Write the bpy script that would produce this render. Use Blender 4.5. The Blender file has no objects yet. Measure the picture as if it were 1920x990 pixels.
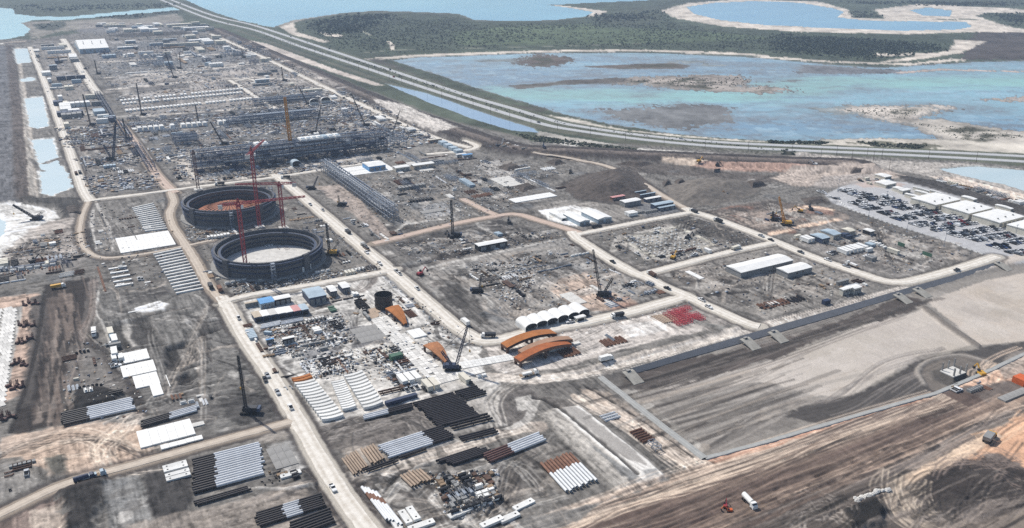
import bpy, math, random
import numpy as np
R = math.radians
random.seed(7); RNG = np.random.default_rng(7)
# ------------------------------------------------------------------ camera, sky, sun, exposure
SC = bpy.context.scene
H_CAM, F_PX, PITCH, HEAD = 220.0, 1600.0, R(21.2), R(29.3)
# world axes follow the site grid: +Y runs up the long haul roads, +X across them; the drone looks HEAD clockwise of +Y
cam = bpy.data.cameras.new('camera'); camo = bpy.data.objects.new('camera', cam); SC.collection.objects.link(camo)
cam.sensor_width = 36.0; cam.lens = 36.0 * F_PX / 1920.0; cam.clip_start = 1.0; cam.clip_end = 80000.0
camo.location = (0, 0, H_CAM); camo.rotation_euler = (R(90) - PITCH, 0, -HEAD)
SC.camera = camo
SUN_AZ, SUN_EL = R(-17.0), R(49.0)          # azimuth measured clockwise from +Y
w = bpy.data.worlds.new('World'); SC.world = w; w.use_nodes = True
nt = w.node_tree; bg = nt.nodes['Background']; sky = nt.nodes.new('ShaderNodeTexSky')
sky.sky_type = 'NISHITA'; sky.sun_disc = False; sky.sun_elevation = SUN_EL; sky.sun_rotation = SUN_AZ
sky.air_density = 1.0; sky.dust_density = 1.5
nt.links.new(sky.outputs[0], bg.inputs[0]); bg.inputs[1].default_value = 0.11
sl = bpy.data.lights.new('sun', 'SUN'); sl.energy = 3.9; sl.angle = R(0.55); sl.color = (1.0, 0.955, 0.89)
so = bpy.data.objects.new('sun', sl); SC.collection.objects.link(so)
so.rotation_euler = (R(90) - SUN_EL, 0, R(180) - SUN_AZ); so.location = (0, 0, 400)
SC.view_settings.view_transform = 'Standard'; SC.view_settings.look = 'None'
SC.view_settings.exposure = 0.16; SC.view_settings.gamma = 1.0; SC.view_settings.use_curve_mapping = False
SC.cycles.use_denoising = False; SC.cycles.max_bounces = 4; SC.cycles.diffuse_bounces = 2; SC.cycles.glossy_bounces = 2
SC.cycles.transparent_max_bounces = 4; SC.cycles.volume_bounces = 0
COLL = SC.collection
# ------------------------------------------------------------------ survey: photo point -> ground point
_cp, _sp = math.cos(PITCH), math.sin(PITCH); _ch, _sh = math.cos(HEAD), math.sin(HEAD)
def P(px, py, z=0.0):
    x = (px - 960) / F_PX; y = -(py - 495) / F_PX
    fw = _cp + y * _sp; up = -_sp + y * _cp
    if up > -0.004: up = -0.004
    t = (H_CAM - z) / -up
    r_, f_ = x * t, fw * t
    return (r_ * _ch + f_ * _sh, -r_ * _sh + f_ * _ch)
def PP(pts): return [P(*p) for p in pts]
# ------------------------------------------------------------------ noise on numpy arrays
def _hash(ix, iy, s):
    h = (ix.astype(np.int64) * 374761393 + iy.astype(np.int64) * 668265263 + s * 974711) & 0xffffffff
    h = ((h ^ (h >> 13)) * 1274126177) & 0xffffffff
    return ((h ^ (h >> 16)) & 0xffff) / 65535.0
def vnoise(x, y, s=0):
    ix = np.floor(x); iy = np.floor(y); fx = x - ix; fy = y - iy
    fx = fx * fx * (3 - 2 * fx); fy = fy * fy * (3 - 2 * fy)
    a = _hash(ix, iy, s); b = _hash(ix + 1, iy, s); c = _hash(ix, iy + 1, s); d = _hash(ix + 1, iy + 1, s)
    return (a + (b - a) * fx) * (1 - fy) + (c + (d - c) * fx) * fy
def fbm(x, y, sc, o=4, s=0):                      # about -0.5 .. 0.5
    x = x / sc; y = y / sc; v = 0; a = 0.5; t = 0
    for k in range(o):
        v = v + a * vnoise(x, y, s + k * 17); t += a; a *= 0.5; x = x * 2.03 + 11.3; y = y * 2.03 + 7.7
    return v / t - 0.5
# ------------------------------------------------------------------ terrain: one polar sheet, finer where it is near
NF = 1250
phi = np.concatenate([np.linspace(R(-41), R(41), NF), np.linspace(R(41), R(319), 42)[1:-1]])
pys = np.arange(1090, -92, -1.7)
ang = PITCH + np.arctan((pys - 495) / F_PX)
rad = H_CAM / np.tan(np.maximum(ang, R(0.9)))
rad = np.concatenate([[8, 60, 110, 150, 180, 200, 215], rad[rad > 222], [16000, 20000, 28000, 45000]])
rad = np.unique(rad)
NR, NC = len(rad), len(phi)
RR, PH = np.meshgrid(rad, phi + HEAD, indexing='ij')
X = (RR * np.sin(PH)).ravel(); Y = (RR * np.cos(PH)).ravel()
ROUGH = np.ones(X.size); COL = np.empty((X.size, 3)); HGT = np.zeros(X.size)
N1 = fbm(X, Y, 60, 5, 1); N2 = fbm(X, Y, 9, 4, 5); N3 = fbm(X, Y, 260, 4, 9); N4 = fbm(X, Y, 3.0, 2, 21)
def lin(r, g, b):
    f = lambda c: c / 12.92 / 255 if c < 10 else ((c / 255 + 0.055) / 1.055) ** 2.4
    return np.array([f(r), f(g), f(b)])
GREY = lin(122, 116, 108); DARK = lin(84, 77, 72); DARKER = lin(62, 57, 55); TAN = lin(168, 154, 138)
PALE = lin(186, 180, 170); CALI = lin(206, 198, 184); ORANGE = lin(186, 150, 122); CREAM = lin(196, 176, 154)
BROWN = lin(104, 90, 82); WHITE = lin(226, 224, 218); SLATE = lin(110, 114, 118); SCRUB = lin(84, 94, 76)
SAND = lin(194, 183, 168); MUD = lin(122, 116, 110); GRASS = lin(100, 104, 84); PINK = lin(192, 168, 152)
def sd_seg(ax, ay, bx, by, x, y):
    dx, dy = bx - ax, by - ay; L = dx * dx + dy * dy + 1e-9
    t = np.clip(((x - ax) * dx + (y - ay) * dy) / L, 0, 1)
    return (x - ax - t * dx) ** 2 + (y - ay - t * dy) ** 2
def sd_poly(pts, x, y):
    d = np.full(x.shape, 1e18); ins = np.zeros(x.shape, bool); n = len(pts)
    for i in range(n):
        ax, ay = pts[i]; bx, by = pts[(i + 1) % n]
        d = np.minimum(d, sd_seg(ax, ay, bx, by, x, y))
        c = ((ay > y) != (by > y))
        with np.errstate(all='ignore'):
            ins ^= c & (x < (bx - ax) * (y - ay) / (by - ay + 1e-12) + ax)
    d = np.sqrt(d); return np.where(ins, -d, d)
def sd_line(pts, x, y):
    d = np.full(x.shape, 1e18)
    for (ax, ay), (bx, by) in zip(pts[:-1], pts[1:]): d = np.minimum(d, sd_seg(ax, ay, bx, by, x, y))
    return np.sqrt(d)
def near(pts, m):
    a = np.array(pts); lo = a.min(0) - m; hi = a.max(0) + m
    return np.nonzero((X > lo[0]) & (X < hi[0]) & (Y > lo[1]) & (Y < hi[1]))[0]
def sstep(t): t = np.clip(t, 0, 1); return t * t * (3 - 2 * t)
def _apply(i, d, col, soft, jit, k, h, rough):
    soft = soft * (.55 if h is None else 1.0)
    d = d + jit * (.8 * N1[i] + .8 * N2[i] + 0.7 * N4[i])
    a = sstep(0.5 - d / max(soft, 0.01))
    if col is not None: COL[i] += ((np.asarray(col) - COL[i]) * (a * k)[:, None])
    if h is not None: HGT[i] += (h - HGT[i]) * a if rough else h * a
def area(px, col, soft=3.0, jit=6.0, k=1.0, h=None, setz=True, world=False):
    pts = px if world else PP(px); i = near(pts, soft + jit * 1.6)
    if i.size: _apply(i, sd_poly(pts, X[i], Y[i]), col, soft, jit, k, h, setz)
def strip(px, wd, col, soft=1.5, jit=1.0, k=1.0, h=None, setz=False, world=False):
    pts = px if world else PP(px); i = near(pts, wd / 2 + soft + jit * 1.6)
    if i.size: _apply(i, sd_line(pts, X[i], Y[i]) - wd / 2, col, soft, jit, k, h, setz)
def curve(px, n=8):                                  # Catmull-Rom through photo points, in world space
    p = [np.array(q) for q in PP(px)]; return [tuple(q) for q in smooth(p, n)]
def smooth(p, n=8):
    p = [np.array(q, float) for q in p]
    if len(p) < 3: return [p[0] + (p[-1] - p[0]) * t / n for t in range(n + 1)]
    p = [2 * p[0] - p[1]] + p + [2 * p[-1] - p[-2]]; out = []
    for a, b, c, d in zip(p, p[1:], p[2:], p[3:]):
        for t in np.arange(n) / n:
            out.append(0.5 * (2 * b + (c - a) * t + (2 * a - 5 * b + 4 * c - d) * t * t + (3 * b - 3 * c + d - a) * t ** 3))
    return out + [p[-2]]
def tracks(px, n, spread, col, wd=0.75, k=0.85):     # wheel tracks: pairs of thin worn lines running along a route
    base = np.array(smooth(PP(px), 6)); m = len(base)
    for j in range(n):
        off = random.gauss(0, spread); f1, f2, p1, p2 = random.uniform(.5, 2), random.uniform(.5, 2), random.uniform(0, 6), random.uniform(0, 6)
        a, b = sorted(random.sample(range(m), 2)) if m > 8 else (0, m - 1)
        if b - a < 5: a, b = 0, m - 1
        t = np.linspace(0, 1, m)
        o = off + spread * 0.5 * np.sin(f1 * 6 * t + p1)
        g = np.gradient(base, axis=0); g /= np.linalg.norm(g, axis=1)[:, None] + 1e-9
        nrm = np.stack([-g[:, 1], g[:, 0]], 1); c2 = col if random.random() < .7 else DARK
        for s in (-1.1, 1.1):
            q = (base + nrm * (o + s)[:, None])[a:b + 1]
            strip([tuple(v) for v in q], wd, c2, soft=0.9, jit=0.3, k=k * random.uniform(.5, 1), h=-0.2 if random.random() < .6 else .12, world=True)
def mottle(px, cols, n, size, k=0.6, soft=3, hgt=0.0, lim=None):       # irregular patches of other soil inside a region
    pts = np.array(PP(px)); lo, hi = pts.min(0), pts.max(0)
    for j in range(n):
        for _ in range(20):
            c = lo + (hi - lo) * np.array([random.random(), random.random()])
            if sd_poly([tuple(q) for q in pts], np.array([c[0]]), np.array([c[1]]))[0] < 0: break
        else: continue
        a, b = size * random.uniform(.3, 1.2), size * random.uniform(.2, .7); th = random.choice([0, 0, R(90), random.uniform(0, 3)])
        q = [(c[0] + a * math.cos(t) * math.cos(th) - b * math.sin(t) * math.sin(th), c[1] + a * math.cos(t) * math.sin(th) + b * math.sin(t) * math.cos(th)) for t in np.linspace(0, 6.283, 11)[:-1]]
        hh = hgt * random.uniform(-.6, 1.) if hgt else None
        area(q, cols[random.randrange(len(cols))], soft=soft, jit=size * .35, k=k * random.uniform(.5, 1), h=hh, setz=False, world=True)
# ------------------------------------------------------------------ soils and relief
WATER_Z = -0.6
COL[:] = SCRUB
m_ = (0.5 + N3 * 1.6)[:, None]; COL[:] = COL * (0.75 + 0.5 * np.clip(m_, 0, 1)); HGT[:] = 0.25 + 0.2 * N1
# --- far land: scrub, beaches, bays
area([(480, 62), (560, 35), (760, 22), (900, 40), (1250, 20), (1300, 60), (1500, 55), (1800, 75), (1800, 100), (1640, 118), (1400, 100), (1000, 92), (740, 104), (640, 95)], lin(74, 86, 66), 20, 60, .7)
area([(840, 60), (1000, 48), (1260, 55), (1430, 68), (1500, 72), (1300, 80), (1000, 84), (860, 84)], lin(92, 108, 74), 30, 40, .8)
area([(900, 50), (1100, 45), (1150, 60), (950, 72)], lin(100, 116, 80), 30, 40, .6)
area([(1180, 14), (1260, 10), (1240, 40), (1180, 50), (1120, 40)], lin(84, 88, 72), 20, 40, .5)
area([(1240, 20), (1290, 6), (1400, -2), (1540, 4), (1590, 18), (1600, 34), (1830, 38), (1840, 60), (1700, 64), (1500, 60), (1360, 50), (1270, 35)], SAND, 14, 18)
area([(1640, 18), (1720, 8), (1860, 14), (1960, 20), (1960, 26), (1850, 24), (1830, 30), (1900, 52), (1960, 60), (1890, 64), (1830, 62), (1800, 52), (1830, 36), (1660, 36)], SAND, 14, 18)
area([(1830, 60), (2000, 62), (2000, 112), (1800, 112)], lin(92, 84, 80), 14, 25)
area([(1790, 75), (1850, 78), (1800, 100), (1700, 115), (1640, 118), (1700, 108), (1780, 95)], SAND, 10, 12)
area([(1630, 100), (1780, 99), (1740, 104), (1640, 106)], SAND, 8, 10)
strip([(690, 112), (760, 106), (850, 102), (960, 98), (1080, 95), (1220, 95), (1380, 101), (1420, 104)], 30, SAND, 10, 14)
strip([(1430, 107), (1560, 116), (1700, 121), (1800, 112)], 22, SAND, 12, 26)
strip([(1100, 30), (1124, 22), (1100, 18), (1060, 13), (1030, 10)], 45, SAND, 12, 12)
strip([(518, 47), (545, 42), (560, 36), (620, 27)], 30, SAND, 12, 10)
area([(520, 48), (550, 42), (555, 60), (620, 78), (605, 80), (550, 66)], SAND, 10, 8)
area([(600, 60), (645, 66), (640, 70), (610, 68)], SAND, 8, 6)
strip([(735, 95), (736, 85), (728, 78)], 9, SAND, 5, 3); strip([(640, 101), (700, 98), (735, 94), (1000, 88), (1200, 82)], 6, lin(130, 130, 112), 5, 3, .8)
strip([(662, 46), (675, 55), (693, 66)], 8, lin(150, 150, 130), 5, 3)
# water hollows
def hollow(px, depth=-1.6, soft=14, jit=12): area(px, MUD, soft + 10, jit, 0.9); area(px, lin(140, 158, 158), soft, jit, 1, h=depth)
BAY = [(318, -40), (345, -2), (400, 22), (450, 38), (512, 51), (545, 38), (640, 24), (700, 20), (760, 21), (860, 25), (890, 37), (960, 39), (1040, 37), (1100, 30), (1112, 22), (1070, 15), (1025, 9), (1100, 5), (1200, 1), (1320, -8), (1500, -25), (1500, -70), (318, -70)]
WEST = [(-300, 16), (22, 15), (28, 26), (70, 31), (130, 31), (200, 24), (330, 13), (352, 17), (200, 30), (120, 37), (62, 37), (40, 43), (56, 54), (46, 66), (0, 75), (-300, 88)]
FARP = [(1288, 13), (1340, 5), (1420, 2), (1500, 5), (1560, 15), (1584, 22), (1568, 32), (1620, 38), (1720, 40), (1812, 41), (1822, 50), (1790, 55), (1690, 57), (1560, 52), (1440, 47), (1350, 37), (1300, 25)]
SMALLP = [(1706, 19), (1740, 14), (1785, 20), (1782, 30), (1730, 28)]
LAG = [(735, 113), (780, 107), (900, 103), (1010, 99), (1200, 98), (1400, 106), (1480, 113), (1560, 121), (1650, 126), (1720, 122), (1830, 115), (1920, 113), (2400, 113), (2400, 300), (1960, 285), (1920, 265), (1840, 250), (1760, 262), (1600, 262), (1480, 266), (1340, 258), (1240, 248), (1140, 232), (1060, 214), (980, 192), (900, 168), (820, 140)]
area([(318, -40), (345, -2), (400, 22), (450, 38), (516, 54), (560, 40), (640, 27), (760, 24), (860, 28), (890, 40), (1040, 40), (1110, 30), (1030, 10), (1320, -8), (1500, -70)], lin(110, 108, 96), 20, 14, .6)
hollow(BAY); hollow(WEST, soft=10, jit=8); hollow(FARP, soft=8, jit=8); hollow(SMALLP, soft=6, jit=6)
area(LAG, MUD, 16, 14); area(LAG, lin(120, 128, 130), 12, 12, 1, h=-0.85)
# tidal flats: the lagoon bed breaks the surface in streaks
i = near(PP(LAG), 5); dl = sd_poly(PP(LAG), X[i], Y[i])
a_ = np.clip(-dl / 60, 0, 1)
u_ = X[i] * _ch - Y[i] * _sh; v_ = X[i] * _sh + Y[i] * _ch            # across / along the view: streaks lie along the shore
st = fbm(u_, v_ * 2.6, 150, 5, 40); st2 = fbm(u_, v_ * 2.0, 14, 3, 44)
HGT[i] += a_ * (0.30 * np.clip(st * 3, -1, 1) + 0.16 * st2 * 2 - 0.05)
HGT[i] += a_ * np.clip(fbm(u_, v_ * 2.2, 420, 3, 48) * 3, -.6, 1) * .12
COL[i] = np.where((a_ > 0)[:, None], COL[i] * (1 + (st * 0.8)[:, None] * np.array([1, 1, .9])), COL[i])
def isle(px, h=0.25, col=SAND, soft=20, jit=45):
    area(px, lin(100, 90, 84), soft + 16, jit * 1.5, .9, h=-0.42); area(px, col, soft, jit, 1, h=h)
    pts = PP(px); i = near(pts, 30); d = sd_poly(pts, X[i], Y[i]); k = np.clip(-d / 25, 0, 1) * np.clip((fbm(X[i], Y[i] * 1.5, 40, 4, 77)) * 9, 0, 1)
    COL[i] += (lin(90, 88, 72) - COL[i]) * k[:, None]
isle([(975, 107), (1010, 102), (1070, 108), (1060, 118), (1010, 126), (985, 120)], .1, lin(110, 98, 90))
isle([(1090, 124), (1150, 122), (1260, 118), (1290, 123), (1280, 128), (1160, 128)], .02, lin(110, 100, 92), 14, 8)
isle([(1140, 153), (1200, 146), (1260, 143), (1330, 141), (1390, 142), (1420, 152), (1370, 160), (1400, 165), (1470, 160), (1480, 168), (1430, 175), (1340, 172), (1250, 163), (1190, 158)], .15, lin(160, 150, 140))
isle([(960, 160), (1040, 154), (1060, 150), (1170, 147), (1170, 154), (1050, 158), (970, 166)], .0, lin(110, 104, 98), 12, 8)
isle([(1560, 205), (1600, 198), (1650, 202), (1760, 200), (1745, 208), (1690, 228), (1620, 216)], .2, lin(190, 180, 168))
isle([(1840, 186), (1920, 180), (2000, 178), (2000, 196), (1900, 192)], .1, lin(176, 164, 154))
isle([(1700, 226), (1760, 222), (1860, 240), (1960, 252), (2000, 300), (1800, 268), (1740, 250)], .3, lin(178, 170, 158), 18, 20)
area([(1100, 205), (1200, 195), (1320, 190), (1390, 200), (1380, 230), (1300, 246), (1180, 238)], lin(124, 122, 122), 40, 50, .7, h=-.56)
strip([(1000, 215), (1080, 228), (1160, 244), (1240, 253), (1340, 262), (1440, 268), (1560, 270), (1700, 272), (1800, 275)], 14, lin(196, 188, 174), 10, 16, 1, h=.3, setz=True)
area([(1530, 262), (1640, 258), (1760, 262), (1920, 272), (2000, 290), (1760, 283), (1600, 275)], lin(190, 182, 168), 16, 20, 1, h=.3)
area([(1590, 268), (1640, 263), (1770, 273), (1740, 281), (1650, 276)], lin(98, 98, 76), 10, 16, .8)
area([(1560, 140), (1490, 138), (1500, 120), (1700, 130), (1690, 138)], lin(120, 118, 124), 20, 30, .6, h=-.55)
strip([(1690, 136), (1760, 130), (1920, 134)], 14, lin(186, 168, 156), 8, 12, 1, h=0.0, setz=True)
strip([(700, 112), (760, 140), (850, 170), (930, 195), (1000, 205)], 26, lin(96, 92, 84), 20, 22, 1, h=0.1, setz=True)
# --- the site
SITE = [(-400, 72), (60, 74), (120, 66), (200, 52), (340, 45), (420, 60), (560, 118), (700, 172), (850, 228), (1000, 262), (1100, 266), (1440, 280), (1640, 292), (1800, 300), (1920, 312), (2600, 340), (2600, 1300), (-700, 1300)]
area(SITE, GREY, 10, 8, 1, h=0.0)
area([(150, 42), (330, 40), (400, 62), (240, 66), (140, 60)], lin(124, 122, 122), 20, 20)
area([(0, 40), (120, 40), (240, 32), (330, 24), (345, 40), (200, 50), (110, 60), (60, 72), (50, 60)], lin(150, 142, 132), 20, 30, .8)
area([(150, 32), (330, 18), (345, 24), (250, 36)], lin(74, 82, 72), 14, 20, .9)
area([(60, 46), (120, 40), (125, 50), (100, 58), (66, 54)], lin(74, 82, 72), 12, 16, .9)
area([(200, 66), (240, 62), (330, 58), (370, 60), (340, 66), (230, 70)], DARKER, 8, 10, .8)
# strips beside the highway
HWY_U = [(200, -45), (300, -8), (395, 28), (480, 49), (632, 99), (783, 149), (880, 181), (960, 204), (1020, 222), (1071, 235), (1200, 254), (1340, 267), (1500, 275), (1640, 281), (1780, 287), (1920, 294), (2200, 309)]
HWY_L = [(192, -42), (292, -4), (388, 34), (478, 57), (556, 85), (682, 127), (783, 161), (870, 189), (960, 217), (1020, 234), (1071, 244), (1200, 262), (1340, 275), (1500, 283), (1640, 289), (1780, 296), (1920, 304), (2200, 320)]
strip(curve(HWY_U, 4), 27, GRASS, 4, 3, 1, h=.5, setz=True, world=True); strip(curve(HWY_L, 4), 28, GRASS, 4, 3, 1, h=.5, setz=True, world=True)
strip([(440, 55), (560, 98), (720, 153), (800, 178), (960, 228), (1040, 246), (1200, 270), (1440, 287)], 12, lin(110, 108, 92), 6, 4, .7)
area([(440, 70), (500, 82), (560, 104), (640, 134), (720, 160), (700, 160), (600, 128), (500, 92)], lin(190, 178, 166), 8, 6)
area([(1010, 246), (1060, 256), (1200, 278), (1440, 295), (1500, 300), (1500, 308), (1250, 290), (1080, 276), (1000, 262)], lin(184, 178, 168), 6, 5, .9)
area([(960, 250), (1010, 255), (1060, 262), (1050, 268), (1000, 266)], lin(96, 100, 80), 5, 5)
area([(1090, 266), (1200, 276), (1180, 284), (1080, 276)], lin(92, 92, 74), 5, 6, .8)
area([(1470, 290), (1500, 286), (1640, 300), (1800, 306), (1920, 316), (1920, 380), (1800, 345), (1700, 322), (1560, 308)], lin(168, 158, 146), 6, 6)
area([(1470, 284), (1490, 282), (1490, 292), (1466, 290)], lin(70, 72, 56), 3, 3)
DITCH = [(722, 156), (800, 174), (870, 198), (940, 222), (1000, 240), (1012, 248), (960, 244), (880, 220), (800, 190)]
EASTP = [(1760, 316), (1830, 310), (1960, 322), (1960, 365), (1880, 345), (1800, 328)]
hollow(DITCH, -1.2, 4, 3); hollow(EASTP, -1.0, 6, 5)
# dark levee beside the site
LEV = [(400, 56), (470, 88), (560, 128), (650, 168), (740, 206), (840, 243), (920, 270), (980, 284), (1060, 287), (1200, 294), (1340, 301), (1480, 307), (1600, 311)]
strip(curve(LEV, 5), 46, lin(82, 72, 68), 8, 4, 1, h=3.2, setz=True, world=True); strip(curve(LEV, 5), 12, lin(124, 110, 100), 6, 3, .9, h=1.2, world=True)
area([(1300, 308), (1460, 312), (1560, 318), (1520, 326), (1380, 322), (1290, 318)], lin(172, 140, 122), 6, 6, 1, h=1.2, setz=False)
area([(1240, 300), (1330, 306), (1300, 312), (1240, 306)], lin(186, 166, 144), 5, 5)
area([(1150, 308), (1240, 306), (1330, 318), (1500, 332), (1480, 345), (1330, 335), (1180, 322)], lin(108, 98, 90), 8, 10)
area([(1480, 318), (1640, 312), (1700, 330), (1640, 345), (1500, 350), (1440, 335)], lin(176, 158, 142), 8, 10)
# east of the parking: dark road and pale strip
area([(1680, 328), (1750, 338), (1920, 388), (2060, 430), (2060, 470), (1920, 420), (1800, 372), (1700, 345)], lin(84, 78, 74), 4, 4, 1, h=1.0, setz=True)
area([(1740, 330), (1800, 332), (1920, 365), (2060, 400), (2060, 425), (1920, 382), (1780, 342)], lin(206, 186, 166), 5, 5)
# --- general mottling, ruts and scrapes of the near yards, under the mapped soils
NEAR = [(-60, 400), (180, 380), (520, 350), (1060, 300), (1500, 340), (1640, 400), (1900, 500), (1400, 620), (920, 720), (1100, 900), (900, 1040), (-60, 1060)]
mottle(NEAR, [DARK, PALE, TAN, SLATE, lin(150, 142, 134), DARKER], 300, 10, .6, 3, .25)
# --- far plots of the site: alternating soil
for (q, c, k) in [([(60, 80), (120, 76), (180, 170), (225, 230), (170, 240), (110, 200)], lin(138, 130, 122), .8), ([(130, 78), (420, 74), (470, 96), (180, 118)], lin(132, 128, 126), .8), ([(180, 120), (470, 98), (560, 140), (230, 165)], lin(128, 126, 124), .9),
                  ([(200, 150), (560, 128), (640, 165), (240, 190)], lin(150, 140, 130), .9), ([(230, 190), (480, 160), (510, 195), (250, 220)], lin(142, 134, 126), .9), ([(250, 218), (640, 180), (760, 240), (340, 275)], lin(118, 116, 114), .9),
                  ([(480, 150), (640, 170), (820, 260), (760, 280), (560, 200)], lin(146, 138, 128), .8), ([(100, 240), (230, 235), (300, 350), (170, 365)], lin(124, 118, 112), .9), ([(700, 190), (760, 200), (860, 245), (820, 250), (740, 222)], lin(188, 178, 166), 1),
                  ([(330, 280), (480, 275), (480, 330), (340, 350)], lin(150, 140, 128), .7), ([(560, 285), (700, 270), (900, 280), (760, 330), (620, 330)], lin(140, 134, 126), .7)]: area(q, c, 8, 10, k)
for q in ([(185, 118), (300, 112), (440, 100), (490, 95)], [(195, 147), (330, 137), (470, 122), (540, 118)], [(205, 168), (330, 155), (470, 145), (600, 150)], [(270, 218), (400, 208), (500, 200), (620, 185)], [(240, 205), (360, 195), (480, 182)], [(360, 80), (440, 84), (470, 82)]):
    strip(q, 7, lin(184, 172, 158), 5, 4, .9)
mottle([(60, 80), (430, 72), (760, 235), (860, 275), (600, 320), (320, 350), (170, 360), (100, 220)], [DARK, PALE, lin(160, 146, 132), SLATE, DARKER, lin(170, 164, 158)], 230, 26, .7, 5, .35)
for (x, y, dx, dy, c, k) in [(200, 92, 120, 10, SLATE, .7), (330, 88, 110, 10, lin(98, 100, 106), .7), (220, 124, 90, 12, lin(104, 106, 110), .8), (320, 118, 100, 12, SLATE, .8), (430, 108, 70, 12, lin(100, 100, 104), .8), (230, 153, 130, 9, lin(176, 164, 150), .7), (370, 143, 120, 9, lin(170, 158, 146), .7), (240, 172, 110, 8, lin(96, 94, 94), .7), (290, 226, 120, 12, lin(92, 92, 96), .7), (420, 214, 130, 12, lin(88, 90, 96), .7), (480, 192, 110, 10, lin(96, 98, 102), .7), (560, 232, 120, 14, lin(84, 84, 88), .7), (300, 262, 60, 16, lin(100, 98, 98), .6), (130, 260, 70, 24, lin(92, 90, 90), .6), (160, 310, 70, 24, lin(104, 100, 98), .6), (640, 215, 60, 14, lin(180, 172, 162), .6)]:
    area([(x, y + dy / 2), (x + dx * .12, y - dy / 2 - 2), (x + dx, y - dx * .11 - dy / 2), (x + dx + dy, y - dx * .11 + dy / 2)], c, 5, 5, k)
for q in ([(188, 116), (300, 110), (440, 99), (500, 95)], [(198, 145), (330, 135), (470, 121), (550, 117)], [(205, 168), (330, 155), (470, 145), (610, 152)], [(270, 218), (400, 208), (500, 200), (640, 186)], [(240, 205), (360, 195), (480, 182)], [(300, 300), (340, 300), (360, 335)], [(250, 136), (380, 127), (480, 116)], [(330, 345), (470, 332), (560, 312), (700, 292)]): strip(q, 9, lin(190, 178, 162), 5, 4, .85)
# west edge: rock slope, levee road, ponds
area([(-300, 90), (22, 86), (44, 365), (30, 380), (-300, 400)], lin(112, 112, 116), 6, 5, 1, h=1.5)
strip([(18, 86), (24, 130), (32, 200), (40, 280), (46, 372)], 15, lin(104, 92, 86), 6, 3, 1, h=3.0, setz=True)
strip([(33, 90), (42, 160), (52, 240), (64, 368)], 7, lin(176, 164, 148), 4, 3)
strip([(-200, 90), (0, 82), (60, 78), (120, 74)], 18, lin(110, 100, 96), 8, 6); strip([(0, 82), (40, 78)], 8, PALE, 5, 3)
PONDS = [[(26, 92), (52, 90), (58, 116), (30, 120)], [(36, 148), (62, 143), (68, 150), (38, 153)], [(45, 184), (80, 180), (92, 236), (70, 240), (56, 238), (52, 215)], [(60, 262), (100, 258), (112, 300), (128, 325), (134, 352), (98, 366), (78, 362), (70, 300)]]
for q in PONDS:
    area(q, lin(214, 208, 198), 6, 10, 1); area(q, lin(200, 205, 200), 5, 3, 1, h=-.95)
strip([(60, 300), (72, 318), (84, 320)], 5, MUD, 3, 1, 1, h=.6); strip([(85, 305), (110, 296), (120, 308)], 10, MUD, 4, 3, 1, h=.4)
area([(40, 372), (150, 372), (150, 388), (110, 385), (60, 382)], lin(84, 80, 76), 4, 4, 1, h=1.6)
area([(110, 385), (155, 388), (150, 402), (122, 408)], lin(78, 74, 72), 4, 4, 1, h=2.2)
# white tailings
area([(-200, 378), (40, 380), (104, 396), (108, 408), (70, 425), (60, 450), (40, 470), (0, 490), (-200, 500)], lin(206, 202, 194), 5, 8, 1)
area([(0, 384), (60, 388), (80, 396), (40, 404), (0, 402)], lin(176, 172, 164), 5, 8, .7)
hollow([(-200, 405), (-2, 402), (10, 420), (8, 436), (-4, 448), (-200, 460)], -1.0, 3, 3)
strip([(0, 400), (12, 420), (10, 440), (-2, 458)], 5, WHITE, 2, 1.5, .8)
# west middle: laydown yard
area([(60, 430), (150, 400), (160, 440), (150, 480), (0, 500), (0, 480)], lin(176, 162, 148), 5, 8, .8)
area([(0, 480), (100, 470), (170, 480), (130, 510), (0, 520)], lin(146, 138, 130), 5, 6, .7)
area([(165, 390), (250, 385), (300, 460), (200, 480), (170, 460)], lin(128, 122, 114), 5, 6, .8)
for q in ([(175, 392), (172, 420), (178, 470)], [(180, 380), (190, 400), (205, 425), (212, 470)]): strip(q, 2.5, PALE, 1.5, 1, .8)
strip([(165, 430), (172, 470)], 5, DARKER, 2, 1, .8)
# black fill strip, orange strip with mats
area([(85, 535), (170, 520), (178, 560), (165, 620), (150, 700), (120, 790), (30, 820), (20, 800), (60, 690), (75, 600)], lin(70, 63, 59), 5, 4, 1)
area([(88, 560), (108, 556), (110, 620), (100, 720), (78, 790), (60, 800), (80, 690)], lin(110, 98, 90), 4, 6, .7)
for q in ([(120, 640), (105, 730), (92, 790)], [(98, 640), (86, 720), (72, 790)], [(110, 600), (100, 680), (85, 770)]): strip(q, 2.6, lin(156, 142, 130), 3, 3, .6)
area([(-100, 570), (70, 550), (72, 600), (60, 690), (40, 740), (-100, 790)], lin(178, 152, 132), 4, 5, 1)
area([(-60, 585), (42, 575), (30, 640), (18, 720), (0, 760), (-60, 780)], lin(164, 160, 152), 2, 1.5, 1)
strip([(70, 560), (72, 610), (62, 690), (45, 760)], 8, lin(92, 86, 82), 4, 4, .9, h=.9)
strip([(172, 530), (168, 580), (150, 640), (130, 700), (110, 760)], 6, lin(120, 112, 106), 3, 3, .8)
strip(curve([(176, 525), (175, 575), (168, 600), (150, 620), (152, 635), (168, 640)]), 5, lin(140, 124, 114), 2, 1.2, .8, world=True)
tracks([(176, 520), (174, 575), (160, 610), (150, 622), (165, 640), (190, 665), (215, 695), (245, 735), (262, 760)], 9, 3, lin(150, 140, 130))
strip(curve([(160, 640), (185, 655), (205, 690), (235, 720), (258, 750), (265, 775)]), 6, lin(82, 74, 70), 3, 2, .9, world=True)
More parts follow.
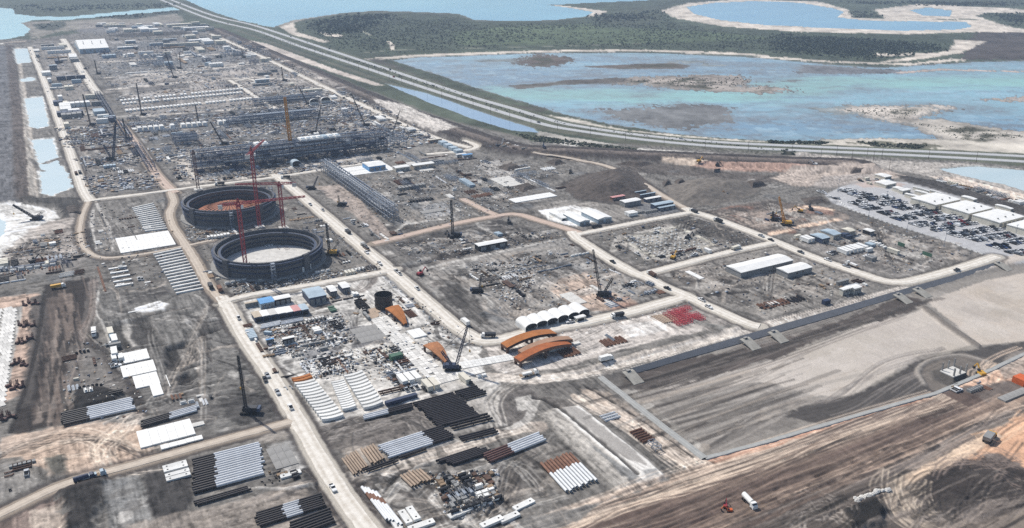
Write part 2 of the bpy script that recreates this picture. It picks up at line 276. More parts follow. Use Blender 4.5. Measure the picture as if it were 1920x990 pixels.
# grey plot with pits west of the lower haul road
area([(182, 540), (400, 530), (420, 580), (470, 660), (530, 740), (540, 780), (400, 810), (290, 790), (260, 700), (190, 600)], lin(118, 114, 108), 5, 5, .9)
area([(212, 604), (282, 592), (290, 640), (225, 655)], lin(88, 84, 80), 4, 2, 1, h=-2.0); strip([(236, 600), (240, 630), (252, 645)], 4, PALE, 4, 3, .6)
area([(312, 650), (350, 640), (376, 672), (325, 692), (312, 680)], lin(80, 76, 72), 4, 2, 1, h=-3.0); area([(330, 648), (350, 645), (356, 668), (344, 672)], lin(136, 130, 122), 2, 2, .8)
area([(336, 705), (355, 698), (368, 715), (350, 722), (338, 718)], lin(66, 62, 60), 3, 2, 1, h=-2.4)
area([(342, 594), (372, 600), (374, 606), (345, 608)], lin(150, 146, 140), 1.5, 1, .8, h=.9); area([(388, 598), (412, 596), (414, 603), (392, 605)], lin(150, 146, 140), 1.5, 1, .8, h=.9)
area([(380, 620), (408, 612), (410, 618), (372, 630)], lin(84, 80, 78), 2, 1.5, .8, h=-.8)
area([(242, 582), (275, 572), (300, 566), (314, 572), (308, 582), (270, 586)], WHITE, 3, 3, 1, h=.8)
area([(190, 578), (240, 588), (220, 596), (195, 590)], lin(160, 154, 146), 3, 3, .8)
area([(230, 560), (310, 540), (320, 550), (240, 572)], lin(96, 90, 86), 4, 5, .7)
area([(130, 640), (190, 660), (240, 730), (180, 760), (120, 760)], lin(126, 118, 110), 4, 5, .7)
area([(135, 735), (180, 726), (225, 738), (200, 762), (140, 768)], lin(62, 58, 56), 5, 5, 1, h=2.2)
area([(290, 715), (360, 730), (420, 760), (400, 800), (300, 790)], lin(108, 102, 98), 4, 5, .6)
area([(410, 740), (520, 740), (535, 780), (450, 800), (420, 780)], lin(84, 80, 78), 4, 5, .8)
# south-west: sandy junction and dark heaps
area([(110, 800), (200, 790), (270, 800), (290, 860), (200, 880), (100, 890), (40, 860), (0, 860), (0, 820)], lin(180, 158, 138), 5, 6, .9)
tracks([(0, 860), (60, 840), (140, 825), (200, 830), (260, 860), (320, 850)], 10, 6, lin(206, 188, 168))
tracks([(200, 880), (180, 840), (230, 800), (262, 775)], 8, 5, lin(206, 188, 168))
area([(85, 860), (120, 852), (126, 885), (105, 892), (88, 880)], lin(92, 92, 84), 3, 3, .9, h=.5)
area([(0, 870), (40, 860), (70, 900), (30, 930), (0, 935)], lin(140, 134, 126), 4, 4, .8)
area([(100, 915), (140, 898), (196, 900), (190, 940), (170, 990), (120, 1000), (130, 950)], lin(66, 62, 60), 5, 5, 1, h=2.2)
area([(0, 950), (90, 930), (120, 980), (60, 1060), (-40, 1060)], lin(134, 112, 100), 5, 8, .8)
area([(60, 960), (110, 950), (130, 1060), (60, 1060)], lin(190, 172, 152), 5, 6, .7)
area([(192, 905), (262, 890), (278, 925), (285, 980), (215, 1010), (200, 960)], lin(128, 126, 122), 2, 2, 1); mottle([(192, 905), (262, 890), (285, 980), (215, 1010)], [PALE, SLATE, DARK], 14, 6, .4, 2)
area([(265, 890), (345, 870), (365, 925), (350, 960), (300, 985), (285, 960)], lin(78, 74, 72), 3, 4, 1, h=.5)
area([(240, 985), (420, 945), (560, 905), (640, 890), (660, 960), (700, 1060), (250, 1060)], lin(150, 136, 122), 4, 5, .8)
area([(560, 860), (600, 880), (640, 930), (600, 950), (570, 910)], lin(80, 76, 74), 3, 4, .9)
area([(500, 835), (560, 820), (590, 870), (540, 890)], lin(160, 156, 150), 2, 2, 1)
# central yard (between the two haul roads)
area([(440, 565), (560, 545), (720, 512), (780, 560), (900, 650), (910, 700), (780, 735), (560, 740), (500, 660)], lin(186, 181, 172), 4, 5, 1)
area([(480, 600), (660, 580), (680, 620), (560, 660), (500, 650)], lin(128, 124, 120), 4, 5, .8)
area([(655, 612), (700, 608), (735, 640), (660, 655)], lin(120, 118, 120), 2, 2, .9)
area([(560, 655), (640, 648), (640, 665), (575, 680)], lin(124, 124, 128), 3, 3, .8)
area([(640, 660), (720, 640), (740, 690), (660, 700)], lin(196, 190, 178), 4, 6, .8)
strip(curve([(590, 575), (630, 560), (672, 545), (692, 528), (698, 512)]), 9, lin(140, 128, 118), 3, 2, .9, world=True)
tracks([(600, 600), (640, 590), (652, 630), (640, 660)], 5, 4, lin(206, 200, 190)); tracks([(560, 590), (620, 565), (680, 540), (695, 512)], 5, 2, PALE)
area([(735, 522), (770, 520), (900, 650), (860, 655), (800, 600)], lin(150, 146, 140), 4, 4, .9)
for q in ([(760, 545), (830, 610), (905, 675)], [(745, 548), (820, 622), (890, 690)]): strip(q, 1.4, lin(206, 200, 190), 1, .4, .9)
strip([(724, 518), (758, 552)], 5, lin(196, 194, 190), 1.5, 1)
area([(770, 525), (790, 540), (900, 600), (880, 610), (800, 570)], lin(110, 104, 98), 3, 3, .8)
# girder and pipe yard
area([(555, 700), (780, 690), (920, 700), (950, 730), (800, 770), (600, 800), (560, 740)], lin(186, 180, 170), 4, 4, .9)
area([(590, 800), (690, 775), (780, 750), (830, 800), (720, 830), (640, 850), (600, 830)], lin(116, 106, 98), 4, 5, .9); tracks([(600, 810), (680, 785), (760, 775), (820, 800)], 10, 8, lin(150, 140, 130))
area([(790, 745), (900, 722), (950, 760), (900, 800), (830, 820)], lin(168, 160, 150), 3, 4, .8)
area([(640, 840), (720, 830), (820, 800), (840, 830), (700, 880), (650, 890)], lin(170, 156, 140), 3, 4, .8)
strip(curve([(655, 905), (720, 880), (800, 855), (880, 830), (960, 805), (1010, 800)]), 9, lin(170, 154, 138), 3, 3, .9, world=True)
tracks([(655, 905), (760, 870), (880, 832), (1000, 800)], 8, 3, lin(200, 186, 168))
area([(660, 915), (720, 895), (850, 880), (960, 890), (1000, 930), (900, 990), (820, 1020), (700, 1020)], lin(150, 142, 132), 3, 4, .8)
strip(curve([(680, 900), (740, 905), (790, 940), (830, 985), (850, 1020)]), 7, lin(104, 96, 90), 3, 2, .9, world=True); tracks([(680, 900), (740, 905), (790, 940), (850, 1020)], 6, 2.5, PALE)
strip(curve([(800, 960), (790, 935), (830, 900), (900, 890), (960, 880), (980, 910), (930, 960), (860, 1000)]), 6, lin(112, 104, 96), 3, 2, .9, world=True)
tracks([(790, 935), (830, 900), (900, 885), (1000, 850), (1040, 810)], 6, 2.5, PALE); tracks([(975, 890), (970, 930), (920, 970), (850, 1010)], 6, 3, lin(180, 170, 158))
area([(930, 870), (985, 880), (975, 920), (940, 950), (920, 920)], lin(96, 88, 82), 4, 5, .8)
area([(990, 830), (1060, 840), (1110, 900), (1060, 930), (1000, 900), (960, 860)], lin(130, 122, 112), 4, 5, .8)
area([(925, 735), (985, 720), (1010, 740), (990, 790), (940, 810), (925, 775)], lin(110, 102, 96), 3, 4, .9); strip(curve([(930, 740), (928, 780), (945, 800), (985, 790), (1005, 750)]), 4, PALE, 2, 1.5, .7, world=True); area([(965, 745), (995, 740), (1000, 765), (970, 770)], lin(176, 170, 160), 2, 3, .9)
area([(1010, 715), (1090, 700), (1130, 740), (1020, 745)], lin(104, 98, 92), 4, 5, .7)
tracks([(940, 800), (930, 750), (980, 715), (1060, 705), (1130, 690)], 8, 4, lin(170, 162, 150))
# white ramp (long pale platform)
area([(1040, 768), (1085, 762), (1245, 890), (1238, 905), (1200, 905)], lin(210, 205, 196), 2, 1.5, 1, h=.9); area([(1012, 778), (1040, 770), (1205, 910), (1165, 930)], lin(168, 160, 148), 3, 3, .9, h=.6)
area([(1100, 828), (1120, 845), (1225, 915), (1195, 918)], lin(128, 128, 126), 2, 2, .9)
area([(1205, 885), (1232, 880), (1240, 898), (1215, 908)], lin(150, 150, 148), 2, 2, .9)
tracks([(1050, 772), (1120, 815), (1220, 885)], 2, 2, lin(196, 192, 184), .7, .4)
for q in ([(1075, 742), (1160, 790), (1260, 860), (1300, 880)], [(1100, 735), (1200, 800), (1300, 862)]): strip(q, 3.5, lin(198, 178, 156), 3, 3, .9)
area([(1090, 730), (1140, 735), (1320, 860), (1290, 880), (1180, 810)], lin(170, 152, 134), 4, 4, .7); tracks([(1080, 745), (1180, 805), (1290, 880)], 7, 4, lin(204, 186, 166))
area([(1000, 740), (1060, 750), (1190, 850), (1220, 880), (1170, 860), (1060, 770)], lin(120, 110, 102), 3, 3, .6)
# --- plots right of the central road
area([(770, 505), (850, 490), (1060, 445), (1120, 490), (1260, 550), (1200, 575), (960, 620), (900, 620), (820, 560)], lin(146, 140, 132), 4, 5, .9)
area([(1020, 530), (1100, 510), (1140, 545), (1200, 570), (1120, 585), (1080, 575), (1040, 555)], lin(190, 164, 142), 4, 6, .9); area([(1130, 560), (1180, 555), (1205, 575), (1150, 585)], lin(160, 124, 104), 4, 5, .8)
area([(820, 540), (860, 530), (900, 570), (920, 610), (880, 600)], lin(96, 90, 84), 4, 4, .8)
area([(845, 515), (880, 512), (890, 525), (860, 530)], lin(70, 66, 62), 3, 2, 1); area([(852, 518), (872, 517), (876, 523), (858, 525)], PALE, 1.5, 1, .9)
tracks([(860, 512), (910, 525), (960, 540), (990, 520), (1060, 500)], 8, 5, lin(186, 180, 170)); tracks([(1000, 600), (1020, 560), (1000, 540), (1030, 520), (1090, 512)], 8, 4, lin(196, 186, 172))
area([(940, 560), (1040, 555), (1060, 575), (960, 600)], lin(112, 106, 100), 4, 5, .7)
mottle([(780, 500), (1050, 450), (1240, 550), (960, 610), (880, 590)], [DARK, PALE, TAN, SLATE, DARKER], 60, 12, .65, 3, .4)
area([(760, 440), (860, 425), (940, 412), (1040, 440), (860, 480), (770, 490), (720, 465)], lin(112, 106, 100), 4, 5, .9); mottle([(730, 460), (930, 412), (1050, 440), (800, 495)], [DARKER, PALE, DARK, SLATE], 36, 12, .7, 3, .5)
strip([(770, 500), (850, 480), (940, 462), (1030, 445)], 5, lin(84, 78, 74), 3, 3, .9, h=-.6); strip([(780, 508), (860, 488), (1040, 450)], 2.5, PALE, 2, 1.5, .7)
# north-centre plots
area([(650, 330), (900, 290), (1040, 310), (1060, 370), (960, 400), (870, 410), (700, 445), (560, 350)], lin(124, 118, 110), 5, 6, .9)
mottle([(600, 340), (900, 290), (1050, 320), (1000, 395), (720, 440)], [DARKER, PALE, DARK, TAN, SLATE], 90, 14, .7, 3, .4)
area([(590, 350), (640, 345), (740, 440), (760, 450), (720, 455), (660, 400)], lin(166, 148, 134), 4, 5, .8)
strip(curve([(700, 395), (760, 380), (830, 378), (860, 392), (900, 405)]), 4, lin(156, 148, 138), 2, 2, .8, world=True)
area([(790, 385), (835, 378), (850, 402), (800, 412)], lin(150, 150, 150), 2, 1.5, .9)
for q in ([(740, 435), (760, 420), (850, 408)],): strip(q, 4, PALE, 2, 2, .6)
area([(890, 310), (930, 300), (960, 320), (1000, 345), (940, 345)], lin(170, 164, 156), 4, 5, .7)
# stockpiles
area([(1050, 345), (1100, 325), (1180, 318), (1220, 345), (1230, 375), (1160, 385), (1080, 375)], lin(92, 84, 78), 5, 4, 1)
area([(1245, 350), (1290, 335), (1370, 335), (1430, 350), (1420, 370), (1330, 390), (1270, 385)], lin(112, 106, 98), 4, 4, 1)
area([(1050, 375), (1160, 385), (1230, 400), (1130, 420), (1030, 405), (1000, 390)], lin(150, 142, 132), 4, 5, .7)
area([(1190, 380), (1270, 390), (1290, 400), (1210, 408)], lin(116, 118, 122), 3, 3, .9)
area([(1010, 395), (1070, 385), (1110, 390), (1140, 410), (1080, 425), (1030, 415)], lin(214, 210, 202), 3, 4, 1)
area([(1300, 400), (1440, 375), (1560, 390), (1580, 410), (1480, 440), (1380, 430)], lin(118, 104, 94), 5, 7, .9); mottle([(1300, 400), (1440, 375), (1580, 405), (1480, 440)], [DARK, lin(150, 110, 92), TAN], 24, 14, .7, 3, .5)
strip(curve([(1440, 440), (1500, 425), (1578, 410), (1572, 398), (1520, 388), (1470, 398)]), 7, lin(206, 176, 150), 3, 3, 1, world=True)
area([(1380, 400), (1440, 395), (1480, 410), (1430, 430), (1390, 425)], lin(170, 150, 134), 4, 6, .7)
# plots south of R4 / R5
area([(1100, 445), (1290, 402), (1440, 452), (1220, 505)], lin(116, 110, 102), 4, 5, .9); area([(1290, 402), (1350, 420), (1420, 450), (1400, 460), (1330, 445), (1260, 415)], lin(92, 86, 80), 4, 6, .8)
area([(1165, 448), (1275, 425), (1335, 455), (1330, 465), (1230, 482), (1190, 465)], lin(156, 150, 138), 3, 3, 1); strip([(1160, 450), (1270, 424), (1340, 458), (1232, 484), (1165, 452)], 3, lin(186, 180, 158), 2, 1.5, .9)
strip(curve([(1150, 470), (1160, 445), (1200, 436), (1260, 424)]), 5, lin(176, 168, 156), 2, 2, .8, world=True); strip([(1160, 450), (1215, 485), (1260, 487), (1340, 465)], 5, lin(180, 172, 160), 2, 2, .8)
strip([(1300, 405), (1370, 425), (1430, 452)], 6, lin(160, 152, 142), 2, 2, .8)
area([(1235, 515), (1350, 485), (1450, 465), (1600, 515), (1640, 535), (1440, 600), (1330, 565)], lin(140, 132, 122), 4, 5, .9); mottle([(1240, 515), (1450, 468), (1630, 535), (1440, 595)], [DARK, PALE, TAN, DARKER], 40, 14, .6, 4, .3)
tracks([(1250, 520), (1330, 530), (1400, 515), (1500, 530), (1560, 550), (1480, 580)], 14, 12, lin(176, 168, 156)); tracks([(1330, 500), (1340, 520), (1380, 530), (1440, 560)], 6, 4, lin(90, 84, 80))
strip([(1330, 552), (1400, 548)], 6, DARKER, 4, 3, .9)
area([(1480, 450), (1560, 415), (1640, 410), (1840, 475), (1690, 520), (1600, 500)], lin(138, 130, 122), 4, 5, .9); mottle([(1480, 450), (1640, 412), (1830, 475), (1690, 518)], [DARK, PALE, TAN], 36, 14, .6, 4)
area([(1560, 395), (1620, 395), (1740, 430), (1840, 470), (1780, 475), (1660, 430), (1570, 410)], lin(104, 98, 92), 4, 4, .8)
strip([(1610, 450), (1700, 490), (1740, 500)], 4, lin(176, 168, 158), 2, 2, .8); tracks([(1500, 440), (1600, 450), (1700, 490), (1800, 490)], 8, 6, lin(176, 168, 156))
# parking
area([(1545, 365), (1600, 340), (1690, 340), (1760, 358), (2100, 460), (2100, 560), (1920, 500), (1850, 478), (1650, 412), (1560, 380)], lin(170, 170, 172), 2, 1.5, 1, h=.1)
area([(1600, 345), (1640, 336), (1700, 345), (1690, 352), (1620, 352)], lin(186, 160, 146), 3, 4, .8)
area([(1545, 330), (1640, 325), (1660, 335), (1560, 352), (1520, 350)], lin(160, 148, 138), 4, 5, .8)
# arch yard
area([(910, 650), (1100, 610), (1250, 580), (1340, 580), (1380, 605), (1180, 650), (1050, 690), (960, 705), (920, 690)], lin(186, 174, 162), 4, 5, 1)
tracks([(920, 680), (1040, 650), (1160, 610), (1240, 590)], 10, 8, lin(206, 198, 188)); area([(1160, 610), (1240, 600), (1260, 620), (1180, 632)], lin(206, 200, 192), 3, 5, .7)
area([(1240, 580), (1330, 570), (1380, 600), (1340, 620), (1250, 615)], lin(150, 140, 130), 3, 4, .7)
strip([(1040, 700), (1140, 690), (1260, 655), (1360, 625)], 6, lin(96, 90, 84), 3, 3, .9, h=-.9); strip([(1290, 600), (1370, 620), (1385, 610)], 5, lin(140, 136, 128), 3, 3, .9, h=.9)
strip([(915, 705), (1000, 712), (1090, 700), (1200, 668), (1340, 632), (1420, 612), (1560, 578), (1700, 540), (1800, 512), (1920, 480), (2100, 440)], 9, lin(188, 174, 158), 3, 3, 1)
tracks([(915, 708), (1090, 700), (1340, 632), (1560, 578), (1800, 512)], 4, 2, lin(210, 200, 186))
# --- big settling basins
BAS = [(1130, 706), (1420, 622), (1700, 543), (1880, 494), (1960, 488), (2200, 520), (2200, 620), (1920, 662), (1760, 732), (1560, 790), (1450, 823), (1322, 856), (1230, 785)]
area(BAS, lin(142, 134, 124), 3, 1, 1); area(BAS, None, 10, .5, 1, h=-2.2)
area([(1180, 715), (1420, 690), (1500, 740), (1480, 790), (1330, 840), (1240, 775)], lin(124, 116, 108), 10, 8, .9)
for j in range(26):
    t = j / 25; a = (1150 + 175 * t, 712 + 132 * t); b = (1480 + 60 * math.sin(j) + 90 * (1 - t), a[1] - 74 - 26 * (1 - t))
    strip([a, ((a[0] + b[0]) / 2, (a[1] + b[1]) / 2 + 2), b], 1.6, lin(168, 158, 146) if j % 3 else DARK, 2, 2, .55)
area([(1225, 725), (1400, 680), (1560, 628), (1620, 600), (1700, 585), (1730, 574), (1790, 610), (1828, 640), (1720, 662), (1660, 700), (1600, 735), (1530, 735), (1440, 710), (1330, 718)], lin(184, 172, 158), 2.5, 3, 1)
area([(1740, 560), (1850, 520), (1960, 500), (2200, 540), (2200, 620), (1930, 632), (1838, 640), (1790, 600)], lin(184, 170, 154), 2.5, 3, 1)
mottle([(1240, 720), (1730, 580), (1820, 640), (1560, 730)], [lin(164, 152, 132), lin(190, 180, 170), lin(170, 158, 148)], 30, 22, .22, 6)
mottle([(1760, 560), (1920, 515), (1920, 630), (1830, 630)], [lin(164, 150, 128), lin(190, 180, 168), lin(160, 150, 140)], 26, 18, .3, 6)
area([(1160, 695), (1300, 665), (1440, 640), (1560, 600), (1700, 548), (1740, 562), (1700, 582), (1600, 606), (1540, 630), (1400, 682), (1240, 722), (1180, 718)], lin(94, 84, 78), 4, 5, 1)
area([(1470, 775), (1500, 755), (1600, 735), (1680, 695), (1730, 668), (1840, 645), (1930, 634), (1940, 655), (1760, 728), (1560, 788)], lin(92, 86, 82), 4, 4, 1)
strip([(1734, 572), (1770, 600), (1832, 642)], 5, lin(128, 118, 108), 2, 1, 1, h=1.2)
tracks([(1180, 720), (1300, 700), (1450, 650), (1650, 570)], 12, 7, lin(126, 114, 106)); tracks([(1500, 770), (1600, 750), (1700, 690), (1800, 660)], 10, 5, lin(140, 130, 122))
strip([(1150, 712), (1184, 738), (1260, 795), (1318, 842)], 8, lin(130, 124, 114), 3, 3, .7); mottle([(1135, 712), (1165, 715), (1330, 840), (1320, 852)], [PALE, DARK, TAN], 26, 5, .7, 2)
area([(1125, 690), (1165, 690), (1190, 720), (1150, 730)], lin(108, 102, 96), 3, 3, .7)
# round pit with slab
area([(1715, 690), (1740, 668), (1810, 655), (1860, 668), (1880, 690), (1850, 715), (1800, 735), (1750, 725)], lin(122, 112, 102), 3, 3, 1)
area([(1745, 690), (1790, 678), (1830, 690), (1820, 710), (1780, 720), (1750, 706)], lin(96, 90, 84), 3, 2, 1, h=-1.8)
strip(curve([(1735, 715), (1722, 690), (1745, 670), (1800, 660), (1855, 672)]), 2.4, lin(168, 158, 146), 2, 1, .6, h=.8, world=True)
area([(1780, 730), (1840, 705), (1880, 690), (1960, 640), (2100, 660), (2100, 760), (1900, 745), (1860, 752), (1820, 750)], lin(196, 160, 132), 4, 6, 1); tracks([(1800, 745), (1850, 715), (1885, 690), (1960, 650)], 10, 5, lin(216, 190, 164))
area([(1870, 690), (1890, 660), (1960, 640), (1940, 690), (1890, 715)], lin(150, 138, 126), 4, 5, .7)
# broad haul track across the south
STR = [([(960, 1010), (1200, 925), (1500, 830), (1760, 745)], 12, lin(182, 160, 140)), ([(1080, 990), (1300, 915), (1560, 825), (1790, 745)], 10, lin(160, 138, 120)), ([(1000, 1080), (1240, 985), (1500, 890), (1660, 820), (1790, 765)], 40, lin(104, 88, 80)),
       ([(1100, 1085), (1400, 960), (1640, 868), (1850, 775), (1960, 730)], 13, lin(162, 140, 122)), ([(1150, 1100), (1450, 975), (1700, 875), (1920, 775), (2000, 735)], 12, lin(112, 100, 92)), ([(1300, 1090), (1540, 975), (1700, 905), (1790, 855), (1920, 790)], 13, lin(126, 116, 106))]
area([(940, 1020), (1330, 872), (1500, 822), (1800, 728), (1960, 700), (2200, 680), (2200, 1200), (900, 1200)], lin(118, 106, 98), 5, 6, 1)
for q, wd, c in STR: strip(curve(q), wd, c, 5, 3.5, .95, world=True)
strip(curve([(1340, 862), (1480, 822), (1640, 768), (1740, 745)]), 5, lin(190, 140, 110), 3, 3, .7, world=True)
for q, n, s, c in [([(960, 1010), (1200, 930), (1500, 835), (1770, 740)], 16, 6, lin(206, 186, 164)), ([(1000, 1080), (1240, 985), (1500, 890), (1790, 765)], 22, 9, lin(122, 105, 96)), ([(1100, 1085), (1400, 965), (1640, 870), (1920, 760)], 16, 7, lin(190, 168, 148)), ([(1250, 1090), (1500, 985), (1700, 895), (1920, 780)], 18, 8, lin(150, 138, 128))]: tracks(q, n, s, c, .8)
for q in ([(1180, 1010), (1330, 950), (1560, 870), (1700, 830)], [(1300, 1000), (1480, 930), (1680, 855), (1840, 790)], [(1440, 960), (1660, 875), (1760, 835)]): strip(curve(q), 1.6, DARKER, 1.5, 1.5, .8, h=.35, world=True)
area([(1420, 960), (1560, 910), (1700, 880), (1840, 870), (1940, 900), (2100, 920), (2100, 1200), (1300, 1200), (1300, 1010)], lin(98, 89, 82), 5, 7, .9)
area([(1720, 880), (1830, 850), (1920, 880), (1960, 930), (1860, 970), (1740, 960)], lin(74, 66, 62), 5, 6, .95)
area([(1580, 960), (1640, 935), (1665, 960), (1650, 990), (1590, 1000)], lin(52, 50, 48), 5, 4, 1, h=3.0)
area([(1790, 860), (1830, 835), (1900, 780), (1960, 760), (2100, 760), (2100, 880), (1930, 880), (1880, 850)], lin(200, 160, 128), 4, 6, 1); tracks([(1800, 850), (1880, 800), (1960, 770)], 8, 6, lin(216, 182, 150))
strip(curve([(1690, 905), (1760, 870), (1820, 840), (1860, 815)]), 6, lin(206, 182, 156), 3, 3, .9, world=True)
strip(curve([(1690, 905), (1690, 950), (1720, 985), (1800, 1010)]), 11, lin(176, 160, 142), 5, 4, .6, world=True); tracks([(1700, 890), (1690, 930), (1700, 965), (1750, 990), (1820, 1010)], 16, 5, lin(190, 174, 154)); tracks([(1700, 980), (1800, 960), (1920, 900)], 12, 9, lin(150, 138, 128))
tracks([(1730, 940), (1800, 920), (1920, 885)], 16, 9, lin(70, 64, 60)); tracks([(1480, 990), (1500, 965), (1540, 955), (1580, 970)], 8, 3, lin(160, 150, 140)); tracks([(1500, 920), (1560, 950), (1580, 1000)], 6, 4, lin(150, 140, 130))
tracks([(1760, 900), (1850, 870), (1920, 880)], 10, 8, lin(140, 124, 114)); area([(1760, 985), (1900, 955), (2000, 960), (2000, 1040), (1780, 1040)], lin(150, 136, 122), 5, 7, .7)
area([(1330, 945), (1400, 930), (1450, 935), (1420, 965), (1340, 965)], lin(170, 148, 128), 4, 5, .8)
area([(960, 1000), (1060, 985), (1150, 930), (1200, 925), (1210, 910), (1250, 900), (1260, 890), (1160, 935), (1060, 955), (980, 975)], lin(130, 126, 120), 3, 3, .9)
# trenches, berms and worn ruts of the grey plot and the pipe yard
for q, wd, c, h in [([(275, 592), (300, 586), (345, 578)], 1.6, DARKER, -1.2), ([(340, 609), (356, 607), (372, 604)], 1.4, DARKER, -.9), ([(385, 604), (412, 602)], 1.4, DARKER, -.9), ([(372, 630), (392, 624), (412, 616)], 1.8, DARKER, -1.0), ([(228, 658), (260, 652), (312, 645)], 1.6, DARKER, -.8), ([(322, 694), (350, 690), (388, 680)], 1.8, DARKER, -1.2), ([(382, 646), (388, 660), (396, 676)], 1.2, DARK, -.6), ([(355, 705), (372, 720), (392, 728)], 1.4, DARK, .8), ([(285, 745), (330, 738), (400, 722)], 1.2, PALE, .3), ([(395, 745), (440, 738), (520, 745)], 1.6, DARKER, -.6), ([(190, 600), (205, 640), (222, 690)], 1.4, PALE, .5), ([(185, 545), (182, 590), (205, 605), (250, 596)], 1.2, PALE, .4), ([(435, 592), (470, 655), (520, 730), (535, 765)], 2.0, DARKER, -.8), ([(600, 810), (640, 800), (700, 786), (770, 770)], 1.4, DARKER, -.5), ([(1000, 745), (1040, 760), (1150, 850), (1195, 890)], 1.8, DARKER, -.8), ([(1095, 722), (1180, 772), (1300, 856)], 1.0, DARKER, -.5), ([(655, 880), (720, 868), (860, 825), (960, 795)], 1.0, DARK, -.4), ([(20, 810), (60, 690), (78, 600), (84, 545)], 2.2, DARKER, -.8), ([(178, 530), (176, 570), (158, 640), (132, 720), (118, 780)], 1.8, lin(140, 128, 118), .7)]:
    strip(curve(q, 6), wd, c, 1.0, .8, .85, h=h, world=True)
# graded and paved surfaces are smoother
def even(px, v, soft=6):
    pts = PP(px); i = near(pts, soft); ROUGH[i] += (v - ROUGH[i]) * sstep(.5 - sd_poly(pts, X[i], Y[i]) / soft)
even(BAS, .34); even([(1225, 725), (1400, 680), (1560, 628), (1730, 574), (1828, 640), (1720, 662), (1600, 735), (1530, 735), (1440, 710)], .12, 3); even([(1740, 560), (1850, 520), (1960, 500), (2200, 540), (2200, 620), (1930, 632), (1838, 640), (1790, 600)], .14, 3); even([(1040, 768), (1085, 762), (1245, 890), (1205, 905)], .15); even([(1545, 365), (1600, 340), (1690, 340), (1760, 358), (2100, 460), (2100, 560), (1850, 478), (1650, 412)], .2); even([(940, 1020), (1330, 872), (1800, 728), (2200, 680), (2200, 1200), (900, 1200)], .38); even([(85, 535), (170, 520), (165, 620), (120, 790), (20, 810), (75, 600)], .5)
# traffic across the near yards
YARDS = [[(770, 505), (1060, 445), (1250, 550), (960, 615), (880, 600)], [(600, 345), (900, 292), (1050, 320), (1000, 395), (720, 445)], [(170, 385), (310, 380), (390, 540), (190, 560)], [(730, 460), (930, 412), (1050, 440), (800, 495)], [(1240, 515), (1450, 468), (1630, 535), (1440, 595)], [(1480, 450), (1640, 412), (1830, 475), (1690, 518)], [(1105, 445), (1290, 404), (1435, 452), (1225, 502)], [(190, 545), (405, 535), (530, 740), (400, 805), (280, 780)], [(560, 870), (660, 900), (850, 1030), (660, 1030)], [(450, 580), (700, 520), (890, 650), (780, 735), (570, 730)], [(640, 840), (1000, 800), (1010, 840), (1110, 930), (900, 1020), (720, 1010)], [(110, 245), (230, 235), (300, 350), (170, 365)], [(1300, 400), (1440, 375), (1580, 405), (1480, 440)], [(0, 470), (150, 420), (160, 480), (0, 530)]]
def scrapes(px, n, lo_, hi_, cols, k=.6, ax=False):
    pts = PP(px); a = np.array(pts); lo, hi = a.min(0), a.max(0)
    for j in range(n):
        for _ in range(20):
            c = lo + (hi - lo) * np.array([random.random(), random.random()])
            if sd_poly(pts, np.array([c[0]]), np.array([c[1]]))[0] < -2: break
        else: continue
        th = (R(90) if ax == 'y' else 0) + random.uniform(-.04, .04) if ax else random.choice([0, 0, R(90), R(90), random.uniform(0, 3)]) + random.uniform(-.12, .12); L = random.uniform(lo_, hi_); b = random.uniform(-.25, .25) * L * (.1 if ax else 1); d = np.array([math.cos(th), math.sin(th)]); n_ = np.array([-d[1], d[0]])
        q = [c + d * L * (t - .5) + n_ * b * 4 * (t - .5) ** 2 for t in (0, .25, .5, .75, 1)]; cc = cols[random.randrange(len(cols))]
        strip([tuple(v) for v in q], random.choice([.6, 1.0, 1.6, 3.0]), cc, 1.0, random.choice([.4, 1.0, 2.0]), k * random.uniform(.5, 1), h=None if ax else random.choice([None, None, .5, -.4]), world=True)
for q in YARDS: scrapes(q, 34, 8, 60, [DARKER, DARK, PALE, TAN, DARK, lin(60, 56, 54)], .7); mottle(q, [PALE, DARKER, DARK, DARKER], 26, 4.5, .7, 1.5, .3)
for q in YARDS:
    a = np.array(q, float); c = a.mean(0)
    for j in range(7):
        r_ = np.array([c + (a[random.randrange(len(a))] - c) * random.uniform(.2, .9) for _ in range(4)]); tracks([tuple(v) for v in r_], 3, 2.5, random.choice([PALE, TAN, DARKER, DARK]), .8, .5)
scrapes([(1180, 720), (1420, 690), (1500, 740), (1330, 840)], 70, 30, 110, [DARK, lin(150, 142, 132), TAN, DARK], .6, True); scrapes([(1000, 1060), (1330, 900), (1560, 840), (1760, 760), (1820, 790), (1500, 960), (1250, 1060)], 110, 30, 160, [lin(84, 72, 66), lin(122, 104, 94), lin(92, 78, 71), lin(140, 122, 108)], .6, True); scrapes([(90, 540), (168, 525), (160, 620), (120, 785), (45, 800), (80, 640)], 70, 15, 70, [DARKER, lin(120, 106, 96), lin(56, 52, 50), lin(146, 130, 118)], .7, 'y'); scrapes([(1420, 960), (1600, 890), (1800, 880), (1920, 900), (1920, 1000), (1500, 1030)], 60, 15, 60, [DARKER, DARK, lin(140, 128, 118), lin(60, 56, 52)], .7, True); scrapes([(1170, 700), (1440, 640), (1720, 556), (1700, 580), (1540, 630), (1240, 720)], 60, 20, 90, [DARKER, lin(120, 110, 102), lin(70, 64, 60)], .7, True)
